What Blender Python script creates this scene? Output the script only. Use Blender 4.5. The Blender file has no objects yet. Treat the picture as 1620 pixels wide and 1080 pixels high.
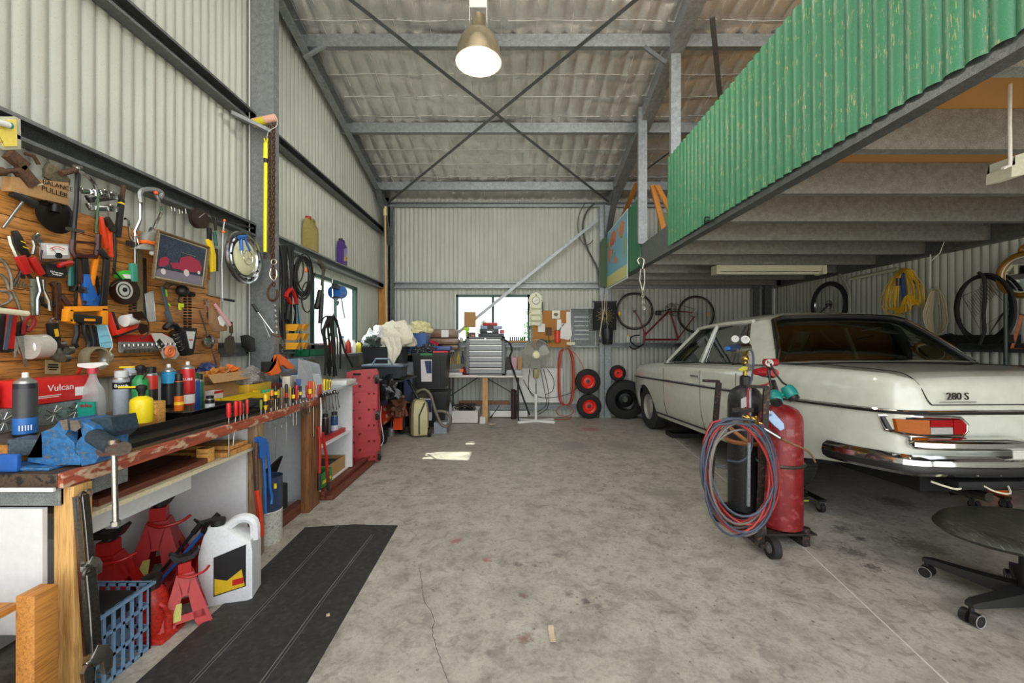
import bpy, bmesh, math, random
from math import sin, cos, pi, radians as R, sqrt
from mathutils import Vector as V, Matrix as Mx, noise as NZ
rnd = random.Random(7)
scn = bpy.context.scene
COL = scn.collection
F, H = 650.0, 1.30                    # focal length in pixels, eye height in metres
D, XL, XR = 7.12, -2.27, 4.55         # back wall distance, left wall, right wall

# ------------------------------------------------------------------ materials
def S(h):
    h = h.lstrip('#')
    c = [int(h[i:i+2], 16)/255 for i in (0, 2, 4)]
    return tuple(x/12.92 if x <= .04045 else ((x+.055)/1.055)**2.4 for x in c) + (1,)
MC = {}
def nodes(name):
    m = bpy.data.materials.new(name); m.use_nodes = True
    nt = m.node_tree; b = nt.nodes['Principled BSDF']
    return m, nt, b
def lk(nt, a, b): nt.links.new(a, b)
def tex(nt, kind, coord='Object', scale=None, **kw):
    tc = nt.nodes.new('ShaderNodeTexCoord')
    n = nt.nodes.new('ShaderNodeTex'+kind)
    if scale is not None:
        mp = nt.nodes.new('ShaderNodeMapping')
        mp.inputs['Scale'].default_value = scale if isinstance(scale, tuple) else (scale,)*3
        lk(nt, tc.outputs[coord], mp.inputs[0]); lk(nt, mp.outputs[0], n.inputs['Vector'])
    else: lk(nt, tc.outputs[coord], n.inputs['Vector'])
    for k, v in kw.items():
        n.inputs[k].default_value = v
    return n
def ramp(nt, src, stops):
    r = nt.nodes.new('ShaderNodeValToRGB')
    while len(r.color_ramp.elements) < len(stops): r.color_ramp.elements.new(.5)
    for e, (p, c) in zip(r.color_ramp.elements, stops): e.position = p; e.color = c
    lk(nt, src, r.inputs[0]); return r
def mixc(nt, a, b, f, mode='MIX'):
    n = nt.nodes.new('ShaderNodeMix'); n.data_type = 'RGBA'; n.blend_type = mode
    for s, v in ((n.inputs[0], f), (n.inputs[6], a), (n.inputs[7], b)):
        if hasattr(v, 'default_value'): lk(nt, v, s)
        else: s.default_value = v
    return n.outputs[2]
def bumpn(nt, b, src, strength=.3, dist=.01, prev=None):
    n = nt.nodes.new('ShaderNodeBump'); n.inputs['Strength'].default_value = strength
    n.inputs['Distance'].default_value = dist
    lk(nt, src, n.inputs['Height'])
    if prev: lk(nt, prev, n.inputs['Normal'])
    lk(nt, n.outputs[0], b.inputs['Normal']); return n.outputs[0]
def mat(key, col=None, rough=.5, metal=0, var=.22, scale=18, bump=0, spec=.5, dirt=None, alpha=1, emit=0, coat=0):
    """general procedural material: colour broken up by noise, optional dirt colour"""
    if key in MC: return MC[key]
    m, nt, b = nodes(key); c = S(col)
    n = tex(nt, 'Noise', scale=scale, Detail=4)
    d = tuple(x*(1-var) for x in c[:3])+(1,); l = tuple(min(1, x*(1+var*.5)) for x in c[:3])+(1,)
    r = ramp(nt, n.outputs['Fac'], [(.3, d), (.7, l)]); out = r.outputs[0]
    if dirt:
        n2 = tex(nt, 'Noise', scale=tuple(x*.9 for x in scale) if isinstance(scale, tuple) else scale*.9, Detail=8)
        r2 = ramp(nt, n2.outputs['Fac'], [(.54, (0,0,0,1)), (.66, (.8,.8,.8,1))])
        out = mixc(nt, out, S(dirt), r2.outputs[0])
    lk(nt, out, b.inputs['Base Color'])
    b.inputs['Roughness'].default_value = rough; b.inputs['Metallic'].default_value = metal
    b.inputs['Specular IOR Level'].default_value = spec
    b.inputs['Coat Weight'].default_value = coat
    if alpha < 1: b.inputs['Alpha'].default_value = alpha
    if emit: lk(nt, out, b.inputs['Emission Color']); b.inputs['Emission Strength'].default_value = emit
    if bump: bumpn(nt, b, n.outputs['Fac'], bump, .01)
    MC[key] = m; return m
def C(col, rough=.45, metal=0, **k):          # plain painted / plastic colour
    k.setdefault('var', .09); return mat('paint_%s_%d_%d' % (col.lstrip('#'), rough*100, metal*100), col, rough, metal, **k)
def galv(key, col, sc=60):
    if key in MC: return MC[key]
    m, nt, b = nodes(key); c = S(col)
    v = tex(nt, 'Voronoi', scale=sc)
    n = tex(nt, 'Noise', scale=5, Detail=5)
    r = ramp(nt, v.outputs['Color'], [(.1, tuple(x*.62 for x in c[:3])+(1,)), (.9, tuple(min(1,x*1.25) for x in c[:3])+(1,))])
    r2 = ramp(nt, n.outputs['Fac'], [(.3, (.62,.62,.6,1)), (.7, (1,1,1,1))])
    lk(nt, mixc(nt, r.outputs[0], r2.outputs[0], .8, 'MULTIPLY'), b.inputs['Base Color'])
    b.inputs['Metallic'].default_value = .55; b.inputs['Roughness'].default_value = .45
    MC[key] = m; return m
GALV = galv('galvanised_steel', '#9ca1a3', 85); GALVD = galv('dull_galvanised_steel', '#6f7374', 60)
def wood(key, c1, c2, axis='Y', sc=6, rough=.55, dirt=None):
    if key in MC: return MC[key]
    m, nt, b = nodes(key)
    s = {'X': (.5, 7, 7), 'Y': (7, .5, 7), 'Z': (7, 7, .5)}[axis]
    n = tex(nt, 'Noise', scale=tuple(x*sc/2 for x in s), Detail=6, Distortion=1.2)
    r = ramp(nt, n.outputs['Fac'], [(.28, S(c2)), (.5, S(c1)), (.72, tuple(min(1, x*1.25) for x in S(c1)[:3])+(1,))])
    out = r.outputs[0]
    if dirt:
        n2 = tex(nt, 'Noise', scale=(6, 3, 6), Detail=8)
        r2 = ramp(nt, n2.outputs['Fac'], [(.54, (0,0,0,1)), (.60, (1,1,1,1))]); out = mixc(nt, out, S(dirt), r2.outputs[0])
    lk(nt, out, b.inputs['Base Color']); b.inputs['Roughness'].default_value = rough
    bumpn(nt, b, n.outputs['Fac'], .15, .004)
    MC[key] = m; return m
PINE = wood('honey_pine', '#b87c38', '#8a5420', 'Y'); PINEZ = wood('honey_pine_upright', '#c69a5c', '#94662f', 'Z')
PINEX = wood('honey_pine_cross', '#cf9a50', '#9a6426', 'X')
GREYW = wood('weathered_timber', '#8f7355', '#54402c', 'Z'); DARKW = wood('dark_red_timber', '#6b3626', '#3a1a12', 'Y')
PLY = wood('plywood', '#c08a4a', '#9c6a34', 'Z', 3); BROWNZ = wood('brown_timber_upright', '#7d5330', '#4a2d18', 'Z')
BOARD = wood('oiled_board', '#c08444', '#5e3413', 'Y', 6, .4)
REDW = wood('red_painted_timber', '#9a4a34', '#5a2618', 'Y', 5, .6, dirt='#b59a80')
CHROME = mat('chrome', '#d8d8d8', .08, 1, var=.05); STEEL = mat('tool_steel', '#a9a9a6', .28, 1, var=.25, scale=30)
DSTEEL = mat('dark_steel', '#55504c', .4, .85, var=.4, scale=25); RUST = mat('rusty_steel', '#5d4536', .7, .4, var=.5, scale=25, dirt='#7a4a2c')
BLACK = C('#191919', .45); BLACKR = mat('black_rubber', '#1c1c1b', .75, var=.3, scale=30); WHITE = C('#e4e4e0', .5, var=.08)
RED = C('#ad1814', .4, dirt=None); BLUE = C('#1f62b4', .4); YEL = C('#ecc81a', .4); ORG = C('#ea6a1c', .4); GRN = C('#2b7a3c', .45)
BRASS = mat('brass', '#b89a4c', .3, 1, var=.3); CARD = mat('cardboard', '#ab8457', .85, var=.15); CREAM = C('#d8d2b4', .5)
LEATH = mat('brown_leather', '#452617', .5, var=.35, scale=30, bump=.2); BLUESTEEL = mat('worn_blue_paint', '#2f6ea6', .45, .2, var=.4, scale=14, dirt='#6b6a66', bump=.2)
MELA = mat('white_melamine', '#d9dadb', .4, var=.06, scale=8); CLOTH = mat('cream_cloth', '#d9d2c0', .9, var=.12)
def glassm(key, tint='#ffffff', refl=.12, rough=.02, opac=.0, body='#ffffff'):
    if key in MC: return MC[key]
    m = bpy.data.materials.new(key); m.use_nodes = True; nt = m.node_tree; nt.nodes.clear()
    o = nt.nodes.new('ShaderNodeOutputMaterial'); t = nt.nodes.new('ShaderNodeBsdfTransparent'); t.inputs[0].default_value = S(tint)
    g = nt.nodes.new('ShaderNodeBsdfGlossy'); g.inputs['Roughness'].default_value = rough
    lw = nt.nodes.new('ShaderNodeLayerWeight'); lw.inputs[0].default_value = .35
    mr = nt.nodes.new('ShaderNodeMapRange'); mr.inputs[3].default_value = refl; mr.inputs[4].default_value = min(1, refl*5)
    lk(nt, lw.outputs['Fresnel'], mr.inputs[0])
    mx = nt.nodes.new('ShaderNodeMixShader'); lk(nt, mr.outputs[0], mx.inputs[0]); lk(nt, t.outputs[0], mx.inputs[1]); lk(nt, g.outputs[0], mx.inputs[2])
    last = mx
    if opac:
        d = nt.nodes.new('ShaderNodeBsdfDiffuse'); n = tex(nt, 'Noise', scale=12); r = ramp(nt, n.outputs['Fac'], [(.2, S(body)), (.8, tuple(x*.85 for x in S(body)[:3])+(1,))])
        lk(nt, r.outputs[0], d.inputs[0])
        m2 = nt.nodes.new('ShaderNodeMixShader'); m2.inputs[0].default_value = opac
        lk(nt, mx.outputs[0], m2.inputs[1]); lk(nt, d.outputs[0], m2.inputs[2]); last = m2
    lk(nt, last.outputs[0], o.inputs[0]); MC[key] = m; return m
GLASS = glassm('window_glass', '#f4fbf8', .06); CGLASS = glassm('car_glass', '#849180', .05); CLEAR = glassm('clear_plastic', '#e9eeee', .15, .1, .25)

# ------------------------------------------------------------------ geometry
def frame(d):
    d = d.normalized(); a = V((0,0,1)) if abs(d.z) < .95 else V((1,0,0))
    u = d.cross(a).normalized(); return u, d.cross(u).normalized()
class G:
    """collects shapes in world space into one bmesh"""
    def __init__(s): s.b = bmesh.new()
    def box(s, x0, x1, y0, y1, z0, z1, bev=.0, rz=0, rx=0, ry=0, taper=1):
        c = V(((x0+x1)/2, (y0+y1)/2, (z0+z1)/2)); hx, hy, hz = abs(x1-x0)/2, abs(y1-y0)/2, abs(z1-z0)/2
        r = bmesh.ops.create_cube(s.b, size=2)['verts']
        M = Mx.Translation(c) @ Mx.Rotation(rz, 4, 'Z') @ Mx.Rotation(ry, 4, 'Y') @ Mx.Rotation(rx, 4, 'X')
        for v in r:
            k = taper if v.co.z > 0 else 1
            v.co = M @ V((v.co.x*hx*k, v.co.y*hy*k, v.co.z*hz))
        if bev:
            es = list({e for v in r for e in v.link_edges})
            bmesh.ops.bevel(s.b, geom=es, offset=min(bev, hx*.9, hy*.9, hz*.9), segments=2, affect='EDGES', profile=.5)
        return s
    def loft(s, rings, closed=True, caps=True):
        vs = [[s.b.verts.new(p) for p in r] for r in rings]
        n = len(rings[0])
        for a, b in zip(vs, vs[1:]):
            for i in range(n if closed else n-1):
                j = (i+1) % n
                try: s.b.faces.new((a[i], a[j], b[j], b[i]))
                except ValueError: pass
        if caps and closed:
            for r in (list(reversed(vs[0])), vs[-1]):
                try: s.b.faces.new(r)
                except ValueError: pass
        return s
    def grid(s, rows): return s.loft(rows, closed=False)
    def cyl(s, p0, p1, r0, r1=None, n=14, caps=True):
        p0, p1 = V(p0), V(p1); r1 = r0 if r1 is None else r1; u, w = frame(p1-p0)
        rg = [[p+(u*cos(2*pi*i/n)+w*sin(2*pi*i/n))*r for i in range(n)] for p, r in ((p0, r0), (p1, r1))]
        return s.loft(rg, True, caps)
    def tube(s, pts, r, n=8, closed=False, smooth=0):
        pts = [V(p) for p in pts]
        if smooth: pts = spline(pts, smooth, closed)
        m = len(pts); rs = r if isinstance(r, list) else None
        rings = []; u = None
        for i, p in enumerate(pts):
            if closed: d = pts[(i+1) % m]-pts[i-1]
            else: d = pts[min(i+1, m-1)]-pts[max(i-1, 0)]
            if d.length < 1e-9: d = V((0,0,1))
            d.normalize()
            if u is None: u, w = frame(d)
            else:
                u = (u-d*u.dot(d)); u = u.normalized() if u.length > 1e-6 else frame(d)[0]; w = d.cross(u)
            rr = r if rs is None else rs[min(len(rs)-1, int(round(i*(len(rs)-1)/max(1, m-1))))]
            rings.append([p+(u*cos(2*pi*k/n)+w*sin(2*pi*k/n))*rr for k in range(n)])
        if closed: rings.append(rings[0])
        if closed:
            vs = [[s.b.verts.new(q) for q in rg] for rg in rings[:-1]]; vs.append(vs[0])
            for a, b in zip(vs, vs[1:]):
                for i in range(n):
                    try: s.b.faces.new((a[i], a[(i+1) % n], b[(i+1) % n], b[i]))
                    except ValueError: pass
            return s
        return s.loft(rings)
    def lathe(s, prof, o, axis=(0,0,1), n=24, sx=1, sy=1):
        """prof: (radius, height) pairs along the axis from o"""
        o, a = V(o), V(axis).normalized(); u, w = frame(a)
        if abs(a.z) > .99: u, w = V((1,0,0)), V((0,1,0))*(1 if a.z > 0 else -1)
        rg = [[o+a*h+(u*cos(2*pi*i/n)*sx+w*sin(2*pi*i/n)*sy)*max(r, 1e-5) for i in range(n)] for r, h in prof]
        return s.loft(rg, True, prof[0] != prof[-1])
    def torus(s, c, R_, r, axis=(0,0,1), n=32, m=10, sx=1, sy=1):
        c, a = V(c), V(axis).normalized(); u, w = frame(a)
        return s.tube([c+(u*cos(2*pi*i/n)*sx+w*sin(2*pi*i/n)*sy)*R_ for i in range(n)], r, m, True)
    def ball(s, c, r, sx=1, sy=1, sz=1, seg=14):
        M = Mx.Translation(V(c)) @ Mx.Diagonal((sx, sy, sz, 1))
        bmesh.ops.create_uvsphere(s.b, u_segments=seg, v_segments=max(6, seg//2), radius=r, matrix=M); return s
    def bevel(s, off, seg=2):
        bmesh.ops.dissolve_limit(s.b, angle_limit=.03, verts=s.b.verts, edges=s.b.edges)
        es = [e for e in s.b.edges if len(e.link_faces) == 2 and e.calc_face_angle(0) > .5]
        bmesh.ops.bevel(s.b, geom=es, offset=off, segments=seg, affect='EDGES', profile=.5, clamp_overlap=True); return s
    def prism(s, pts, ext):
        """pts: flat world polygon; ext: extrusion vector"""
        e = V(ext); a = [s.b.verts.new(V(p)) for p in pts]; b = [s.b.verts.new(V(p)+e) for p in pts]; n = len(a)
        for i in range(n):
            try: s.b.faces.new((a[i], a[(i+1) % n], b[(i+1) % n], b[i]))
            except ValueError: pass
        fs = [s.b.faces.new(list(reversed(a))), s.b.faces.new(b)]
        if n > 4: bmesh.ops.triangulate(s.b, faces=fs)
        return s
def spline(p, k=4, closed=False):
    n = len(p); out = []
    for i in range(n if closed else n-1):
        if closed: a, b, c, d = p[i-1], p[i], p[(i+1) % n], p[(i+2) % n]
        else: a, b, c, d = p[max(i-1, 0)], p[i], p[i+1], p[min(i+2, n-1)]
        for j in range(k):
            t = j/k
            out.append(.5*((2*b)+(c-a)*t+(2*a-5*b+4*c-d)*t*t+(3*b-a-3*c+d)*t**3))
    if not closed: out.append(p[-1])
    return out
def setp(o, label=None, cat=None, group=None, kind=None):
    if label: o['label'] = label
    if cat: o['category'] = cat
    if group: o['group'] = group
    if kind: o['kind'] = kind
    return o
def mesh(name, g, m, parent=None, org=None, smooth=35, fix=True):
    """link the collected shapes as ONE mesh object, its origin at org (world)"""
    b = g.b
    if fix: bmesh.ops.recalc_face_normals(b, faces=b.faces)
    co = [v.co for v in b.verts]
    if org is None:
        if parent is not None: org = V(parent['_w']) if '_w' in parent else V((0,0,0))
        else:
            org = V(((min(c.x for c in co)+max(c.x for c in co))/2, (min(c.y for c in co)+max(c.y for c in co))/2, min(c.z for c in co)))
    for v in b.verts: v.co = v.co-org
    me = bpy.data.meshes.new(name); b.to_mesh(me); b.free()
    me.materials.append(m)
    if smooth:
        me.polygons.foreach_set('use_smooth', [True]*len(me.polygons)); me.set_sharp_from_angle(angle=R(smooth))
    o = bpy.data.objects.new(name, me); COL.objects.link(o)
    if parent is None: o.location = org
    else: o.parent = parent
    return o
WORLD = {}
def P_(name, m, g, *kids, label=None, kind=None, smooth=35): return dict(name=name, m=m, g=g, kids=kids, label=label, kind=kind, smooth=smooth)
def thing(name, label, cat, parts, group=None, kind=None):
    """parts: list of P_ dicts (all in world space); one part -> the thing is that mesh"""
    if isinstance(parts, dict): parts = [parts]
    if len(parts) == 1 and parts[0]['name'] is None:
        p = parts[0]; o = mesh(name, p['g'], p['m'], smooth=p['smooth'])
        org = o.location.copy()
        for k in p['kids']: kid(k, o, org)
        return setp(o, label, cat, group, kind)
    co = []
    for p in parts: co += [v.co for v in p['g'].b.verts]
    org = V(((min(c.x for c in co)+max(c.x for c in co))/2, (min(c.y for c in co)+max(c.y for c in co))/2, min(c.z for c in co)))
    e = bpy.data.objects.new(name, None); COL.objects.link(e); e.location = org; e.empty_display_size = .05
    for p in parts: kid(p, e, org)
    return setp(e, label, cat, group, kind)
AUTO = {'shut_line', 'wheel_well', 'dimple', 'sill_strip', 'door_handle', 'lens_holder', 'caster_', 'spots', 'vent', 'chrome_line', 'wing_nut', 'rings', 'bulb_'}
def islands(g):
    """split loose pieces into shapes of their own"""
    b = g.b; b.verts.index_update(); seen = set(); out = []
    for v in b.verts:
        if v in seen: continue
        st, isl = [v], []
        seen.add(v)
        while st:
            w = st.pop(); isl.append(w)
            for e in w.link_edges:
                o = e.other_vert(w)
                if o not in seen: seen.add(o); st.append(o)
        n = G(); mp = {w: n.b.verts.new(w.co) for w in isl}
        for f in {f for w in isl for f in w.link_faces}: n.b.faces.new([mp[w] for w in f.verts])
        out.append(n)
    b.free(); return out
def kid(p, par, org):
    if p['name'] in AUTO and not p['kids']:
        for n in islands(p['g']): q = dict(p); q['g'] = n; q['name'] = p['name']; kid_(q, par, org)
        return
    return kid_(p, par, org)
def kid_(p, par, org):
    o = mesh(p['name'], p['g'], p['m'], par, org, p['smooth'])
    setp(o, p['label'], kind=p['kind'])
    for k in p['kids']: kid(k, o, org)
    return o
def one(name, label, cat, m, g, group=None, kids=(), kind=None, smooth=35):
    return thing(name, label, cat, [P_(None, m, g, *kids, smooth=smooth)], group, kind)
def struct(name, m, g, smooth=35, kids=()):
    o = mesh(name, g, m, smooth=smooth); org = o.location.copy()
    for k in kids: kid(k, o, org)
    o['kind'] = 'structure'; return o
def textg(s, o, right, up, size, depth=.001, align='CENTER'):
    """lettering as real geometry: centre o, right / up vectors"""
    cu = bpy.data.curves.new('lettering', 'FONT'); cu.body = s; cu.size = size; cu.extrude = depth/2; cu.align_x = align; cu.align_y = 'CENTER'; cu.resolution_u = 3
    ob = bpy.data.objects.new('lettering', cu); COL.objects.link(ob)
    dg = bpy.context.evaluated_depsgraph_get(); me = bpy.data.meshes.new_from_object(ob.evaluated_get(dg))
    bpy.data.objects.remove(ob); bpy.data.curves.remove(cu)
    r, u = V(right).normalized(), V(up).normalized(); n = r.cross(u)
    M = Mx((r, u, n)).transposed().to_4x4(); M.translation = V(o); me.transform(M)
    g = G(); g.b.from_mesh(me); bpy.data.meshes.remove(me); return g

# planes of the room, on which a point is found from where it stands in the photograph
class Plane:
    def __init__(s, axis, c): s.a, s.c = axis, c; s.n = V((1,0,0)) if (axis == 'X' and c < 0) else V((-1,0,0)) if axis == 'X' else V((0,-1,0))
    def __call__(s, px, py, off=0):
        if s.a == 'X':
            X = s.c+off*s.n.x; Y = X*F/(px-810)
        else:
            Y = s.c-off; X = (px-810)*Y/F
        return V((X, Y, H+(540-py)*Y/F))
    # shape builders
    def poly(s, g, pts, off=.0, th=.006): return g.prism([s(x, y, off+th) for x, y in pts], -s.n*th)
    def tube(s, g, pts, r=.004, off=.02, smooth=0, closed=False, n=6):
        q = [s(p[0], p[1], off+(p[2] if len(p) > 2 else 0)) for p in pts]
        return g.tube(q, r, n, closed, smooth)
    def disc(s, g, x, y, r, off=0, th=.01, n=24): c = s(x, y, off); return g.cyl(c, c+s.n*th, r, n=n)
    def ring(s, g, x, y, R_, r, off=.02, n=32): return g.torus(s(x, y, off), R_, r, s.n, n, 8)
    def lathe(s, g, x, y, prof, off=0, n=24): return g.lathe(prof, s(x, y, off), s.n, n)
    def bar(s, g, x0, y0, x1, y1, w, off=.0, th=.006, w2=None):
        a, b = s(x0, y0, off+th), s(x1, y1, off+th); d = (b-a).normalized(); k = d.cross(s.n).normalized(); w2 = w if w2 is None else w2
        return g.prism([a-k*w/2, b-k*w2/2, b+k*w2/2, a+k*w/2], -s.n*th)
W = Plane('X', -2.20); WW = Plane('X', -2.245)
def fl(px, py): Y = F*H/(py-540); return V(((px-810)*Y/F, Y, 0))          # a point on the floor
def at(px, py, Y): return V(((px-810)*Y/F, Y, H+(540-py)*Y/F))            # a point at a known distance
def zat(px, py, z): Y = F*(H-z)/(py-540); return V(((px-810)*Y/F, Y, z))    # a point at a known height
# ------------------------------------------------------------------ the shed
def foil(y): return 5.55-.25*y
def corr_mat(key, c, rough=.45, scr=None):
    m, nt, b = nodes(key); cc = S(c)
    n = tex(nt, 'Noise', scale=(1.2, 1.2, .5), Detail=5); n2 = tex(nt, 'Noise', scale=55, Detail=2)
    r = ramp(nt, n.outputs['Fac'], [(.3, tuple(x*.88 for x in cc[:3])+(1,)), (.7, cc)])
    r2 = ramp(nt, n2.outputs['Fac'], [(.30, (.35,.35,.3,1)), (.335, (1,1,1,1))])
    out = mixc(nt, r.outputs[0], r2.outputs[0], .75, 'MULTIPLY')
    if scr:
        n3 = tex(nt, 'Noise', scale=(50, 50, 5), Detail=4); n4 = tex(nt, 'Noise', scale=2.5, Detail=2)
        r3 = ramp(nt, n3.outputs['Fac'], [(.60, (0,0,0,1)), (.63, (1,1,1,1))]); r4 = ramp(nt, n4.outputs['Fac'], [(.45, (0,0,0,1)), (.6, (1,1,1,1))])
        n5 = tex(nt, 'Noise', scale=160, Detail=1); r5 = ramp(nt, n5.outputs['Fac'], [(.70, (0,0,0,1)), (.72, (1,1,1,1))])
        f = mixc(nt, r3.outputs[0], r4.outputs[0], 1., 'MULTIPLY')
        f = mixc(nt, f, r5.outputs[0], 1., 'ADD')
        out = mixc(nt, out, S(scr), f)
    lk(nt, out, b.inputs['Base Color']); b.inputs['Roughness'].default_value = rough
    MC[key] = m; return m
CORR = corr_mat('cream_green_sheet', '#b7bab0'); GREENC = corr_mat('green_roof_sheet', '#3f8560', .42, '#b9a878')
def corrugated(axis, c, a0, a1, z0, zt, holes=(), amp=.0105, side=1, pitch=.0762, seg=12):
    """corrugated sheet of one wall; zt(a) the top; holes (a0,a1,z0,z1)"""
    g = G(); b = g.b; n = int((a1-a0)/pitch*seg); prev = None
    for i in range(n+1):
        a = a0+(a1-a0)*i/n; off = amp*(2*abs(cos(pi*a/pitch))**.62-1.1)*side
        cur = {}
        h = [q for q in holes if q[0] < a < q[1]]
        zs = [(z0, zt(a))] if not h else [(z0, h[0][2]), (h[0][3], zt(a))]
        key = tuple(h)
        vv = [tuple(b.verts.new((c+off, a, z) if axis == 'X' else (a, c+off, z)) for z in s) for s in zs]
        if prev and prev[0] == key:
            for p, q in zip(prev[1], vv): b.faces.new((p[0], q[0], q[1], p[1]))
        elif prev and not key or prev and not prev[0]:
            full = (prev[1] if not prev[0] else vv); 
            # bridge column beside a hole
            o = prev if prev[0] else (key, vv); zsn = [(v[0].co.z, v[1].co.z) for v in o[1]]
            base = prev[1][0] if not prev[0] else vv[0]
            for (za, zb), q in zip(zsn, o[1]):
                pa = b.verts.new((base[0].co.x, base[0].co.y, za)); pb = b.verts.new((base[0].co.x, base[0].co.y, zb))
                b.faces.new((pa, q[0], q[1], pb))
        prev = (key, vv)
    bmesh.ops.remove_doubles(b, verts=b.verts, dist=1e-5)
    return g
Y0 = -.8
LW = (4.62, 5.95, 1.22, 2.08); BW = (-.97, .31, 1.27, 2.11)
struct('wall_left', CORR, corrugated('X', XL, Y0, D, 0, lambda a: foil(a)+.06, [LW]), 60)
struct('wall_back', CORR, corrugated('Y', D, XL, XR, 0, lambda a: foil(D)+.06, [BW], side=-1), 60)
struct('wall_right', CORR, corrugated('X', XR, Y0, D, 0, lambda a: foil(a)+.06, side=-1), 60)
# floor
def floor_mat():
    m, nt, b = nodes('stained_concrete')
    n = tex(nt, 'Noise', scale=1.3, Detail=8, Roughness=.65); n2 = tex(nt, 'Noise', scale=14, Detail=8, Roughness=.7)
    r = ramp(nt, n.outputs['Fac'], [(.3, S('#8f8a80')), (.5, S('#aca69b')), (.7, S('#bbb6ab'))])
    r2 = ramp(nt, n2.outputs['Fac'], [(.3, (.62,.6,.58,1)), (.55, (1,1,1,1)), (.8, (1.0,1.0,1.0,1))])
    out = mixc(nt, r.outputs[0], r2.outputs[0], .7, 'MULTIPLY')
    # oil stains
    v = tex(nt, 'Voronoi', scale=3.4); v.inputs['Randomness'].default_value = 1
    nn = tex(nt, 'Noise', scale=9, Detail=3)
    ad = nt.nodes.new('ShaderNodeMath'); ad.operation = 'MULTIPLY_ADD'; ad.inputs[1].default_value = .25; lk(nt, nn.outputs['Fac'], ad.inputs[0]); lk(nt, v.outputs['Distance'], ad.inputs[2])
    rv = ramp(nt, ad.outputs[0], [(.20, (.40,.38,.36,1)), (.25, (1,1,1,1))])
    rk = ramp(nt, v.outputs['Color'], [(.52, (1,1,1,1)), (.54, (0,0,0,1))]); rvo = mixc(nt, rv.outputs[0], (1,1,1,1), rk.outputs[0])
    out = mixc(nt, out, rvo, .8, 'MULTIPLY')
    n3 = tex(nt, 'Noise', scale=3.1, Detail=6, Distortion=.8); r3 = ramp(nt, n3.outputs['Fac'], [(.34, (.5,.49,.48,1)), (.48, (1,1,1,1))])
    out = mixc(nt, out, r3.outputs[0], .5, 'MULTIPLY')
    n4 = tex(nt, 'Noise', scale=95, Detail=2); r4 = ramp(nt, n4.outputs['Fac'], [(.28, (.4,.38,.36,1)), (.34, (1,1,1,1)), (.70, (1,1,1,1)), (.74, (1.0,1.0,1.0,1))])
    out = mixc(nt, out, r4.outputs[0], .8, 'MULTIPLY')
    # a faded red paint spill
    def spill(x, y, rad, col, out):
        tc = nt.nodes.new('ShaderNodeTexCoord'); vm = nt.nodes.new('ShaderNodeVectorMath'); vm.operation = 'DISTANCE'
        lk(nt, tc.outputs['Object'], vm.inputs[0]); vm.inputs[1].default_value = (x, y, .12)
        n = tex(nt, 'Noise', scale=11, Detail=5); k = nt.nodes.new('ShaderNodeMath'); k.operation = 'MULTIPLY_ADD'; k.inputs[1].default_value = rad*2.4
        lk(nt, n.outputs['Fac'], k.inputs[0]); lk(nt, vm.outputs['Value'], k.inputs[2])
        rr = ramp(nt, k.outputs[0], [(rad*1.5, (.85,.85,.85,1)), (min(.99, rad*2.3), (0,0,0,1))])
        return mixc(nt, out, S(col), rr.outputs[0])
    fc = (( XL+XR)/2, (Y0+D)/2)
    for px, py, rad, col in ((935, 679, .16, '#a06860'), (720, 855, .05, '#a0605c'), (769, 886, .035, '#a0605c'), (912, 705, .3, '#8b8984'), (1235, 850, .12, '#7a766f'), (818,893,.03,'#5e5a54'), (847,894,.025,'#6a665f'), (881,878,.03,'#6a665f'), (927,951,.028,'#57534e'), (944,959,.028,'#77726b'), (900,939,.03,'#77726b'), (827,942,.03,'#6e5a50'), (831,1010,.035,'#7a564c'), (1333,836,.06,'#605c57'), (1380,897,.05,'#57534f'), (1349,873,.08,'#66625c'), (1455,862,.16,'#6c6862'), (1415,793,.14,'#5c5955'), (1362,852,.035,'#55524e'), (985,705,.3,'#8b877f'), (1050,780,.2,'#8e8a81')):
        p = fl(px, py); out = spill(p.x-fc[0], p.y-fc[1], rad, col, out)
    lk(nt, out, b.inputs['Base Color'])
    rr = ramp(nt, n.outputs['Fac'], [(.3, (.42,)*3+(1,)), (.7, (.62,)*3+(1,))]); lk(nt, rr.outputs[0], b.inputs['Roughness'])
    bumpn(nt, b, n2.outputs['Fac'], .12, .004)
    return m
g = G(); g.box(XL-.05, XR+.05, Y0-.05, D+.05, -.12, 0); struct('floor', floor_mat(), g, 0)
g = G()
pp = [V((1.62, 1.2, .0015)), V((1.66, 1.565, .0015)), V((1.84, 2.6, .0015)), V((2.03, 4.12, .0015)), V((2.34, D, .0015))]
for a, b_ in zip(pp, pp[1:]): g.cyl(a-V((0,0,.003)), b_-V((0,0,.003)), .0045, n=6)
struct('trim_1', C('#cfcbc2', .7), g)
g = G(); g.cyl((-1.5, 3.46, -.0025), (3.9, 3.52, -.0025), .0035, n=6); struct('trim_2', C('#8d887e', .8), g)
g = G(); q = [fl(x, y) for x, y in ((664, 898), (668, 925), (672, 950), (686, 975), (684, 1000), (693, 1030), (700, 1055), (714, 1085), (730, 1130))]
g.tube([V((p.x+rnd.uniform(-.004, .004), p.y, -.0005)) for p in spline(q, 5)], .0017, 4); struct('trim_3', C('#4c4842', .9), g)
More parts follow.
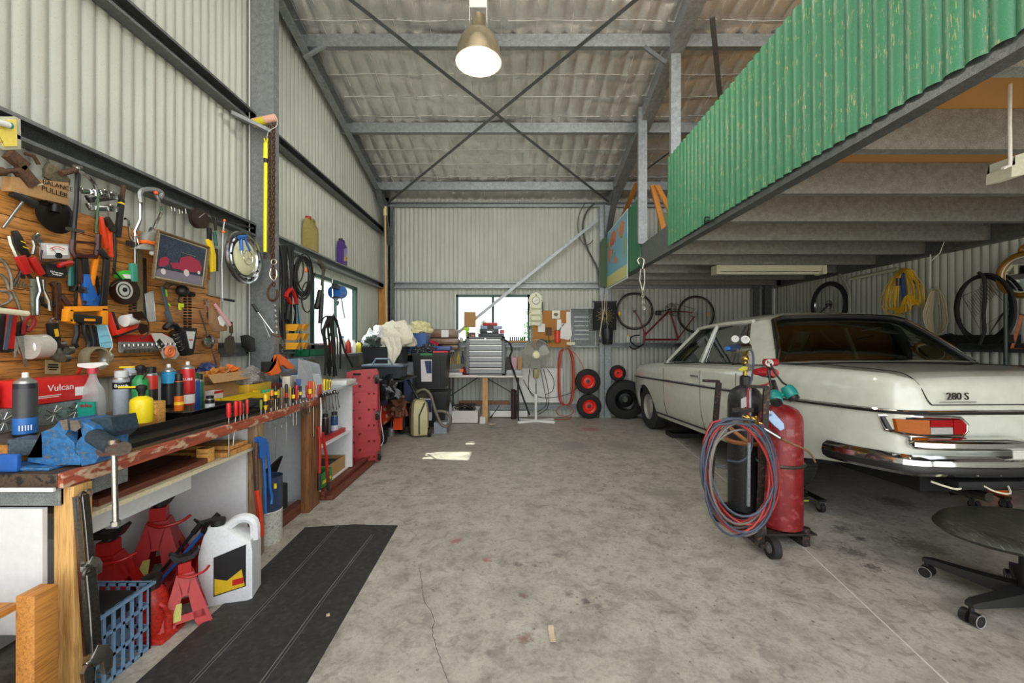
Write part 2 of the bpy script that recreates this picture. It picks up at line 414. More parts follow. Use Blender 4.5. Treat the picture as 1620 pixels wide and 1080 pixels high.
# ceiling : quilted silver foil blanket held up by wire
def foil_mat():
    m, nt, b = nodes('silver_foil_blanket')
    n = tex(nt, 'Noise', scale=(22, 7, 9), Detail=7, Distortion=1.0, Roughness=.6); n2 = tex(nt, 'Noise', scale=1.1, Detail=3)
    r = ramp(nt, n2.outputs['Fac'], [(.3, S('#dddad6')), (.7, S('#f6f4f2'))]); lk(nt, r.outputs[0], b.inputs['Base Color'])
    b.inputs['Metallic'].default_value = .85; b.inputs['Roughness'].default_value = .22
    bumpn(nt, b, n.outputs['Fac'], .45, .02)
    return m
g = G(); nx, ny = 420, 400; rows = []
for j in range(ny+1):
    y = Y0+(D-Y0)*j/ny; row = []
    for i in range(nx+1):
        x = XL+(XR-XL)*i/nx
        a = abs(sin(pi*x/.18)); c = abs(sin(pi*(y+.05*sin(x*3))/.30))
        z = foil(y)+.012-.036*(a**.55)*(c**.55)+.007*NZ.noise(V((x*15, y*5, 0)))+.0055*NZ.noise(V((x*34, y*9, 3)))
        row.append((x, y, z))
    rows.append(row)
g.grid(rows); ceil = struct('ceiling', foil_mat(), g, 80)
g = G()
for k in range(27):
    y = Y0+.3*k+.1
    if y < D: g.tube([(XL+(XR-XL)*i/40, y+.01*sin(i*1.3+k), foil(y)-.020+.004*sin(i*.9+k)) for i in range(41)], .003, 4)
for k in range(38):
    x = XL+.18*k
    if k % 2 == 0: g.tube([(x+.006*sin(j*2.1+k), Y0+(D-Y0)*j/30, foil(Y0+(D-Y0)*j/30)-.016) for j in range(31)], .0018, 4)
kid(P_('wire_mesh', C('#cfcbc4', .6), g), ceil, ceil.location.copy())
# frame
def cee(g, p0, p1, web, dep, th, side=1, out=None, lip=.018):
    """C section from p0 to p1: web vector, flange vector"""
    p0, p1 = V(p0), V(p1); w, d = V(web), V(dep); wl = w.length; dl = d.length; wu, du = w/wl, d/dl
    prof = [(0,0), (wl,0), (wl,dl), (wl-lip,dl), (wl-lip,dl-th), (wl-th,dl-th), (wl-th,th), (th,th), (th,dl-th), (lip,dl-th), (lip,dl), (0,dl)]
    a = [p0+wu*x+du*y for x, y in prof]; e = p1-p0
    return g.prism(a, e)
n_ = [0]
def beam(p0, p1, web, dep, name='trim', m=None, th=.004, bolts=()):
    n_[0] += 1; g = G(); cee(g, p0, p1, web, dep, th)
    for b in bolts: g.cyl(V(b[0]), V(b[0])+V(b[1])*.012, .011, n=6)
    return struct('trim_%d' % (10+n_[0]), m or GALV, g, 20)
for y in (3.05, 4.24, 5.41, 6.63): beam((XL, y, foil(y)-.145), (XR, y, foil(y)-.145), (0, 0, .13), (0, .06, 0), m=GALV)
beam((XL, D-.02, foil(D)-.16), (XR, D-.02, foil(D)-.16), (0, 0, .085), (0, -.06, 0))
for z in (2.21, 1.2, .14):   # back wall girts
    segs = [(-2.1, 1.5), (1.66, XR)]
    if z > 2: beam((-2.08, D-.02, z), (1.5, D-.02, z), (0, 0, .11), (0, -.065, 0)); beam((1.66, D-.02, z+.0), (XR, D-.02, z), (0, 0, .09), (0, -.065, 0))
    else: beam((-2.08, D-.02, z), (1.5, D-.02, z), (0, 0, .08), (0, -.07, 0)); beam((1.66, D-.02, z), (XR, D-.02, z), (0, 0, .08), (0, -.07, 0))
for z in (3.13, 2.19, 1.18, .14):     # left wall girts
    beam((XL+.015, Y0, z), (XL+.015, 3.48, z), (0, 0, .11), (.025 if 1 < z < 2 else .085, 0, 0), m=GALVD); beam((XL+.015, 3.58, z), (XL+.015, 6.95, z), (0, 0, .10), (.085, 0, 0), m=GALVD if z > 2.5 else GALV)
for z in (1.2, .14): beam((XR-.01, Y0, z), (XR-.01, 7.0, z), (0, 0, .085), (-.08, 0, 0), m=GALVD)
# rafters
for x, dx in ((-2.18, .075), (1.63, .075), (1.63+.15, -.075), (XR-.06, -.075)):
    y0, y1 = Y0, 7.05
    beam((x, y0, foil(y0)-.19), (x, y1, foil(y1)-.19), (0, 0, .17), (dx, 0, 0), m=GALV)
# columns
def column(x0, y0, z1, wx=.19, dy=.08, m=GALV):
    return beam((x0, y0, 0), (x0, y0, z1), (wx, 0, 0), (0, dy, 0), m=m)
column(-2.215, 3.49, foil(3.5)-.02); column(-2.20, 7.00, 3.60, .12, .07); column(-2.30+.19, 7.0, 3.60, .09, .07, GALVD)
column(1.49, 6.99, 3.62, .075, .08); column(1.575, 6.99, 3.62, .11, .08)
g = G(); g.box(-2.222, -2.216, 3.47, 3.475, 0, 4.4); struct('trim_4', WHITE, g)
column(4.30, 6.99, 3.6, .12, .08, GALVD); column(4.10, 6.95, 2.24, .09, .05, GALVD)
# knee braces
def strut(p0, p1, w, t, m=GALVD, fix=None):
    n_[0] += 1; p0, p1 = V(p0), V(p1); d = (p1-p0).normalized(); k = V(fix or (1,0,0)); k = (k-d*k.dot(d)).normalized(); q = d.cross(k)
    g = G(); g.prism([p0+k*w/2+q*t/2, p0-k*w/2+q*t/2, p0-k*w/2-q*t/2, p0+k*w/2-q*t/2], p1-p0); return struct('trim_%d' % (10+n_[0]), m, g, 0)
strut((-2.08, 7.02, 2.95), (-2.13, 6.55, 3.72), .09, .05); strut((1.62, 7.02, 3.0), (1.66, 6.5, 3.74), .09, .05)
strut(at(481, 92, 4.18), at(514, 72, 4.18), .03, .03, GALV); strut(at(365, 178, 3.2), at(428, 208, 3.44), .03, .03, GALV)
strut(at(1019, 74, 4.2), at(1053, 99, 4.2), .04, .02); 
# flat cross braces under the roof
strut((-2.1, 3.15, foil(3.15)-.17), (1.66, 6.95, foil(6.95)-.17), .04, .004, GALVD, (1,0,0)); strut((1.62, 3.3, foil(3.3)-.17), (-2.1, 6.95, foil(6.95)-.17), .04, .004, GALVD, (1,0,0))
strut((1.9, 3.9, foil(3.9)-.2), (2.55, 5.0, foil(5)-.2), .05, .01); strut((1.9, 6.2, foil(6.2)-.2), (3.4, 3.6, foil(3.6)-.2), .03, .004)
# diagonal wall brace in front of the back wall and window
strut((-1.18, 6.93, 1.23), at(945, 348, 6.93), .05, .02, GALV, (0,0,1))
# windows : frame, glass, sash bar
def window(n, axis, c, a0, a1, z0, z1, mull):
    FR = C('#2b4a45', .5); g = G()
    def bx(a, b, za, zb, w=.06, o=0):
        if axis == 'Y': g.box(a, b, c-w/2+o, c+w/2+o, za, zb)
        else: g.box(c-w/2+o, c+w/2+o, a, b, za, zb)
    t = .042
    bx(a0, a0+t, z0, z1); bx(a1-t, a1, z0, z1); bx(a0, a1, z1-t, z1); bx(a0, a1, z0, z0+t); bx(mull-t*.5, mull+t*.5, z0, z1, .05)
    k = G()
    if axis == 'Y': k.box(a0+t, a1-t, c-.003, c+.003, z0+t, z1-t)
    else: k.box(c-.003, c+.003, a0+t, a1-t, z0+t, z1-t)
    struct('window_%d' % n, FR, g, 0, [P_('pane', GLASS, k, smooth=0)])
window(1, 'X', XL, LW[0], LW[1], LW[2], LW[3], 5.28); window(2, 'Y', D, BW[0], BW[1], BW[2], BW[3], -.33)
# mezzanine
MX = 1.64; MZ = 2.246
beam((MX, Y0+.1, MZ), (MX, 7.0, MZ), (0, 0, .28), (.075, 0, 0), m=GALVD)
for k in range(-2, 10):
    y = 1.43+.612*k
    if y < 7: beam((MX+.08, y, MZ+.01), (XR-.02, y, MZ+.01), (0, 0, .2), (0, .06, 0), m=galv('joist_steel', '#a3a4a1', 90))
beam((XR-.03, Y0+.1, MZ-.03), (XR-.03, 6.9, MZ-.03), (0, 0, .2), (-.07, 0, 0), m=GALVD)
g = G(); g.box(MX+.03, XR-.02, Y0+.1, 7.05, MZ+.212, MZ+.235); struct('mezzanine_floor', mat('particleboard', '#b98544', .6, var=.15, scale=60), g, 0)
g = corrugated('X', MX-.012, Y0+.1, 4.27, MZ+.045, lambda a: 3.21, side=-1); o = one('green_sheet_balustrade', 'long scratched green corrugated sheet fixed along the mezzanine edge', 'cladding', GREENC, g, smooth=60)
o.name = 'corrugated_balustrade'
g = corrugated('X', MX-.012, 5.22, 7.0, MZ+.01, lambda a: 3.14, side=-1); one('corrugated_balustrade', 'short green corrugated sheet at the far end of the mezzanine beside the world map', 'cladding', corr_mat('dark_green_sheet', '#356e50', .5), g, smooth=60)
beam((1.585, 5.15, MZ+.28), (1.585, 5.15, foil(5.15)-.02), (.11, 0, 0), (0, .05, 0)); beam((1.655, 4.27, MZ+.25), (1.655, 4.27, foil(4.27)-.02), (.10, 0, 0), (0, .05, 0))
# ------------------------------------------------------------------ workbench run along the left wall
BF = -1.54; BZ = .852
def bxg(*a, **k): return G().box(*a, **k)
bt = G().box(XL+.10, BF, 1.39, 3.30, BZ-.045, BZ, bev=.004)
rail = G().box(BF, BF+.022, 1.39, 3.34, BZ-.05, BZ+.002, bev=.004)
ap = G(); cee(ap, (XL+.12, 1.41, BZ-.115), (BF-.01, 1.41, BZ-.115), (0,0,.062), (0,.05,0), .003)
cee(ap, (BF-.012, 1.52, BZ-.115), (BF-.012, 1.66, BZ-.115), (0,0,.062), (-.05,0,0), .003)
sh = G().box(XL+.14, BF, 1.50, 2.44, .655, .672); sh.box(XL+.14, BF+.002, 2.40, 2.43, .655, .672)
bk = G().box(XL+.12, XL+.14, 1.42, 3.28, 0.02, .80)
sp = G().box(XL+.14, BF-.04, 2.44, 2.456, .02, .78); dv = G().box(XL+.2, BF-.09, 2.10, 2.116, .54, .655)
under = G().box(XL+.14, BF-.10, 1.56, 2.10, .55, .655)
legs = [G().box(-1.585, -1.515, 1.42, 1.485, 0, BZ-.053, bev=.004), G().box(-1.60, -1.525, 2.46, 2.53, 0, BZ-.05, bev=.004), G().box(-1.62, -1.545, 3.20, 3.30, 0, BZ-.05, bev=.004), G().box(-1.60, -1.54, 3.11, 3.19, 0, BZ-.05, bev=.004)]
wl = G().box(XL+.12, -1.60, 1.40, 1.415, .30, .73)
thing('workbench', 'long timber workbench with chipped red front edge along the corrugated wall', 'workbench', [
 P_('worktop', wood('dark_benchtop', '#4a3a2c', '#241a13', 'Y', 5, .45, dirt='#17130f'), bt), P_('front_rail', REDW, rail, label='chipped red front rail'),
 P_('edge_strip', WHITE, G().box(XL+.12, BF-.01, 1.388, 1.396, BZ-.060, BZ-.047)), P_('apron', GALV, ap, label='galvanised apron rail'), P_('shelf', mat('chipboard_shelf', '#cfc4a6', .5), sh),
 P_('back_panel', MELA, bk), P_('side_panel', MELA, sp), P_('drawer_front', MELA, under), P_('end_panel', MELA, wl),
 P_('leg', PINEZ, legs[0]), P_('leg', GREYW, legs[1]), P_('leg', BROWNZ, legs[2]), P_('leg', BROWNZ, legs[3]),
 P_('floor_rail', DARKW, G().box(-1.66, -1.60, 2.78, 3.18, 0.0, .075)), P_('bracket', GALV, G().box(BF+.004, BF+.026, 2.58, 2.74, BZ-.10, BZ-.055).cyl((BF+.025, 2.62, BZ-.07), (BF+.03, 2.62, BZ-.07), .007))])
# cabinet past the bench
c0, c1 = 3.34, 4.02
thing('open_cabinet', 'white open cabinet with perforated sides standing beyond the workbench', 'cabinet', [
 P_('carcass', MELA, G().box(XL+.12, -1.56, c0, c0+.016, .08, .88).box(XL+.12, -1.56, c1-.016, c1, .08, .88).box(XL+.12, XL+.14, c0, c1, .08, .88)),
 P_('top_board', mat('grey_board', '#b8bcc0', .5), G().box(XL+.1, -1.52, c0-.01, c1+.02, .88, .90)),
 P_('shelf', MELA, G().box(XL+.14, -1.57, c0+.016, c1-.016, .42, .437)),
 P_('peg_hole', BLACK, G().cyl((-1.7, c1-.017, .80), (-1.7, c1-.0175, .80), .012)), P_('plinth', MELA, G().box(XL+.14, -1.60, c0, c1, .0, .08))])
for i, (x0, z0) in enumerate(((-1.60, 0), (-1.53, 0), (-1.60, .035))):
    one('timber_plank', ('dark red timber plank on the floor against the white cabinet', 'outermost dark red timber plank on the floor by the cabinet', 'upper dark red timber plank stacked in front of the cabinet')[i], 'plank', DARKW, G().box(x0+.0, x0+.065, 3.36, 4.45+.05*i, z0, z0+.033, bev=.003), 'timber planks on the floor')
# timbers lying on the bench shelf
one('brown_plank', 'long red-brown plank lying on the shelf under the bench', 'plank', DARKW, G().box(BF-.14, BF-.03, 1.56, 2.12, .674, .70)); bpy.data.objects['brown_plank'].name = 'timber_plank'
one('timber_plank', 'wide dark plank at the back of the shelf under the bench', 'plank', DARKW, G().box(BF-.42, BF-.18, 1.56, 2.2, .674, .69))
one('timber_block', 'square pine block propping boards on the under-bench shelf', 'block', PINEX, G().box(BF-.09, BF-.03, 2.12, 2.17, .674, .745, bev=.003))
one('timber_plank', 'old mould-stained beam resting behind the pine block under the worktop', 'plank', GREYW, G().box(BF-.5, BF-.10, 1.70, 1.75, .71, .78))
one('chopping_board', 'varnished wooden board on the under-bench shelf beside the red screwdriver shafts', 'board', PLY, G().box(BF-.34, BF-.01, 2.26, 2.41, .70, .725, bev=.006)); one('chopping_board', 'thin ply board beneath the varnished board on the under-bench shelf', 'board', PLY, G().box(BF-.36, BF+.0, 2.22, 2.43, .674, .698))
# boards on top
one('chopping_block', 'thick black-topped timber slab on the bench behind the vise', 'slab', wood('black_topped_slab', '#4a3b30', '#1d1917', 'X', 4, .3), G().box(-2.12, -1.80, 1.47, 2.07, BZ, BZ+.008).box(-2.12, -1.80, 1.47, 2.07, BZ+.078, BZ+.082), kids=[P_('timber_edge', PINE, G().box(-2.118, -1.79, 1.475, 2.075, BZ+.008, BZ+.078))])
ST = BZ+.082
one('timber_plank', 'plank under the aerosol cans at the back of the bench', 'plank', GREYW, G().box(-2.13, -1.93, 2.10, 2.98, BZ, BZ+.075))
one('roasting_tray', 'shallow black metal roasting tray on the bench', 'tray', C('#1f2022', .38, .3), G().loft([[ (x*k-1.865, y*k2+2.40, z) for x, y in [(-.13,-.17),(-.10,-.2),(.10,-.2),(.13,-.17),(.13,.17),(.10,.2),(-.10,.2),(-.13,.17)]] for z, k, k2 in ((BZ+.002,.82,.86),(BZ+.07,1,1),(BZ+.072,1.14,1.08),(BZ+.068,1.14,1.08),(BZ+.066,.97,.97),(BZ+.008,.80,.84))]))
one('steel_plate', 'long black angle bar lying along the bench front', 'bar', BLACK, G().box(-1.73, -1.60, 1.70, 2.62, BZ, BZ+.018).box(-1.735, -1.725, 1.70, 2.62, BZ, BZ+.05)); bpy.data.objects['steel_plate'].name = 'angle_bar'
# vise
B1 = Plane('Y', 1.46)
def q4(pts, s=4, ox=0, oy=540): return [(x/s+ox, y/s+oy) for x, y in pts]
v1 = G(); B1.poly(v1, q4([(262,572),(335,545),(375,500),(425,492),(432,560),(412,590),(470,640),(470,700),(505,735),(505,782),(300,782),(175,760),(172,738),(268,735),(268,640)]), -.10, .11)
v2 = G(); B1.poly(v2, q4([(440,500),(500,500),(580,540),(618,595),(632,640),(625,730),(600,772),(512,790),(500,735),(472,690),(482,640),(525,600),(470,562)]), -.10, .11)
v1.bevel(.008, 3); v2.bevel(.008, 3)
v3 = G().cyl(at(150, 690, 1.46), at(180, 708, 1.41), .028); B1.poly(v3, q4([(520,500),(700,480),(722,575),(650,640),(610,600),(575,545)]), -.12, .10)
v4 = G(); B1.poly(v4, q4([(48,620),(262,622),(262,720),(48,718)]), -.08, .07); 
v5 = G().cyl(at(180, 700, 1.40), at(183, 829, 1.385), .0085); v5.cyl(at(183, 824, 1.385), at(183, 831, 1.385), .014, n=6)
v6 = G().cyl(at(164, 712, 1.43), at(196, 709, 1.38), .022); v6.cyl(at(180, 695, 1.40), at(180, 702, 1.40), .015)
v7 = G(); B1.poly(v7, q4([(375,500),(425,492),(432,560),(398,560)]), .012, .006); B1.poly(v7, q4([(440,500),(495,500),(510,545),(480,570),(446,560)]), .012, .006)
v8 = G().cyl((-1.86, 1.50, BZ), (-1.86, 1.50, BZ+.02), .012, n=6); v8.box(-1.93, -1.60, 1.42, 1.58, BZ, BZ+.012, bev=.004)
thing('bench_vise', 'worn blue bench vise bolted on the near end of the workbench', 'vise', [P_('fixed_jaw', BLUESTEEL, v1), P_('moving_jaw', BLUESTEEL, v2), P_('screw_housing', mat('dark_teal_iron', '#33454f', .45, .3, var=.4), v3), P_('slide', mat('worn_grey_blue', '#5c6c77', .4, .5, var=.4), v4), P_('handle', STEEL, v5), P_('spindle', mat('worn_spindle', '#8d7f77', .3, .8), v6), P_('jaw_plate', mat('worn_jaw', '#9a8f86', .35, .8), v7), P_('base', BLUESTEEL, v8)])
# ---------------- cans and bottles
def can(px, Y, z, h, r, body, name, label, cat='can', cap=None, cone='#a8a8a4', band=None, group='cans and bottles on the bench', nozzle=True, text=None):
    X = (px-810)*Y/F; o = V((X, Y, z)); hb = h*.80
    parts = [P_('body', C(body, .35), G().lathe([(r*.92,0),(r,.004),(r,hb-.006),(r*.96,hb)], o))]
    parts.append(P_('shoulder', C(cone, .3, .7), G().lathe([(r*.96,0),(r*.9,h*.035),(r*.45,h*.085),(r*.3,h*.09)], o+V((0,0,hb)))))
    if cap: parts.append(P_('cap', C(cap, .4), G().lathe([(r*.8,0),(r*.82,h*.15),(r*.7,h*.16)], o+V((0,0,hb+h*.03)))))
    elif nozzle: parts.append(P_('nozzle', WHITE, G().lathe([(r*.28,0),(r*.28,h*.07),(r*.2,h*.08)], o+V((0,0,hb+h*.085)))))
    if band:
        for (z0, z1, c) in band: parts.append(P_('label', C(c, .4), G().lathe([(r*1.012,z0*hb),(r*1.012,z1*hb)], o)))
    if text:
        t, tc, tz, ts = text; n = V((-X, -Y, 0)).normalized(); rt = V((-n.y, n.x, 0))
        parts.append(P_('lettering', C(tc, .5), textg(t, o+n*(r*1.03)+V((0,0,tz*hb)), rt, (0,0,1), ts, .002), smooth=0))
    return thing(name, label, cat, parts, group)
can(40, 1.60, ST, .255, .033, '#20242a', 'spray_can', 'tall black and blue aerosol can nearest the vise', band=[(.05,.35,'#2468b4'),(.35,.9,'#3a3c40')], text=('IIIII', '#e8e8e8', .16, .03))
can(192, 2.03, ST, .225, .032, '#9ea4ae', 'glue_can', 'grey and black adhesive aerosol lettered Bostik', cap='#c9cbcd', band=[(.74,.92,'#17181a')], text=('Bostik', '#f2f2f0', .83, .020))
can(206, 2.12, ST+.0, .24, .03, '#2a2c2e', 'spray_can', 'aerosol with a pale blue-white cap behind the grey adhesive can', cap='#c3ccd6')
can(238, 2.2, BZ+.075, .24, .031, '#c8321e', 'spray_can', 'red and black can with a black top behind the yellow gas bottle', cap='#1a1a1a', band=[(.0,.62,'#222222')])
can(267, 2.32, BZ+.075, .255, .034, '#1a1c20', 'spray_can', 'black aerosol with a bright blue upper band', band=[(.68,.99,'#2f9ad0'),(.1,.6,'#26282c')])
can(297, 2.42, BZ+.075, .265, .035, '#c41f24', 'spray_can', 'tall bright red aerosol can right of the blue-banded one', band=[(.05,.3,'#d8d0c8'),(.3,.34,'#7a1418')], text=('LUBE', '#f2f2f0', .72, .02))
can(283, 2.22, BZ+.075, .20, .021, '#d4651c', 'oil_bottle', 'small black and orange bottle in front of the red aerosol', 'bottle', cap='#151515', cone='#151515', band=[(.5,.98,'#1b1b1b'),(.2,.3,'#f0c020')])
can(308, 2.52, BZ+.0, .26, .028, '#2a4f9a', 'oil_bottle', 'slim blue bottle just right of the tall red aerosol', 'bottle', cap='#1f5f3a')
can(316, 2.55, BZ+.0, .25, .02, '#1f6a4a', 'oil_bottle', 'narrow dark green bottle beside the slim blue bottle', 'bottle', cap='#1a1a1a')
can(332, 2.50, BZ, .12, .025, '#1a1a1c', 'oil_tin', 'little black tin with a red and white label beside the yellow tray', 'tin', cap='#151515', band=[(.3,.5,'#b02040'),(.5,.75,'#dddddd')])
# gas torch bottles
def torch(px, Y, z, r, h, col, label, arm):
    X = (px-810)*Y/F; o = V((X, Y, z))
    t = G().lathe([(.012,h),(.014,h+.02),(.02,h+.03),(.02,h+.045),(.008,h+.05)], o); t.tube([o+V((0,0,h+.03)), o+V((.05*arm,-.005,h+.035)), o+V((.03*arm,-.02,h-.02))], .004)
    nz = G().cyl(o+V((-.01,0,h+.04)), o+V((-.085,-.02,h+.04)), .0045)
    return thing('gas_torch', label, 'gas torch', [P_('bottle', C(col, .28), G().lathe([(r*.9,0),(r,.006),(r,h*.78),(r*.93,h*.88),(r*.6,h*.96),(r*.35,h)], o)), P_('valve', BLACK, t), P_('burner_tube', YEL, nz)])
torch(224, 1.86, ST, .042, .12, '#ecd21c', 'squat bright yellow gas bottle with a black torch valve on the slab', -1)
torch(222, 2.06, BZ+.08, .034, .20, '#2c8a4c', 'green gas bottle behind the yellow one on the bench', 1)
one('timber_block', 'small timber block between the yellow bottle and the blue-banded aerosol', 'block', PINEX, G().box(-1.90, -1.82, 2.10, 2.16, BZ, BZ+.14, bev=.003))
# trigger spray
o = V((-1.99, 1.95, ST))
thing('spray_bottle', 'clear trigger spray bottle with red and white head and green window-cleaner label', 'spray bottle', [
 P_('bottle', CLEAR, G().loft([[o+V((a*sx, b*sx*.6, z)) for a, b in [(-.045,-.03),(0,-.04),(.045,-.03),(.05,0),(.045,.03),(0,.04),(-.045,.03),(-.05,0)]] for z, sx in ((0,.95),(.005,1),(.09,1.02),(.14,.85),(.17,.5),(.20,.3),(.22,.28))])),
 P_('label', C('#1e9a86', .4), G().box(o.x-.035, o.x+.045, o.y-.036, o.y-.030, o.z+.015, o.z+.085)),
 P_('collar', C('#c4344a', .4), G().lathe([(.019,.215),(.019,.24)], o)), P_('head', WHITE, G().prism([o+V((x, -.012, z)) for x, z in ((-.06,.262),(-.06,.247),(-.02,.24),(.02,.24),(.065,.255),(.05,.268))], (0,.024,0))),
 P_('trigger', RED, G().tube([o+V((-.045,0,.25)), o+V((-.06,0,.235)), o+V((-.07,0,.215))], .006)),
 P_('lettering', C('#b32b25', .5), textg('index', o+V((.005,-.0375,.068)), (1,0,0), (0,0,1), .026, .002), smooth=0)])
# boxes at the back
thing('metal_box', 'galvanised floral-embossed metal box under the red carton', 'box', [P_('box', GALV, G().box(-2.13, -2.03, 1.40, 2.0, ST, ST+.095, bev=.004)), P_('flower_pattern', STEEL, (lambda g: [g.tube([V((-2.028, cy+sin(a)*.008, ST+.047+cos(a)*.008)), V((-2.027, cy+sin(a+.3)*.036, ST+.047+cos(a+.3)*.036))], .0018, 4) for cy in (1.46,1.55,1.64,1.73,1.82,1.91) for a in [k*pi/5 for k in range(10)]] and g)(G()))])
g = G().box(-2.13, -2.02, 1.66, 2.0, ST+.097, ST+.205, bev=.002); k1 = textg('Vulcan', V((-2.0185, 1.84, ST+.16)), (0,1,0), (0,0,1), .04, .001)
thing('carton', 'bright red carton printed Vulcan on top of the embossed metal box', 'carton', [P_('box', C('#cf2522', .45), g), P_('lettering', WHITE, k1, P_('small_print', WHITE, G().box(-2.0195,-2.0185,1.73,1.84,ST+.128,ST+.131).box(-2.0195,-2.0185,1.73,1.83,ST+.121,ST+.124)), smooth=0), P_('barcode_label', WHITE, G().box(-2.0205,-2.0190,1.90,1.97,ST+.115,ST+.155))])
one('carton', 'plain red carton at the left edge on the metal box', 'carton', C('#cf2522', .45), G().box(-2.13, -2.05, 1.35, 1.64, ST+.097, ST+.20, bev=.002))
one('packet', 'small blue packet standing left of the vise', 'packet', C('#2359a8', .4), G().box(-1.80, -1.70, 1.41, 1.425, BZ, BZ+.06, bev=.003))
# yellow trays, level, gloves, saw
def onb(px, py, z=BZ): return zat(px, py, z)
one('parts_tray', 'long yellow plastic parts tray behind the black gloves', 'tray', C('#e8c51e', .4), G().box(-2.02,-1.86,2.62,3.05,BZ+.04,BZ+.046).box(-1.866,-1.86,2.62,3.05,BZ+.04,BZ+.085).box(-2.02,-2.014,2.62,3.05,BZ+.04,BZ+.085).box(-2.02,-1.86,2.62,2.626,BZ+.04,BZ+.085).box(-2.02,-1.86,3.044,3.05,BZ+.04,BZ+.085).box(-1.97,-1.90,2.7,3.0,BZ,BZ+.04))
one('parts_tray', 'green plastic tray lid just beyond the yellow parts tray', 'tray', C('#3bb07c', .4), G().box(-1.99,-1.86,3.08,3.24,BZ+.01,BZ+.075, bev=.006))
thing('spirit_level', 'yellow spirit level lying on the bench among the screwdrivers', 'level', [P_('body', YEL, G().box(-1.80,-1.775,2.62,3.22,BZ+.02,BZ+.075)), P_('vial', C('#a8c23a', .2), G().cyl((-1.774,2.72,BZ+.05),(-1.774,2.77,BZ+.05),.011)), P_('vial', C('#a8c23a', .2), G().cyl((-1.774,3.12,BZ+.05),(-1.774,3.16,BZ+.05),.011)), P_('foot', BLACK, G().box(-1.80,-1.77,2.9,2.95,BZ,BZ+.02))])
def lump(c, rx, ry, rz, seed, amp=.25, n=16, fl_=0):
    g = G(); b = g.b; bmesh.ops.create_icosphere(b, subdivisions=4, radius=1)
    for v in b.verts:
        d = v.co.normalized(); k = 1+amp*NZ.noise(d*1.9+V((seed, 0, 0)))*1.3+amp*.55*NZ.noise(d*5+V((0, seed, 0)))+amp*.25*abs(NZ.noise(d*11+V((0, 0, seed))))
        z = d.z*rz*k
        if z < -rz*.45: z = -rz*.45
        v.co = V((c[0]+d.x*rx*k, c[1]+d.y*ry*k, c[2]+z+rz*.45))
    return g
one('glove', 'black fabric work glove with red trim lying on the bench', 'glove', mat('black_fabric', '#17171a', .85), lump((-1.72, 2.66, BZ), .085, .17, .05, 3), kids=[P_('cuff', RED, G().torus((-1.72, 2.84, BZ+.025), .03, .008, (0,1,0), 16, 6))])
one('glove', 'grey dirty leather glove lying on the yellow box by the steel post', 'glove', mat('grey_glove', '#8a8680', .85, var=.5, scale=20), lump((-2.0, 3.12, BZ+.13), .08, .14, .08, 8, .35))
one('parts_tray', 'flat mustard yellow box under the grey glove', 'box', C('#c9a22c', .5), G().box(-2.04,-1.92,3.0,3.28,BZ+.07,BZ+.13, bev=.004).box(-2.0,-1.95,3.05,3.2,BZ,BZ+.07)); bpy.data.objects['parts_tray.002'].name = 'storage_box'
RP = Plane('X', -1.90)
hs = G(); RP.poly(hs, [(423,590),(430,585),(437,574),(438,562),(443,560),(452,566),(466,580),(464,584),(456,583),(450,578),(446,576),(443,582),(446,587),(440,592)], .0, .025)
RP.poly(hs, [(427,589),(440,580),(442,590),(430,594)], .002, .028)
thing('hand_saw', 'orange-handled hand saw resting on the bench by the steel post', 'saw', [P_('handle', ORG, hs), P_('grip', BLACK, (lambda g: RP.poly(g, [(418,572),(437,572),(434,585),(418,588)], .0, .024) and g)(G())), P_('blade', STEEL, (lambda g: RP.poly(g, [(440,590),(466,583),(470,588),(445,600)], .01, .002) and g)(G()))])
thing('cardboard_box', 'open cardboard box at the back of the bench below the trowel', 'box', [P_('tray', CARD, G().box(-2.14,-2.0,2.66,2.668,BZ+.075,BZ+.24).box(-2.14,-2.132,2.66,3.1,BZ+.075,BZ+.24).box(-2.14,-2.0,2.66,3.1,BZ+.075,BZ+.082).box(-2.0,-1.995,2.66,3.1,BZ+.075,BZ+.16).box(-2.14,-2.0,3.09,3.1,BZ+.075,BZ+.24)), P_('flap', CARD, G().box(-2.0,-1.93,2.68,3.08,BZ+.20,BZ+.204, ry=.9))])
thing('knife', 'small red and white carton of blades standing in front of the cardboard box', 'carton', P_(None, C('#c9c2ba', .5), G().box(-1.96,-1.90,2.62,2.70,BZ+.075,BZ+.13), P_('end_panel', RED, G().box(-1.899,-1.897,2.62,2.70,BZ+.115,BZ+.13))))
bpy.data.objects['knife'].name = 'blade_carton'
# clutter further along
for i, (px, py, z, s, cl, lab) in enumerate(((340,590,BZ+.15,.04,'#c07a28','amber pliers handle poking out of the cardboard box'),(352,586,BZ+.14,.035,'#a5622a','brown leather pouch heaped beside the cardboard box'),(325,585,BZ+.13,.05,'#3a4a78','dark blue cloth heaped in the cardboard box'),(366,583,BZ+.10,.035,'#d86a1c','orange hand clamp lying before the grey glove'))):
    p = at(px, py, 2.85+.05*i); g = lump((p.x, p.y, p.z-.03), s, s*1.5, s, 20+i, .5); nm = ('tool_grip','leather_pouch','cloth','spring_clamp')[i]
    one(nm, lab, ('tool','pouch','cloth','clamp')[i], C(cl, .6), g)
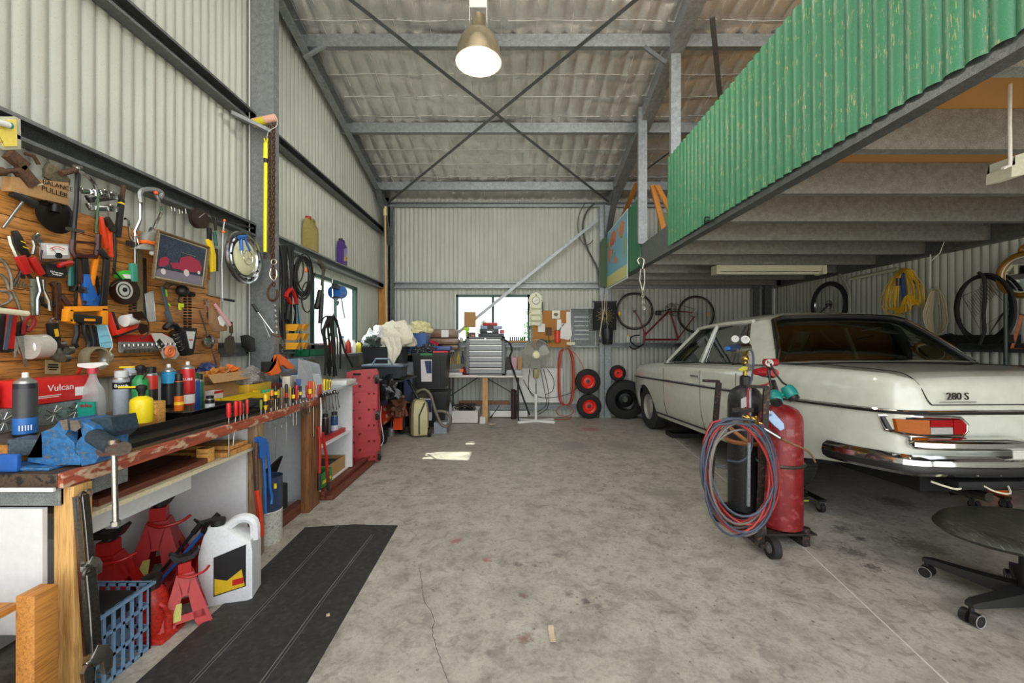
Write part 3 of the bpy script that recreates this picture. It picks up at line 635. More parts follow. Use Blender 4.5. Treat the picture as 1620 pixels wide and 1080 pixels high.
# ---------------- screwdrivers in the front rail
SP = Plane('X', BF+.010)
sd = [(362,637,661,724,'#cf2420','long red screwdriver nearest in the bench rail',.012,0),(373,634,659,704,'#cf2420','second red screwdriver, its shaft slanting left below the rail',.011,-4),(380,634,657,668,'#b81e1e','third red screwdriver from the vise end',.011,0),(385,637,654,672,'#6b4a30','thin brown awl between red screwdrivers',.006,0),(391,631,655,662,'#d0302a','slim red nut driver standing last of the red handles',.008,0),
 (413,632,648,662,'#7d8a2a','short olive screwdriver left of the yellow one',.008,0),(420,623,648,662,'#e0b51a','bulbous yellow screwdriver with black band',.012,0),(430,617,636,664,'#d97a1e','upper orange-capped screwdriver in the crowded rail',.011,0),(429,631,645,660,'#3a2a22','dark stubby screwdriver below the orange cap',.010,0),(436,609,631,724,'#1e1e1c','black and yellow screwdriver with the longest shaft',.011,0),(439,629,643,668,'#222222','stubby black screwdriver beside the wooden handle',.009,0),
 (445.5,612,641,676,'#6d5a4a','old grey-brown wooden-handled screwdriver',.012,0),(453,607,638,719,'#1f1c1c','black screwdriver with red stripe and very long shaft',.011,0),(459,611,632,658,'#caa11c','thin yellow and black screwdriver behind the long one',.007,0),(464,613,637,672,'#1c1c1c','black and yellow screwdriver with a fat handle mid rail',.012,0),(469,609,633,672,'#c5251e','curved red screwdriver right of the fat black one',.010,0),(475,610,631,648,'#241c1a','dark screwdriver with yellow tip near the spanners',.010,0),
 (485,609,629,650,'#8a1f1a','dark red screwdriver left of the big red and yellow one',.008,0),(490,602,631,652,'#d22a1c','big red and yellow screwdriver over the brown bench leg',.013,0),(496,603,629,690,'#dd7a20','orange screwdriver with a long thin shaft over the leg',.011,0),(504,608,629,640,'#b5261e','plain red screwdriver before the black clip',.009,0),(508,607,627,640,'#9c3a22','rusty red screwdriver with a cream end',.009,0)]
for i, (x, y0, y1, y2, c, lab, r, sl) in enumerate(sd):
    p0, p1, p2 = SP(x, y1, .0), SP(x, y0, .0), SP(x+sl, y2, .0); h = (p1.z-p0.z)
    hg = G(); nf = 10
    hg.lathe([(r*.55,0),(r*.8,h*.06),(r*.7,h*.14),(r,h*.25),(r*.95,h*.55),(r,h*.9),(r*.7,h*.985),(r*.3,h)], p0, (p1-p0), 12)
    parts = [P_('handle', C(c, .3), hg), P_('shaft', STEEL, G().cyl(p0+V((0,0,.004)), p2, .0032, n=8))]
    if i in (6,7,9,12,14,16,18): parts.append(P_('grip_band', {6:BLACK,7:BLACK,9:YEL,12:RED,14:YEL,16:YEL,18:YEL}[i], G().lathe([(r*1.03,h*.3),(r*1.06,h*.42),(r*1.03,h*.55)], p0, p1-p0, 12)))
    thing('screwdriver', lab, 'screwdriver', parts, 'screwdrivers in the bench rail')
for i, (x, dx) in enumerate(((513,0),(517,1),(521,2))):
    p0, p1 = SP(x, 620), SP(x+dx, 598); thing('screwdriver', ('leftmost yellow striped screwdriver beyond the black clip','middle yellow striped screwdriver beyond the black clip','rightmost yellow striped screwdriver beyond the black clip')[i], 'screwdriver', [P_('handle', YEL, G().lathe([(.006,0),(.010,.02),(.010,.09),(.006,.105)], p0, p1-p0, 10)), P_('stripe', BLACK, G().box(p0.x+.009, p0.x+.012, p0.y-.003, p0.y+.003, p0.z+.02, p0.z+.09))], 'screwdrivers in the bench rail')
# spanners
def spanner(pl, x0, y0, x1, y1, off, lab, grp, w=.007, ring=True, m=STEEL):
    a, b = pl(x0, y0, off), pl(x1, y1, off); g = G(); d = (b-a); L = d.length; d.normalize(); k = d.cross(pl.n).normalized()
    g.prism([a+d*L*.08-k*w*.5, b-d*L*.08-k*w*.5, b-d*L*.08+k*w*.5, a+d*L*.08+k*w*.5], pl.n*.004)
    g.torus(a+d*w*.6, w*1.05, w*.42, pl.n, 14, 6)
    # open jaw
    c = b-d*w*.7
    g.prism([c-k*w*1.3-d*w*.2, c-k*w*1.4+d*w*1.1, c-k*w*.55+d*w*1.5, c-k*w*.45+d*w*.3, c+k*w*.45+d*w*.3, c+k*w*.55+d*w*1.5, c+k*w*1.4+d*w*1.1, c+k*w*1.3-d*w*.2, c+k*w*.5-d*w*1.3, c-k*w*.5-d*w*1.3], pl.n*.005)
    return one('combination_spanner', lab, 'spanner', m, g, grp)
for i, (x, y0, y1, dx) in enumerate(((476,636,661,2),(480,634,657,2),(485,633,655,0),(511,622,646,1),(515,621,652,1),(520,620,648,1),(524,620,645,2),(529,619,647,3),(533,619,644,3),(527,640,667,2))):
    spanner(Plane('X', -1.505-.0*i), x, y0, x+dx, y1, 0, 'chrome spanner hanging from the bench rail', 'spanners hanging on the bench rail')
# the last two get their own wording
thing('magnetic_strip', 'black clip strip on the rail above the hanging spanners', 'strip', P_(None, BLACK, G().box(-1.515, -1.508, 3.22, 3.52, .855, .885)))
SPLB = ['chrome spanner hanging first over the bench leg', 'chrome spanner hanging second over the bench leg', 'chrome spanner hanging third over the bench leg', 'leftmost chrome spanner hanging against the white cabinet', 'second chrome spanner hanging against the white cabinet', 'third chrome spanner hanging against the white cabinet', 'fourth chrome spanner hanging against the white cabinet', 'fifth chrome spanner hanging against the white cabinet', 'rightmost chrome spanner hanging against the white cabinet', 'lowest chrome spanner hanging below the others on the cabinet']
sps = sorted([o for o in bpy.data.objects if o.name.startswith('combination_spanner')], key=lambda o: o.name)
for o, l in zip(sps, SPLB): o['label'] = l
# ---------------- under the bench
def stand(px, py, Y, s, yaw, lab, grey=False):
    o = V(((px-810)*Y/F, Y, 0)); g = G(); M = Mx.Translation(o) @ Mx.Rotation(yaw, 4, 'Z') @ Mx.Scale(s, 4)
    def T(x, y, z): return M @ V((x, y, z))
    # two splayed side frames with a cut-out, joined
    def face(pts, ax, sg, n):
        for pl_ in pts: g.prism([T(*( (sg*(.125-.085*z/.3), u, z) if ax else (u, sg*(.125-.085*z/.3), z))) for u, z in pl_], (M.to_3x3() @ V(n)))
    legs_ = [[(-.135,0),(-.062,0),(-.045,.035),(-.012,.20),(-.036,.30)], [(.135,0),(.062,0),(.045,.035),(.012,.20),(.036,.30)], [(-.036,.30),(.036,.30),(.0155,.18),(-.0155,.18)]]
    for sg in (-1, 1):
        face(legs_+[[(-.10,.045),(.10,.045),(.088,.085),(-.088,.085)]], 1, sg, (-sg*.006,0,0)); face(legs_+[[(-.10,.045),(.10,.045),(.088,.085),(-.088,.085)]], 0, sg, (0,-sg*.006,0))
    b1, b2 = T(-.035,-.035,.28), T(.035,.035,.36)
    col = G().loft([[T(x*k, y*k, z) for x, y in ((-.034,-.034),(.034,-.034),(.034,.034),(-.034,.034))] for z, k in ((.22,1),(.36,.9))])
    sad = G().loft([[T(x, y, z) for x, z in pr] for y, pr in ((-.03, [(-.075,.42),(-.045,.375),(.045,.375),(.075,.42),(.065,.43),(.03,.40),(-.03,.40),(-.065,.43)]), (.03, [(-.075,.42),(-.045,.375),(.045,.375),(.075,.42),(.065,.43),(.03,.40),(-.03,.40),(-.065,.43)]))])
    sad.cyl(T(0,0,.33), T(0,0,.38), .022*s)
    hd = G().tube([T(-.03,-.045,.30), T(.02,-.07,.285), T(.09,-.06,.29), T(.12,-.02,.30)], .0075*s, smooth=3)
    lb = G().prism([T(x, -.122+.08*z/.3, z) for x, z in ((-.07,.06),(-.02,.06),(-.015,.15),(-.04,.15))], (M.to_3x3() @ V((0,-.003,0))))
    return thing('jack_stand', lab, 'jack stand', [P_('frame', RED, g), P_('column', RED, col), P_('saddle', BLACK, sad), P_('handle', RED, hd), P_('warning_label', C('#b9b25a', .5), lb)], 'red jack stands under the bench')
stand(252, 950, 2.22, 1.14, .5, 'tall red jack stand with black saddle in the middle under the bench')
stand(172, 950, 1.93, 1.02, .2, 'red jack stand partly hidden behind the blue-grey crate')
stand(292, 970, 1.92, .76, .7, 'short red jack stand in front, with yellow warning label')
stand(328, 940, 2.27, .78, .9, 'short red jack stand tucked against the plastic jug')
p = at(240, 1005, 1.82); o = V((p.x, p.y, 0))
thing('bottle_jack', 'red hydraulic bottle jack beside the crate under the bench', 'bottle jack', [P_('body', mat('greasy_red', '#b5281a', .4, dirt='#6d1c12', var=.3), G().lathe([(.055,.02),(.06,.03),(.06,.15),(.052,.19),(.036,.21)], o)), P_('base', mat('greasy_red', '#b5281a'), G().box(o.x-.07, o.x+.10, o.y-.065, o.y+.065, 0, .022, bev=.006)), P_('ram', DSTEEL, G().lathe([(.030,.20),(.030,.235),(.036,.24),(.036,.262),(.02,.265)], o)), P_('pump', mat('greasy_red', '#b5281a'), G().cyl(o+V((.075,0,.02)), o+V((.075,0,.10)), .016).tube([o+V((.075,0,.09)), o+V((.072,-.02,.14)), o+V((.05,-.02,.15))], .008))])
# crate of blue-grey plastic
def crate(o, lx, ly, h, m):
    g = G()
    for z in (.005, h*.33, h*.66, h-.012):
        for (x0, x1, y0, y1) in ((0,lx,0,.008),(0,lx,ly-.008,ly),(0,.008,0,ly),(lx-.008,lx,0,ly)): g.box(o.x+x0, o.x+x1, o.y+y0, o.y+y1, z, z+.012)
    for t in [k/6 for k in range(7)]:
        g.box(o.x+t*(lx-.01), o.x+t*(lx-.01)+.01, o.y, o.y+.008, 0, h); g.box(o.x+t*(lx-.01), o.x+t*(lx-.01)+.01, o.y+ly-.008, o.y+ly, 0, h)
        g.box(o.x, o.x+.008, o.y+t*(ly-.01), o.y+t*(ly-.01)+.01, 0, h); g.box(o.x+lx-.008, o.x+lx, o.y+t*(ly-.01), o.y+t*(ly-.01)+.01, 0, h)
    for k in range(8): g.box(o.x, o.x+lx, o.y+ly*k/8+.01, o.y+ly*k/8+.02, .0, .006)
    g.box(o.x-.012, o.x+lx+.012, o.y-.012, o.y+.004, h-.01, h); g.box(o.x-.012, o.x+lx+.012, o.y+ly-.004, o.y+ly+.012, h-.01, h); g.box(o.x+lx-.004, o.x+lx+.012, o.y, o.y+ly, h-.01, h); g.box(o.x-.012, o.x+.004, o.y, o.y+ly, h-.01, h)
    return g
one('milk_crate', 'blue-grey open-mesh plastic crate under the near end of the bench', 'crate', C('#6f8fae', .45), crate(V((-1.80, 1.50, 0)), .27, .24, .28, None))
one('oil_pan', 'black drip tray sitting in the blue-grey crate', 'tray', BLACK, G().box(-1.78, -1.56, 1.53, 1.71, .20, .27, bev=.01))
# coolant jug
def jug(o, w, d, h, m, capm, nm, lab, yaw=0, label=None, grp=None):
    M = Mx.Translation(o) @ Mx.Rotation(yaw, 4, 'Z')
    ring = [(-.5,-.42),(-.42,-.5),(.42,-.5),(.5,-.42),(.5,.42),(.42,.5),(-.42,.5),(-.5,.42)]
    rows = []
    for z, kx, kd, ox in ((0,.94,.94,0),(.02,1,1,0),(.62,1,1,0),(.74,.92,.92,0),(.84,.62,.7,-.12),(.90,.34,.5,-.22),(.93,.30,.44,-.24)):
        rows.append([M @ V((x*w*kx+ox*w, y*d*kd, z*h)) for x, y in ring])
    g = G().loft(rows)
    g.tube([M @ V((-.1*w,0,.86*h)), M @ V((.18*w,0,.98*h)), M @ V((.44*w,0,.93*h)), M @ V((.47*w,0,.70*h))], d*.16, smooth=4)
    cp = G().cyl(M @ V((-.24*w,0,.92*h)), M @ V((-.24*w,0,1.0*h)), w*.14)
    ps = [P_('container', m, g), P_('cap', capm, cp)]
    if label:
        pp_ = M.to_3x3() @ V((0, -.001, 0))
        ps.append(P_('label', C(label, .4), G().prism([M @ V((x*w, -d*.505, z*h)) for x, z in ((-.20,.12),(.40,.20),(.40,.72),(-.20,.60))], pp_), P_('label_picture', C('#c8a51e', .4), G().prism([M @ V((x*w, -d*.516, z*h)) for x, z in ((-.18,.14),(.38,.21),(.32,.42),(.05,.30),(-.18,.34))], pp_)), P_('emblem', RED, G().prism([M @ V((x*w, -d*.526, z*h)) for x, z in ((.15,.23),(.36,.25),(.36,.32),(.15,.30))], pp_))))
    return thing(nm, lab, 'jug', ps, grp)
p = at(363, 940, 2.16); jug(V((-1.437, 2.10, 0)), .235, .15, .40, C('#d3d4d6', .35), BLACK, 'coolant_jug', 'large translucent white plastic jug with black and yellow label under the bench', .25, '#1b1b1d')
for i, (a, b_) in enumerate((((318,828),(290,862)), ((339,822),(300,866)))):
    pa, pb = at(a[0], a[1], 2.15), at(b_[0], b_[1], 2.12); d = (pa-pb)
    thing('jack_handle', ('black-shafted handle leaning among the red jack stands', 'blue-shafted handle with black grip leaning among the jack stands')[i], 'jack handle', [P_('shaft', (BLACK, BLUE)[i], G().cyl(pb-d*1.2, pb+d*.8, .009)), P_('grip', BLACK, G().cyl(pb+d*.55, pa+d*.05, .014))], 'jack handles');  # loose jack handles, each a shaft with a grip
for o_ in [x for x in bpy.data.objects if x.name.startswith('jack_handle')]: pass; o_.name = 'jack_handle'
# wrenches hung on the leg
LP = Plane('X', -1.50)
def adjw(pl, pts, w, lab, jw, off=0, grp='adjustable wrenches on the bench leg'):
    q = [pl(x, y, off) for x, y in pts]; g = G()
    for a, b_ in zip(q, q[1:]):
        d = (b_-a).normalized(); k = d.cross(pl.n).normalized(); g.prism([a-k*w/2, b_-k*w/2, b_+k*w/2, a+k*w/2], pl.n*.012)
    ed = G()
    for sd_ in (-1, 1):
        dd = (q[-1]-q[0]).normalized(); kk = dd.cross(pl.n).normalized(); ed.tube([x_+kk*sd_*w*.46+pl.n*.009 for x_ in q], w*.11, 6)
    a, b_ = q[-2], q[-1]; d = (b_-a).normalized(); k = d.cross(pl.n).normalized(); c = b_
    g.torus(q[0], w*.5, w*.22, pl.n, 14, 6)
    hd = G().prism([c-k*jw*.5-d*jw*.3, c-k*jw*.75+d*jw*.35, c-k*jw*.65+d*jw*1.1, c-k*jw*.25+d*jw*1.15, c-k*jw*.2+d*jw*.35, c+k*jw*.25+d*jw*.3, c+k*jw*.35-d*jw*.25, c-k*jw*0-d*jw*.7], pl.n*.016)
    hd.bevel(.003)
    jaw = G().prism([c+k*jw*.27+d*jw*.28, c+k*jw*.25+d*jw*1.0, c+k*jw*.7+d*jw*.9, c+k*jw*.75+d*jw*.2, c+k*jw*.55-d*jw*.1], pl.n*.014)
    kn = G().cyl(c+k*jw*.1+pl.n*.0, c+k*jw*.5+pl.n*.0, jw*.14, n=10)
    return thing('adjustable_wrench', lab, 'wrench', [P_('handle', DSTEEL, g), P_('handle_rim', CHROME, ed), P_('head', mat('satin_steel', '#8a8880', .35, .9), hd), P_('jaw', STEEL, jaw), P_('knurl', STEEL, kn)], grp)
adjw(Plane('X', -1.49), [(131,783),(136,830),(141,892)], .020, 'upper adjustable wrench hanging on the pine bench leg', .042)
adjw(Plane('X', -1.46), [(140,905),(145,960),(150,1040)], .030, 'large lower adjustable wrench hanging down past the pine leg', .068)
g = G(); LP.bar(g, 122, 785, 131, 905, .014, 0, .01); LP.bar(g, 131, 900, 140, 1035, .018, 0, .01); LP.ring(g, 140, 780, .012, .004, .01)
one('ring_spanner', 'long plain spanner hanging behind the adjustable wrenches', 'spanner', STEEL, g)
# pine stool and red drawers at the corner
thing('pine_shelf_unit', 'honey-coloured pine stand with square leg at the bottom left corner', 'stand', [P_('top', PINE, G().box(-2.16, -1.56, 1.12, 1.30, .455, .475)), P_('leg', PINE, G().box(-1.56, -1.50, 1.29, 1.36, 0, .50, bev=.003)), P_('leg', PINE, G().box(-2.14, -2.08, 1.29, 1.36, 0, .50, bev=.003))])
thing('drawer_cabinet', 'small red cabinet of clear parts drawers below the pine top', 'drawer cabinet', [P_('case', C('#b3221a', .4), G().box(-1.98, -1.64, 1.24, 1.27, .0, .33).box(-1.98,-1.64,1.16,1.27,.31,.33).box(-1.66,-1.64,1.16,1.27,0,.33).box(-1.98,-1.96,1.16,1.27,0,.33))]+
 [P_('drawer', CLEAR, G().box(-1.955+.06*a, -1.90+.06*a, 1.16, 1.235, .01+.06*b_, .055+.06*b_)) for a in range(5) for b_ in range(5)])
# ---------------- second bay below the rail
UP = Plane('X', -1.505)
g = G(); UP.poly(g, [(407,692),(412,690),(421,694),(424,702),(421,722),(416,726),(411,722),(410,706)], 0, .02)
h1 = G(); UP.tube(h1, [(416,722),(419,760),(420,812)], .0085, .01); UP.tube(h1, [(422,700),(426,740),(427,770),(430,785),(429,797)], .0085, .01, smooth=3)
thing('pipe_wrench', 'bright blue pipe wrench hanging on the second bench leg', 'pipe wrench', [P_('jaw', BLUE, g), P_('handle', BLUE, h1)])
g = G(); UP.tube(g, [(402,712),(404,735),(405,775)], [.012,.018,.012,.009], .0); UP.tube(g, [(406,700),(405,720),(407,775)], [.01,.016,.01,.009], .02)
h2 = G(); UP.tube(h2, [(405,775),(409,812),(411,850)], .0115, .0); UP.tube(h2, [(407,775),(412,812),(415,846)], .0115, .02)
thing('bolt_cutter', 'rusty-jawed bolt cutter with orange-red handles beside the blue wrench', 'bolt cutter', [P_('jaws', RUST, g), P_('handle', C('#d8401c', .4), h2)])
UP2 = Plane('X', -1.50)
g = G(); UP2.tube(g, [(507,628),(508,650),(507,690)], [.008,.01,.012,.008], 0); h2 = G(); UP2.tube(h2, [(504,674),(506,710),(505,762)], .012, 0); UP2.tube(h2, [(510,684),(516,720),(519,762)], .012, .01)
e = G(); UP2.tube(e, [(505,748),(505,775)], .0135, 0); UP2.tube(e, [(518,745),(520,775)], .0135, .01)
thing('bolt_cutter', 'long bright red bolt cutter hanging against the white cabinet', 'bolt cutter', [P_('jaws', STEEL, g), P_('handle', RED, h2), P_('grip', BLACK, e)])
p = V((-1.585, 2.68, 0)); 
thing('paint_tin', 'tall white paint tin on the floor under the blue tin', 'tin', [P_(None, mat('white_tin', '#cfcdc2', .5, dirt='#8a8674'), G().lathe([(.075,0),(.078,.005),(.078,.20),(.080,.205),(.078,.21)], p))])
thing('paint_tin', 'dark blue oil tin with a yellow label standing on the white tin', 'tin', [P_('body', C('#33415c', .45), G().lathe([(.076,.21),(.078,.215),(.078,.42),(.080,.425),(.072,.425),(.072,.40)], p)), P_('label', YEL, G().box(p.x+.055, p.x+.075, p.y-.055, p.y-.04, .36, .39, rz=-.7))])
one('steel_bracket', 'dark triangular steel bracket leaning in the second bay', 'bracket', DSTEEL, G().prism([(-1.80,2.62,.28),(-1.78,3.16,.42),(-1.75,2.78,.05),(-1.76,2.66,.05)], (.02,0,0)).prism([(-1.74,2.70,.25),(-1.74,2.90,.36),(-1.72,2.84,.06),(-1.72,2.78,.06)], (.012,0,0)))
one('steel_pipe', 'short black pipe standing at the foot of the brown leg', 'pipe', BLACKR, G().cyl((-1.70,3.02,.08),(-1.70,3.02,.25),.045)); 
one('scrap_metal', 'heap of greasy steel offcuts on the floor of the second bay', 'scrap', DSTEEL, (lambda g: [g.cyl((-1.95+rnd.random()*.25, 2.66+rnd.random()*.4, .04+rnd.random()*.1), (-1.95+rnd.random()*.25, 2.66+rnd.random()*.4, .04+rnd.random()*.1), .012+rnd.random()*.02, n=8) for _ in range(26)] and g)(G()), kind='stuff')
# inside the white cabinet
thing('cardboard_box', 'open cardboard box on the floor of the white cabinet', 'box', P_(None, CARD, G().box(-2.0,-1.62,3.62,3.628,.08,.20).box(-2.0,-1.62,3.98,3.99,.08,.20).box(-1.628,-1.62,3.62,3.99,.08,.20).box(-2.0,-1.99,3.62,3.99,.08,.20).box(-2.0,-1.62,3.62,3.99,.08,.085), P_('contents', BLACK, G().box(-1.98,-1.64,3.64,3.97,.09,.17))))
thing('produce_box', 'green printed carton of oddments on the cabinet floor near the bolt cutter', 'box', P_(None, C('#2f8a3e', .5), G().box(-1.90,-1.58,3.38,3.385,.08,.20).box(-1.90,-1.58,3.59,3.6,.08,.20).box(-1.585,-1.578,3.38,3.6,.08,.20).box(-1.9,-1.58,3.38,3.6,.08,.085), P_('printed_band', YEL, G().box(-1.577,-1.575,3.42,3.58,.11,.135)), P_('contents', DSTEEL, G().box(-1.88,-1.60,3.40,3.58,.09,.16))))
for i, (y, x, c, h) in enumerate(((3.84,-1.66,'#2a4a86',.21),(3.78,-1.72,'#3a2a2a',.20),(3.92,-1.70,'#d0d0d0',.14))):
    can(810+x*F/y, y, .437, h, .032, c, 'spray_can', ('blue and white aerosol can standing on the white cabinet shelf','dark aerosol can behind the blue one on the cabinet shelf','short white can at the back of the cabinet shelf')[i], cap='#222222', group=None, band=[(.2,.5,'#c8ccd4')] if i == 0 else None)
one('level', 'long red level lying on the white cabinet shelf', 'level', RED, G().box(-1.64,-1.60,3.38,3.95,.437,.475)); bpy.data.objects['level'].name = 'spirit_level'
one('hand_plane', 'black-handled tool lying behind the red level', 'tool', BLACK, lump((-1.75,3.6,.437),.05,.1,.04,4,.2))
one('funnel', 'curved white plastic panel standing in the cabinet', 'panel', WHITE, G().prism([(-1.95,3.42,.44),(-1.62,3.40,.44),(-1.62,3.42,.62),(-1.68,3.44,.74),(-1.95,3.46,.82)], (0,.006,0))); bpy.data.objects['funnel'].name = 'plastic_sheet'
# on the cabinet top
one('parts_case', 'clear plastic parts case on the end of the white cabinet', 'case', C('#c8c8c4', .3), G().box(-1.70,-1.50,3.72,3.96,.90,.945, bev=.006))
thing('parts_organiser', 'upright wedge-shaped clear parts holder on the cabinet top', 'organiser', [P_('side_plate', C('#9aa0a4', .3), G().prism([(-1.78,3.40,.90),(-1.60,3.36,.90),(-1.66,3.38,1.10),(-1.78,3.42,1.16)], (0,.006,0))), P_('side_plate', C('#9aa0a4', .3), G().prism([(-1.86,3.62,.90),(-1.66,3.62,.90),(-1.70,3.62,1.10),(-1.84,3.62,1.14)], (0,.006,0))), P_('compartment', C('#c6cbd0', .25), G().box(-1.80,-1.66,3.40,3.62,.90,1.02, taper=.7))])
for i in range(9):
    c = ('#8a3028','#d0c8b8','#2c4c86','#3a3a3a','#b0b4b8','#b8452e','#d8d8d2','#545c64','#caa23a')[i]
    x, y = -1.98+.075*(i % 3)*1.4, 3.44+.17*(i//3)
    one('parts_box', ('dark red','cream','navy','charcoal','silver','brick red','white','slate','mustard')[i]+' little parts box in the clutter on the cabinet top', 'box', C(c, .45), G().box(x-.03, x+.03, y-.05, y+.05, .90, .95+.02*((i*7) % 4), bev=.004, rz=.2*i), 'small parts boxes on the cabinet')
# rubber mat
rm = mat('ribbed_black_mat', '#2c2c2b', .6, var=.4, scale=7, bump=.2, dirt='#3c3a37')
thing('rubber_mat', 'long black rubber mat on the concrete in front of the workbench', 'mat', P_(None, rm, G().prism([(-1.43,1.0,0),(-.775,1.0,0),(-.78,1.565,0),(-.805,2.89,0),(-1.12,2.905,0),(-1.44,2.86,0),(-1.42,2.3,0)], (0,0,.008)), P_('groove', C('#77756e', .7), G().tube([(-1.22,1.1,.007),(-1.22,2.1,.007),(-1.23,2.88,.007)], .0022, 4).tube([(-1.205,1.1,.007),(-1.205,2.1,.007),(-1.215,2.88,.007)], .0022, 4).tube([(-.955,1.1,.006),(-.955,2.1,.006),(-.94,2.75,.006)], .004, 4).tube([(-.94,1.1,.006),(-.94,2.1,.006),(-.925,2.75,.006)], .003, 4))))
# ------------------------------------------------------------------ tool wall
gs = [G().box(-2.235, -2.217, .9, (3.0 if k > 3 else 3.10)+.02*(k % 2), 1.215+.107*k, 1.215+.107*k+.104, bev=.002) for k in range(-1, 7)]
thing('tool_board', 'honey-coloured board of horizontal timber planks behind the hanging tools', 'tool board', [P_('plank', BOARD, g) for g in gs])
SPLIT = ('grip','rivet','stud','picture_wheel','marks','flash','lens','insert','scale','picture_bumper','edge','clip','print','handle_','leg_','band_','picture_car')
OR = dict(a=(0,160), b=(200,160), c=(0,360), d=(200,360), e=(400,340), f=(400,520))
def tl(name, label, cat, o, parts, pl=None, grp=None):
    """a hanging tool; shapes are listed in the units of the enlarged view o"""
    pl = pl or W; ox, oy = OR[o]; c = lambda x, y, *k: (ox+x/4.5, oy+y/4.5)+tuple(k)
    ps = []
    parts = [q for p in parts for q in ([(p[0], p[1], [op])+tuple(p[3:]) for op in p[2]] if p[0] in SPLIT else [p])]
    for p in parts:
        nm, m, ops = p[:3]; g = G()
        for op in ops:
            k = op[0]
            if k == 'p': pl.poly(g, [c(*q) for q in op[1]], op[2] if len(op) > 2 else .0, op[3] if len(op) > 3 else .01)
            elif k == 't': pl.tube(g, [c(*q) for q in op[1]], op[2], op[3] if len(op) > 3 else .02, op[4] if len(op) > 4 else 0, op[5] if len(op) > 5 else False)
            elif k == 'b': pl.bar(g, *c(op[1], op[2]), *c(op[3], op[4]), op[5], op[6] if len(op) > 6 else .01, op[7] if len(op) > 7 else .01, op[8] if len(op) > 8 else None)
            elif k == 'd': pl.disc(g, *c(op[1], op[2]), op[3], op[4] if len(op) > 4 else 0, op[5] if len(op) > 5 else .01)
            elif k == 'r': pl.ring(g, *c(op[1], op[2]), op[3], op[4], op[5] if len(op) > 5 else .02)
            elif k == 'l': pl.lathe(g, *c(op[1], op[2]), op[3], op[4] if len(op) > 4 else 0)
            elif k == 's': p_ = pl(*c(op[1], op[2]), op[4] if len(op) > 4 else .02); g.ball(p_, op[3])
            elif k == 'x': g.cyl(pl(*c(op[1], op[2]), op[6] if len(op) > 6 else .02), pl(*c(op[3], op[4]), op[6] if len(op) > 6 else .02), op[5], op[7] if len(op) > 7 else None)
        if all(op[0] in 'pb' for op in ops) and max((op[3] if len(op) > 3 else .01) if op[0] == 'p' else (op[7] if len(op) > 7 else .01) for op in ops) >= .012: g.bevel(.003)
        ps.append(P_(nm, m, g, label=p[3] if len(p) > 3 else None))
    return thing(name, label, cat, ps, grp)
CR = CHROME; DS = DSTEEL; ST_ = STEEL; BK_ = BLACK
def sec(pts, ch=None): return pts
tl('brush_holder', 'yellow plastic holder on the girt at the left edge with a white tube in it', 'holder', 'a', [('shell', C('#bfbda6', .4), [('p', [(-60,110),(130,108),(150,120),(155,345),(25,348),(-60,300)], .0, .03)]), ('panel', C('#e8d25a', .45), [('p', [(-60,140),(118,130),(124,320),(30,322),(20,290),(-60,280)], .03, .006)]), ('tube', WHITE, [('x', -60,135, 62,170, .013, .05)]), ('tube_end', C('#1f8a9a', .4), [('x', 62,170, 78,175, .0135, .05)])])
tl('clamp', 'rusty square-headed clamp hanging from the girt top left', 'clamp', 'a', [('jaw', RUST, [('b', 80,370, 200,470, .045, .03, .03), ('b', 150,470, 260,600, .05, .03, .03), ('t', [(180,375),(240,390),(275,450)], .008, .02)]), ('screw', RUST, [('x', -30,505, 140,490, .010, .05), ('x', -40,505, 25,500, .018, .05)]), ('tip', CREAM, [('t', [(255,600),(300,590),(315,565)], .007, .04)])])
tl('clamp', 'rusty wedge-shaped puller clamp above the cardboard box', 'clamp', 'a', [('plate', mat('olive_rust', '#6b604c', .6, .4, var=.4), [('p', [(325,480),(360,430),(440,480),(505,560),(500,600),(440,612),(330,540)], .02, .02)]), ('bolt', RUST, [('x', 430,515, 540,488, .013, .05)]), ('wing_nut', ST_, [('b', 520,460, 590,470, .012, .04, .008), ('s', 550,480, .012, .045)])])
tl('cardboard_box', 'small cardboard box handwritten BALANCE PULLER on the tool board', 'box', 'a', [('box', CARD, [('p', [(80,535),(300,560),(492,580),(492,742),(290,695),(80,640)], .0, .045)]), ('lettering', BK_, [])][:1])
g1 = textg('BALANCE', W(92, 294, .049), W(110,298)-W(75,288), (0,0,1), .030, .001); g2 = textg('PULLER', W(87, 304, .049), W(110,312)-W(72,300), (0,0,1), .034, .001)
cb = [o for o in bpy.data.objects if o.get('label', '').startswith('small cardboard box handwritten')][0]
for g_ in (g1, g2): kid(P_('lettering', BK_, g_, smooth=0), cb, cb.location.copy())
tl('hex_wrench', 'T-handled hex key with black grip at the upper left of the board', 'wrench', 'a', [('handle', BK_, [('b', 100,650, 275,742, .032, .02, .024)]), ('shaft', ST_, [('x', 160,715, 22,903, .006, .035)]), ('tip', C('#c07a50'), [('s', 105,655, .012, .03)])])
tl('face_plate', 'black round disc with a central stub on the upper board', 'disc tool', 'a', [('disc', C('#1d1714', .35, .4), [('l', 385,815, [(.0,0),(.082,.004),(.084,.012),(.06,.02),(0,.022)], .01)]), ('stub', C('#1d1714', .35, .4), [('x', 390,790, 395,740, .02, .04), ('x', 330,712, 425,745, .006, .045)])])
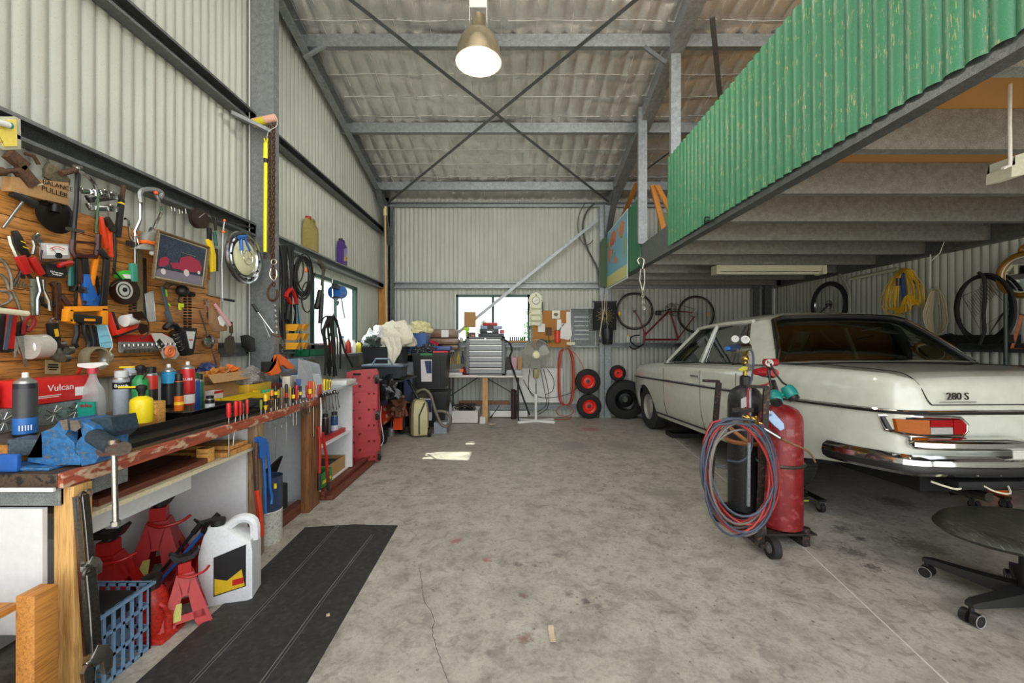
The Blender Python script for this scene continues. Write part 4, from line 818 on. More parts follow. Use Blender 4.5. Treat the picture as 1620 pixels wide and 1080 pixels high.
tl('hacksaw', 'old hacksaw with chrome bow frame and dark maroon handle', 'saw', 'a', [('frame', CR, [('t', [(548,495),(600,520),(660,575),(690,650),(690,800),(680,940)], .008, .05, 3)]), ('blade_bar', BK_, [('t', [(550,500),(545,700),(530,880),(522,1000)], .009, .045)]), ('handle', C('#3c1a1c', .35), [('t', [(520,990),(515,1060),(530,1100),(680,1105),(695,1050),(700,950)], .013, .05), ('b', 535,1000, 680,1010, .012, .045, .01)]), ('wing_nut', ST_, [('b', 480,905, 605,930, .014, .06, .01)])])
for i, (x0, y0, x1, y1, m) in enumerate(((590,640,820,660,CR),(640,705,870,680,DS),(645,760,865,770,ST_))):
    tl('puller_arm', ('upper chrome two-finger puller arm under the girt', 'middle dark puller arm with a bright collar', 'lowest silver puller arm under the girt')[i], 'puller', 'a', [('arm', m, [('b', x0,y0, x1,y1, .026, .02, .016), ('b', x0,y0, x0-15,y0-35, .014, .02, .014)]), ('collar', CR, [('b', x1-90,y1-10, x1-30,y1-5, .036, .022, .02)])], grp='puller arms under the girt')
tl('hammer', 'slim dark hammer handle hanging beside the puller arms', 'hammer', 'a', [('handle', BLACKR, [('b', 878,700, 850,965, .026, .02, .02)]), ('head', RUST, [('b', 890,600, 878,700, .018, .02, .016)]), ('band', YEL, [('b', 879,722, 878,735, .028, .021, .022)])])
tl('loppers', 'orange-red and black long handled cutters beside the chrome hacksaw', 'cutter', 'a', [('handle', C('#e2471c', .4), [('b', 725,820, 765,1050, .022, .02, .016), ('b', 785,900, 800,1110, .022, .02, .016)]), ('pivot', DS, [('b', 765,830, 810,905, .03, .022, .02), ('d', 790,905, .018, .04, .012)]), ('tube', BK_, [('t', [(815,900),(820,1100),(810,1230)], .007, .03)])])
tl('clamp', 'large grey aluminium locking clamp hanging over the girt', 'clamp', 'b', [('frame', mat('cast_aluminium', '#9a9c9d', .45, .6), [('t', [(105,720),(95,660),(120,630),(190,628),(240,640),(250,665),(235,690)], .013, .06, 2)]), ('arm', CR, [('t', [(210,665),(240,730),(245,800),(215,860),(195,910)], .008, .06, 2), ('t', [(108,700),(103,840),(60,960)], .006, .05)]), ('pad', C('#d8562a'), [('s', 210,652, .012, .07)])])
tl('bearing_puller', 'chrome three-legged gear puller with jointed arms', 'puller', 'a', [('leg', CR, [('t', [(890,835),(915,850),(925,960),(950,1010)], .007, .04)]), ('leg', CR, [('t', [(1000,700),(1000,840),(960,930),(985,1020)], .007, .05)]), ('leg', ST_, [('t', [(1078,900),(1040,980),(985,1040)], .007, .04)]), ('screw', DS, [('x', 965,1000, 960,1130, .008, .045), ('b', 920,1010, 1000,1030, .03, .035, .02)])])
tl('coat_hook_wire', 'bent steel wire hooks hanging from the girt above the picture', 'hook', 'b', [(None, ST_, [('t', [(320,750),(325,780),(345,785),(345,760)], .003, .05), ('t', [(375,770),(380,800),(400,800),(398,780)], .003, .05), ('t', [(420,765),(425,800),(410,815)], .003, .05)])])
bpy.data.objects['coat_hook_wire'].name = 'wire_hooks'
tl('steel_disc', 'rusty grooved steel disc hanging on the girt above the picture', 'disc', 'b', [('disc', mat('brown_steel', '#4a3d35', .5, .6), [('l', 492,835, [(.02,.0),(.066,0),(.066,.012),(.055,.015),(.055,.022),(.066,.025),(.066,.045),(.02,.045)], .03)]), ('spindle', ST_, [('x', 515,830, 555,798, .003, .08)])])
# c zone
tl('snips', 'red-handled pliers with long steel jaws on the left of the board', 'pliers', 'c', [('jaw', ST_, [('t', [(70,60),(80,110),(120,200),(150,250)], .009, .04), ('t', [(235,90),(248,130),(235,190)], .007, .03)]), ('handle', RED, [('b', 155,200, 215,328, .036, .03, .02, .030)]), ('handle', RED, [('b', 235,212, 312,335, .032, .03, .02, .024)])])
tl('crimping_tool', 'black crimping tool with yellow marks between the red handles', 'crimper', 'c', [('body', BK_, [('p', [(100,25),(130,18),(165,70),(185,120),(225,200),(200,215),(150,170),(115,90)], .015, .018)]), ('marks', YEL, [('b', 150,95, 185,110, .004, .034, .002), ('b', 165,135, 205,150, .004, .034, .002)])])
tl('tin_snips', 'black-bladed shears hanging below the red handles', 'shears', 'c', [('blade', DS, [('b', 150,250, 170,365, .03, .015, .006, .012), ('b', 200,330, 245,382, .012, .015, .006)]), ('handle', DS, [('t', [(150,310),(110,380),(90,420)], .006, .03)])])
tl('file_set', 'fan of dark needle files under the shears', 'files', 'c', [(None, DS, [('x', 110+16*i, 360+8*i, 100+18*i, 425, .0022, .03) for i in range(8)])])
tl('pliers', 'bright steel flat-jawed pliers standing beside the file fan', 'pliers', 'c', [('jaw', mat('zinc', '#9ba08f', .4, .7), [('b', 255,365, 258,625, .034, .015, .012, .028)]), ('handle', ST_, [('t', [(270,350),(290,450),(270,510),(270,620)], .007, .04)]), ('handle', ST_, [('t', [(305,370),(310,440),(350,520),(358,590)], .007, .04)])])
tl('meter', 'white-faced analogue test meter with dark lower case', 'meter', 'c', [('case', C('#b0aeb0', .4), [('p', [(318,108),(500,118),(502,222),(322,222)], .01, .03)]), ('face', WHITE, [('p', [(335,122),(485,130),(486,195),(338,195)], .04, .002)]), ('scale', C('#c4382a', .5), [('t', [(355,150),(385,138),(420,136),(460,152)], .0015, .043, 3), ('t', [(365,165),(390,153),(420,151),(450,165)], .001, .043, 3)]), ('dial', BK_, [('d', 412,198, .013, .04, .008), ('t', [(412,195),(370,145)], .001, .044)])])
tl('tool_pouch', 'black pouch printed Q-Function Analyser hanging under the meter', 'pouch', 'c', [('pouch', BLACKR, [('p', [(330,262),(470,258),(482,330),(460,358),(350,350),(335,320)], .01, .03)]), ('lead', C('#2a1a20', .5), [('t', [(300,160),(290,230),(330,250),(420,235),(480,240),(400,262),(320,250)], .004, .05, 3)])])
tp = [o for o in bpy.data.objects if o.name.startswith('tool_pouch')][0]
for s_, y_ in (('Q-Function', 430.5), ('Analyser', 433.8)): kid(P_('lettering', WHITE, textg(s_, W(90, y_+.4, .044), W(100,434)-W(80,430), (0,0,1), .012, .001), smooth=0), tp, tp.location.copy())
tl('test_probe', 'red test probe handle lying across the meter lead', 'probe', 'c', [(None, RED, [('t', [(415,272),(440,262),(480,252),(512,248)], .011, .055)])])
tl('spanner', 'chrome spanner behind the white-faced meter', 'spanner', 'c', [(None, ST_, [('b', 250,60, 310,130, .026, .012, .01), ('b', 250,75, 285,45, .02, .012, .012)])])
bpy.data.objects['spanner'].name = 'combination_spanner'
tl('pruning_saw', 'orange-handled pruning shears hanging behind the hacksaw', 'shears', 'c', [('handle', C('#f08a1c', .4), [('b', 700,180, 658,410, .024, .03, .016)]), ('handle', C('#f08a1c', .4), [('b', 585,400, 580,600, .026, .01, .014)]), ('blade', DS, [('b', 690,340, 720,560, .012, .018, .006)])])
tl('tin_snips', 'teal-handled snips hanging left of the blue grip', 'snips', 'c', [('handle', C('#15605c', .4), [('t', [(520,240),(540,270),(525,340),(520,420)], .010, .03, 2)]), ('handle', C('#15605c', .4), [('t', [(505,280),(500,340),(500,415)], .009, .045, 2)]), ('blade', ST_, [('b', 480,380, 520,440, .012, .02, .006)])])
tl('hammer', 'old hammer with brown shaft hanging in the middle of the board', 'hammer', 'c', [('handle', mat('dark_brown_handle', '#4a2c1e', .5), [('b', 570,215, 580,395, .030, .02, .022)]), ('head', DS, [('b', 530,430, 620,445, .03, .02, .03)])])
tl('sealant_gun', 'blue rivet gun with holes along its black nose', 'rivet gun', 'c', [('nose', BK_, [('b', 608,200, 622,330, .030, .03, .02)]), ('body', BLUE, [('p', [(602,330),(640,325),(660,400),(705,500),(712,550),(700,560),(612,555),(600,480)], .025, .022)]), ('lever', BLUE, [('t', [(650,540),(700,520),(735,455)], .010, .03, 2)]), ('rivet', CR, [('d', 605,435,.006,.047,.006), ('d', 608,460,.006,.047,.006), ('d', 670,517,.006,.047,.006), ('d', 598,530,.009,.047,.006)])])
tl('folding_saw', 'brown leather-cased folding tool opened in a V', 'folding tool', 'c', [('case', LEATH, [('p', [(365,395),(400,382),(438,392),(452,650),(430,660),(402,652),(396,430)], .02, .02)]), ('arm', LEATH, [('b', 445,480, 520,580, .022, .03, .014)]), ('stud', CR, [('d', 405,400,.005,.042,.003), ('d', 425,500,.005,.042,.003), ('d', 430,640,.005,.042,.003)])])
tl('hacksaw', 'big hacksaw with black frame and bright yellow-orange handle', 'saw', 'c', [('frame', BK_, [('b', 770,215, 745,560, .032, .05, .014), ('b', 710,150, 775,225, .030, .05, .014), ('b', 555,200, 545,570, .012, .04, .01)]), ('handle', C('#e8901a', .4), [('b', 497,580, 770,575, .026, .05, .03), ('b', 750,575, 750,690, .034, .05, .03), ('b', 505,580, 500,670, .028, .05, .03), ('b', 500,655, 540,675, .018, .05, .03)]), ('grip', BK_, [('b', 530,640, 730,660, .04, .05, .032)]), ('insert', C('#e8901a', .4), [('b', 605,655, 680,658, .012, .082, .003)])])
tl('c_clamp', 'black G-clamp hanging at lower centre of the board', 'clamp', 'c', [(None, BK_, [('t', [(290,490),(300,540),(330,560),(390,550),(400,520)], .010, .03)])])
tl('pliers', 'pair of black-handled pliers hanging below the yellow saw handle', 'pliers', 'c', [('handle', BK_, [('t', [(545,690),(550,760),(530,820),(545,850)], .012, .03, 2)]), ('handle', BK_, [('t', [(600,690),(605,750),(635,820),(625,865)], .012, .03, 2)]), ('jaw', DS, [('b', 540,640, 600,690, .02, .02, .012)])])
tl('pliers', 'second black pliers just left of the pale blue mask', 'pliers', 'c', [('handle', BK_, [('t', [(640,690),(660,770),(665,830),(655,865)], .011, .03, 2)]), ('handle', BLACKR, [('t', [(680,700),(690,770),(700,860)], .007, .03, 2)])])
tl('face_mask', 'pale blue folded face mask hanging under the yellow saw handle', 'mask', 'c', [('fabric', C('#86c6dc', .8), [('p', [(692,695),(765,680),(800,850),(720,865)], .03, .01), ('b', 700,720, 770,712, .004, .042, .002), ('b', 712,770, 780,760, .004, .042, .002), ('b', 715,820, 790,808, .004, .042, .002)]), ('ear_loop', WHITE, [('t', [(755,690),(790,780),(800,850),(780,880),(800,900)], .002, .045, 2)])])
tl('tape_roll', 'big roll of clear packing tape lying side-on on the board', 'tape', 'c', [('tape', C('#b4b0a6', .25), [('x', 205,850, 320,842, .055, .045)]), ('core', C('#e4e2ea', .4), [('r', 322,842, .038, .009, .07)]), ('hub', BK_, [('d', 305,840, .016, .07, .012)])])
tl('scissors', 'long steel shears with red loop handles at the left of the board', 'scissors', 'c', [('blade', ST_, [('b', 150,770, 190,990, .034, .02, .006, .006)]), ('blade', ST_, [('b', 120,770, 105,920, .026, .015, .006, .006)]), ('handle', C('#8e1f22', .4), [('t', [(165,760),(170,690),(200,640),(240,640),(240,690),(200,740)], .008, .03, 2)]), ('handle', BK_, [('p', [(110,680),(160,670),(200,700),(180,770),(120,775)], .012, .014)])])
tl('caulking_gun', 'red and black caulking tool at the far left edge of the board', 'tool', 'c', [('body', BK_, [('p', [(40,560),(110,600),(105,880),(60,892),(-30,880),(-30,700)], .01, .04)]), ('side', RED, [('b', 100,570, 70,860, .03, .05, .01)]), ('rod', C('#5a6a78', .4,.5), [('b', 80,620, 40,870, .014, .062, .004)])])
tl('paint_brush_handle', 'cream-white wooden rod jutting across the far left tools', 'rod', 'c', [(None, CREAM, [('x', -40,585, 195,612, .012, .10)])])
bpy.data.objects['paint_brush_handle'].name = 'wooden_rod'
tl('bicycle_caliper', 'grey bent-wire brake levers hanging at the left edge', 'brake part', 'c', [(None, mat('grey_metal', '#8b8478', .4, .7), [('t', [(0,220),(40,260),(75,340),(80,440)], .007, .03, 2), ('t', [(0,330),(40,370),(60,440)], .006, .03, 2), ('t', [(0,455),(50,455),(80,500),(40,540),(0,550)], .007, .04, 2), ('t', [(85,450),(120,520),(170,680),(200,700)], .006, .02, 2)])])
tl('adjustable_wrench', 'adjustable wrench with black and yellow grip at lower board', 'wrench', 'c', [('grip', BK_, [('b', 385,680, 405,810, .042, .02, .02)]), ('insert', C('#e0b020', .4), [('b', 400,720, 410,775, .016, .041, .002)]), ('ring', ST_, [('r', 385,668, .015, .005, .03)]), ('head', mat('satin_steel', '#8a8880', .35, .9), [('p', [(385,810),(435,815),(440,870),(470,900),(450,960),(400,945),(360,905),(395,880)], .02, .016)])])
for i, (x, y) in enumerate(((508,868),(482,925),(455,830))):
    tl('socket', ('chrome-rimmed black socket to the right of the wrench head', 'lower black socket beside the wrench head', 'small upper socket above the black ones')[i], 'socket', 'c', [('body', mat('satin_steel', '#8a8880'), [('x', x-40,y+3, x,y, (.022,.021,.016)[i], .05)]), ('bore', BK_, [('x', x-2,y, x+3,y, (.015,.014,.009)[i], .05)])], grp='sockets on the tool board')
tl('masking_tape', 'rolled grey and tan ring of tape at the bottom of the board', 'tape', 'c', [(None, mat('old_tape', '#8d8267', .6), [('l', 640,930, [(.050,0),(.060,0),(.060,.05),(.050,.05),(.050,0)], .03)])])
tl('plastic_bag', 'crumpled clear plastic bag beside the tape ring', 'bag', 'c', [(None, CLEAR, [('s', 760,930, .028, .04), ('s', 745,950, .022, .05), ('s', 775,915, .02, .05)])])
tl('card_tag', 'small tan printed card pinned under the wrench', 'card', 'c', [('card', C('#a8946a', .7), [('p', [(325,940),(432,942),(432,1042),(325,1040)], .01, .004)]), ('print', BK_, [('b', 345,975, 415,977, .008, .015, .001), ('b', 340,992, 418,994, .008, .015, .001), ('b', 350,1010, 405,1012, .004, .015, .001)])])
tl('tape_measure', 'green teardrop tape measure high on the right of the board', 'tape measure', 'c', [('case', C('#3fae3a', .35), [('p', [(845,325),(880,305),(930,305),(962,340),(968,375),(900,380),(850,355)], .02, .03)]), ('sticker', WHITE, [('p', [(870,330),(930,335),(940,365),(890,360)], .051, .001)])])
tl('timing_light', 'brown-black round gauge with a silver dial', 'gauge', 'c', [('case', C('#2a1812', .3), [('l', 862,455, [(.0,0),(.070,0),(.075,.02),(.070,.045),(0,.045)], .01)]), ('dial', C('#b8b8b0', .35), [('d', 885,445, .048, .055, .004)]), ('dial_ring', BK_, [('r', 885,445, .034, .003, .061), ('d', 885,442, .012, .058, .006)]), ('lead', BK_, [('t', [(790,420),(830,390),(870,375),(850,350),(800,290)], .004, .05, 3)])])
tl('screwdriver', 'teal-handled screwdriver pinned upright on the steel rule', 'screwdriver', 'c', [('handle', C('#3f8f7a', .35), [('b', 962,255, 968,385, .032, .04, .026)]), ('shaft', ST_, [('x', 962,60, 962,255, .007, .05)])])
tl('steel_rule', 'wide brown steel square with a row of holes', 'rule', 'c', [(None, mat('brown_rule', '#8b7a5a', .45, .4), [('b', 1000,160, 1000,600, .04, .008, .006)])])
tl('drive_chain', 'black drive chain hanging left of the steel rule', 'chain', 'c', [(None, BK_, [('b', 935,400+22*i, 935,414+22*i, .014, .02, .012) for i in range(10)]+[('b', 962,390+22*i, 962,404+22*i, .014, .02, .012) for i in range(9)])])
tl('tool_pack', 'clear hanging pack of small parts beside the steel rule', 'pack', 'd', [(None, CLEAR, [('p', [(145,470),(195,450),(215,665),(165,672)], .02, .016)])])
tl('steel_rule', 'thin dark steel rule just right of the wide square', 'rule', 'c', [(None, DS, [('b', 1030,215, 1040,655, .022, .015, .004)])])
tl('paper_roll', 'short white roll with dark glasses hooked over it', 'roll', 'c', [('roll', WHITE, [('x', 880,665, 960,650, .032, .05)])])
tl('sunglasses', 'dark brown safety glasses hanging over the white roll', 'glasses', 'c', [('lens', C('#2c1a12', .15), [('p', [(945,600),(1010,595),(1035,640),(990,660),(955,640)], .085, .006)]), ('lens', C('#2c1a12', .15), [('p', [(1000,680),(1050,690),(1055,740),(1010,760),(985,720)], .085, .006)]), ('frame', BK_, [('t', [(1010,600),(1058,680),(1050,760),(1000,790)], .004, .09, 2)])])
tl('torch', 'red and black folding tool left of the red socket rail', 'tool', 'c', [('arm', C('#d8301c', .4), [('b', 775,605, 828,765, .032, .02, .02)]), ('arm', C('#d8301c', .4), [('b', 835,752, 995,695, .024, .03, .02)]), ('edge', BK_, [('b', 830,775, 990,718, .012, .03, .022), ('b', 805,600, 850,740, .016, .02, .02)])])
tl('socket_rail', 'red socket rail holding two rows of chrome sockets', 'socket set', 'c', [('rail', RED, [('p', [(838,765),(1290,760),(1290,812),(838,812)], .01, .008)]), ('tray', CLEAR, [('p', [(845,812),(1290,800),(1290,880),(850,892)], .008, .004)])]+[('socket', ST_, [('x', 885+33*i,830-1.2*i, 885+33*i,846-1.2*i, .011, .03), ('d', 888+33*i,880-1.5*i, .012, .02, .02)]) for i in range(12)])
# d zone
tl('inspection_lamp', 'grey and white work lamp with orange band hanging by the picture', 'lamp', 'd', [('hood', C('#8e8e88', .4), [('p', [(150,60),(165,30),(225,40),(235,90),(150,100)], .03, .05)]), ('band', ORG, [('b', 145,98, 245,122, .018, .03, .06)]), ('shade', C('#9b9b92', .4), [('p', [(150,110),(235,125),(225,165),(80,150),(110,125)], .025, .05)]), ('bulb', WHITE, [('s', 185,180, .016, .05)])])
pf = [(225,22),(588,142),(552,430),(188,358)]
tl('framed_picture', 'framed picture of a red vintage open car leaning on the tool board', 'picture', 'd', [('frame', wood('picture_frame_wood', '#6b5334', '#3a2c1c', 'Y', 6), [('t', pf, .010, .03, 0, True)]), ('mount', C('#d8cfb0', .5), [('p', pf, .012, .008)]), ('picture', mat('dark_trees_picture', '#3b4658', .3, var=.8, scale=25), [('p', [(243,45),(568,155),(535,412),(208,342)], .022, .001)]),
 ('picture_road', C('#7a7480', .4), [('p', [(215,300),(240,290),(545,350),(535,412),(208,342)], .0235, .001)]),
 ('picture_car', C('#a02f48', .3), [('p', [(228,245),(245,215),(285,205),(305,225),(300,262),(262,282),(232,275)], .025, .001), ('p', [(385,215),(450,200),(520,240),(538,290),(525,320),(400,310),(370,290)], .025, .001), ('p', [(310,250),(400,250),(400,300),(330,290)], .0248, .001)]),
 ('picture_wheel', C('#cfc6c8', .4), [('d', 427,322, .022, .026, .001), ('d', 515,320, .012, .026, .001), ('d', 262,312, .018, .0262, .001)]), ('picture_bumper', CR, [('b', 235,275, 400,315, .007, .027, .001), ('b', 385,175, 490,205, .004, .027, .001), ('b', 385,175, 380,215, .004, .027, .001)])], Plane('X', -2.12))
tl('wire_brush', 'bright yellow wire brush with black grip right of the picture', 'brush', 'd', [('handle', YEL, [('p', [(578,85),(600,75),(625,140),(640,200),(640,310),(612,315),(608,180),(590,130)], .02, .018)]), ('bristles', DS, [('b', 648,150, 650,310, .02, .02, .014)]), ('grip', BK_, [('b', 600,0, 602,90, .03, .02, .02)])], Plane('X', -2.12))
tl('tin_snips', 'dark green-handled snips hanging above the wire brush', 'snips', 'd', [('handle', C('#1f5f4a', .4), [('t', [(625,30),(632,80),(640,130)], .012, .03)]), ('blade', DS, [('t', [(615,-80),(630,-30),(635,20)], .010, .03)])], Plane('X', -2.14))
# hub cap
HP = Plane('X', -2.10); c0 = HP(383.5, 407.5, 0)
o_ = c0
def star(c, r, n, g, w=.0035):
    for k in range(3):
        a = pi/2+k*2*pi/3+.2; u = V((0,1,0))*cos(a)+V((0,0,1))*sin(a); t = V((0,1,0))*-sin(a)+V((0,0,1))*cos(a)
        g.prism([c-t*w, c+u*r, c+t*w], n*.003)
    g.torus(c, r, .003, n, 32, 6); return g
thing('hub_cap', 'chrome and cream wheel trim with three-pointed star emblem on the wall', 'hub cap', [P_('ring', mat('polished_steel', '#b4b6ba', .18, 1, var=.2), G().lathe([(.135,.01),(.15,.03),(.165,.028),(.172,.018),(.185,.03),(.20,.028),(.205,.01),(.20,0)], c0, (1,0,0), 48)), P_('disc', C('#cfcfa8', .3), G().lathe([(0,.045),(.05,.044),(.11,.036),(.135,.02)], c0, (1,0,0), 48)), P_('emblem', CR, star(c0+V((.046,0,0)), .055, V((1,0,0)), G())), P_('backing', BK_, G().lathe([(.14,.004),(.198,.004),(.195,0)], c0, (1,0,0), 40)), P_('vent', BK_, (lambda g: [g.cyl(c0+V((.022,.163*cos(a),.163*sin(a))), c0+V((.034,.163*cos(a),.163*sin(a))), .009, n=8) for a in [k*pi/6 for k in range(12)]] and g)(G()))])
tl('blow_gun', 'blue air blow gun hanging in front of the wheel trim', 'blow gun', 'd', [('body', BLUE, [('t', [(800,70),(850,62)], .014, .02), ('t', [(815,70),(820,165)], .013, .02)]), ('trigger', BLUE, [('t', [(845,65),(855,110),(880,165)], .008, .02, 2)]), ('tip', CR, [('x', 820,165, 822,190, .007, .02)])], Plane('X', -2.03))
tl('coil_spring', 'black spiral cord strung along the girt above the wheel trim', 'spiral cord', 'b', [(None, BK_, [('t', [(640+6*i, 838+i*1.55+(6 if i % 2 else -6)) for i in range(46)], .0035, .03)])], Plane('X', -2.13))
tl('steel_rod', 'thin pale rod with orange clips hanging between snips and wheel trim', 'rod', 'd', [('rod', C('#b9bcbc', .4,.6), [('t', [(700,-60),(688,30),(680,250),(683,520)], .004, .03)]), ('clip', ORG, [('s', 697,-50, .010, .03), ('s', 690,30, .012, .03)])], Plane('X', -2.12))
tl('screwdriver', 'very thin black-handled driver sticking out level below the wheel trim', 'screwdriver', 'd', [('shaft', DS, [('x', 570,480, 705,512, .003, .03)]), ('handle', BK_, [('x', 700,510, 765,522, .009, .03)])], Plane('X', -2.10))
tl('blister_pack', 'hanging clear pack with a coil of orange trimmer line', 'pack', 'd', [('card', C('#c9c4bc', .5), [('p', [(178,752),(250,750),(330,790),(378,900),(350,935),(270,930)], .03, .006)]), ('coil', C('#e07a4a', .4), [('r', 310,885, .030, .010, .05), ('r', 310,885, .012, .008, .05)]), ('print', BK_, [('b', 225,800, 265,850, .03, .037, .001)])])
tl('pruning_saw', 'curved grey saw with green flashes and brown hooked handle', 'saw', 'd', [('blade', C('#5c6670', .4, .4), [('b', 262,420, 300,600, .02, .03, .012), ('b', 295,590, 340,720, .032, .03, .014)]), ('flash', C('#86d838', .4), [('b', 282,440, 290,490, .010, .045, .002), ('b', 300,540, 315,560, .01, .045, .002)]), ('handle', mat('horn_handle', '#5e4a36', .4, var=.4), [('t', [(275,430),(300,400),(350,395),(400,420)], .016, .04, 2)])])
tl('hand_drill', 'black ball-headed hand tool with a yellow-green clip', 'tool', 'd', [('head', BK_, [('s', 398,450, .038, .05), ('t', [(420,450),(450,470),(480,480)], .014, .04)]), ('clip', C('#c8d82a', .4), [('b', 380,550, 410,555, .024, .05, .01), ('b', 385,560, 388,585, .010, .05, .01)]), ('arm', DS, [('t', [(385,480),(370,520),(395,550)], .006, .04)])])
tl('drive_chain', 'pair of dark roller chains hanging below the picture', 'chain', 'd', [(None, C('#2b211b', .4, .5), [('b', 425,480+20*i, 425,494+20*i, .022, .02, .012) for i in range(12)]+[('b', 458,480+20*i, 458,494+20*i, .022, .02, .012) for i in range(12)])])
tl('spring_coil', 'thick black and chrome ribbed coil at the bottom right of the board', 'coil', 'd', [('coil', BK_, [('t', [(275,720),(300,690),(350,700),(390,760)], .018, .04, 2)]), ('ring', CR, [('b', 345+12*i,765+27*i, 395+10*i,745+26*i, .007, .06, .012) for i in range(5)]), ('core', BK_, [('x', 350,740, 430,890, .040, .04)])])
tl('holster', 'black bracket with a silver label plate in front of the ribbed coil', 'holder', 'd', [('body', BK_, [('p', [(400,712),(505,715),(490,800),(480,900),(450,910),(430,830)], .07, .02)]), ('label', C('#c3c6c4', .35), [('p', [(425,738),(492,740),(468,862),(452,860)], .091, .001)]), ('mark', RED, [('p', [(445,795),(475,795),(472,803),(446,803)], .0925, .001)])])
tl('dolly_hammer', 'long steel rod through a domed chrome foot beside the coil', 'slide tool', 'd', [('rod', ST_, [('t', [(520,590),(540,650),(575,760),(605,850),(640,975)], .006, .05)]), ('dome', mat('polished_steel', '#b4b6ba'), [('l', 572,812, [(0,.04),(.03,.036),(.05,.02),(.052,0)], .03)])])
tl('timing_light', 'small silver hand tool with red tip hanging at the board end', 'tool', 'd', [('body', CR, [('t', [(560,510),(572,560),(578,600)], .017, .03)]), ('tip', RED, [('s', 600,605, .014, .04)]), ('probe', BK_, [('t', [(578,600),(582,640),(595,665)], .007, .03)])])
tl('paper_bag', 'brown paper bag with a round white sticker hanging by the trowel', 'bag', 'd', [('bag', C('#8e6a4c', .8), [('p', [(612,570),(650,600),(722,710),(715,735),(640,742),(612,680)], .02, .03)]), ('sticker', WHITE, [('p', [(650,640),(665,625),(690,640),(702,680),(690,705),(665,690)], .051, .001)]), ('strip', C('#e3a0ad', .5), [('b', 632,545, 745,695, .020, .06, .006)])], Plane('X', -2.13))
tl('trowel', 'old garden trowel with a brown handle hanging against the wall', 'trowel', 'd', [('handle', mat('dark_brown_handle', '#4a2c1e'), [('x', 742,670, 748,750, .013, .02)]), ('blade', mat('old_blade', '#5a5346', .5, .6), [('p', [(705,790),(735,768),(765,775),(778,850),(770,900),(735,915),(710,900),(700,850)], .01, .005)]), ('neck', DS, [('x', 748,750, 740,790, .005, .02)])], Plane('X', -2.17))
tl('torch', 'black sander disc case leaning on the steel post behind the glove', 'case', 'd', [(None, BK_, [('p', [(835,770),(870,762),(915,790),(922,880),(880,885),(845,840)], .02, .03)])], Plane('X', -2.17))
# ---------------- around the steel post
CP = Plane('Y', 3.46)
tl('paint_roller', 'paint roller with a pink sleeve lying across the top of the post strap', 'paint roller', 'b', [('sleeve', C('#e8b4a0', .8), [('x', 905,150, 1062,118, .030, .05)]), ('pack', C('#d8c828', .5), [('x', 900,160, 985,135, .032, .05)]), ('frame', ST_, [('t', [(1062,118),(1080,150),(1068,180),(1010,215),(1000,260)], .003, .05)])], CP)
tl('extension_pole', 'bright yellow telescopic pole hanging upright on the steel post', 'pole', 'b', [('tube', C('#f0ea20', .4), [('x', 992,300, 990,410, .018, .04), ('x', 992,440, 987,1075, .015, .04)]), ('collar', BK_, [('x', 992,410, 992,438, .0165, .04), ('x', 987,1075, 988,1120, .010, .04)]), ('tip', C('#f0ea20', .4), [('b', 980,262, 990,300, .01, .035, .01), ('b', 1005,262, 995,300, .01, .035, .01)])], CP)
def chain(pts, lk_, r, off=(0,0,0)):
    g = G(); P = spline([V(p) for p in pts], 8); L = [0]
    for a, b_ in zip(P, P[1:]): L.append(L[-1]+(b_-a).length)
    n = int(L[-1]/(lk_*1.45)); j = 0
    for i in range(n):
        s = L[-1]*i/n
        while L[j+1] < s: j += 1
        p = P[j].lerp(P[j+1], (s-L[j])/max(1e-6, L[j+1]-L[j])); d = (P[j+1]-P[j]).normalized(); u, w = frame(d); k = u if i % 2 else w
        g.tube([p+d*lk_*.95*cos(t)+k*lk_*.5*sin(t) for t in [q*pi/4 for q in range(8)]], r, 5, True)
    return g
def cpt(x, y, o='b', off=.03): ox, oy = OR[o]; return CP(ox+x/4.5, oy+y/4.5, off)
g = chain([cpt(1018,190), cpt(1020,600), cpt(1030,1060), cpt(1048,1200), cpt(1048,1330)], .022, .0052); g2 = chain([cpt(1050,160), cpt(1048,600), cpt(1045,1060), cpt(1040,1180)], .022, .0052)
hk = G().tube([cpt(1045,1290), cpt(1010,1340), cpt(1012,1400), cpt(1045,1420), cpt(1075,1390), cpt(1070,1340)], .009, smooth=3)
thing('load_chain', 'long rusty brown chain doubled down the post to a hook ring', 'chain', [P_('chain', mat('rusty_chain', '#5c3a28', .6, .5, var=.4), g), P_('chain', mat('rusty_chain', '#5c3a28'), g2), P_('ring', mat('rusty_chain', '#5c3a28'), hk)])
EP = Plane('X', -2.06)
def ept(x, y, off=0, o='e', pl=None): ox, oy = OR[o]; return (pl or EP)(ox+x/4.5, oy+y/4.5, off)
tl('shackle', 'pair of bright shackles hanging on the rusty chain', 'shackle', 'e', [('hook', mat('tin_hook', '#b5b1a4', .3, .9), [('r', 150,335, .022, .006, .05), ('t', [(130,380),(120,430),(150,470),(170,430),(165,390)], .007, .05, 2)])], CP)
tl('socket_wrench', 'long chrome breaker bar with black handle leaning on the post', 'wrench', 'e', [('handle', BK_, [('x', 0,635, 35,690, .013, .06)]), ('shaft', CR, [('x', 35,690, 150,850, .007, .06)]), ('head', CR, [('x', 140,845, 190,865, .013, .06)])], CP)
tl('socket_wrench', 'second shorter chrome bar behind the long breaker bar', 'wrench', 'e', [(None, ST_, [('x', 60,720, 120,870, .005, .05)])], CP)
PC = Plane('X', -2.05)
thing('hanging_chain', 'silver chain hanging just right of the steel post', 'chain', P_(None, STEEL, chain([PC(446.5, y) for y in (395,440,480,520,560)], .020, .004)))
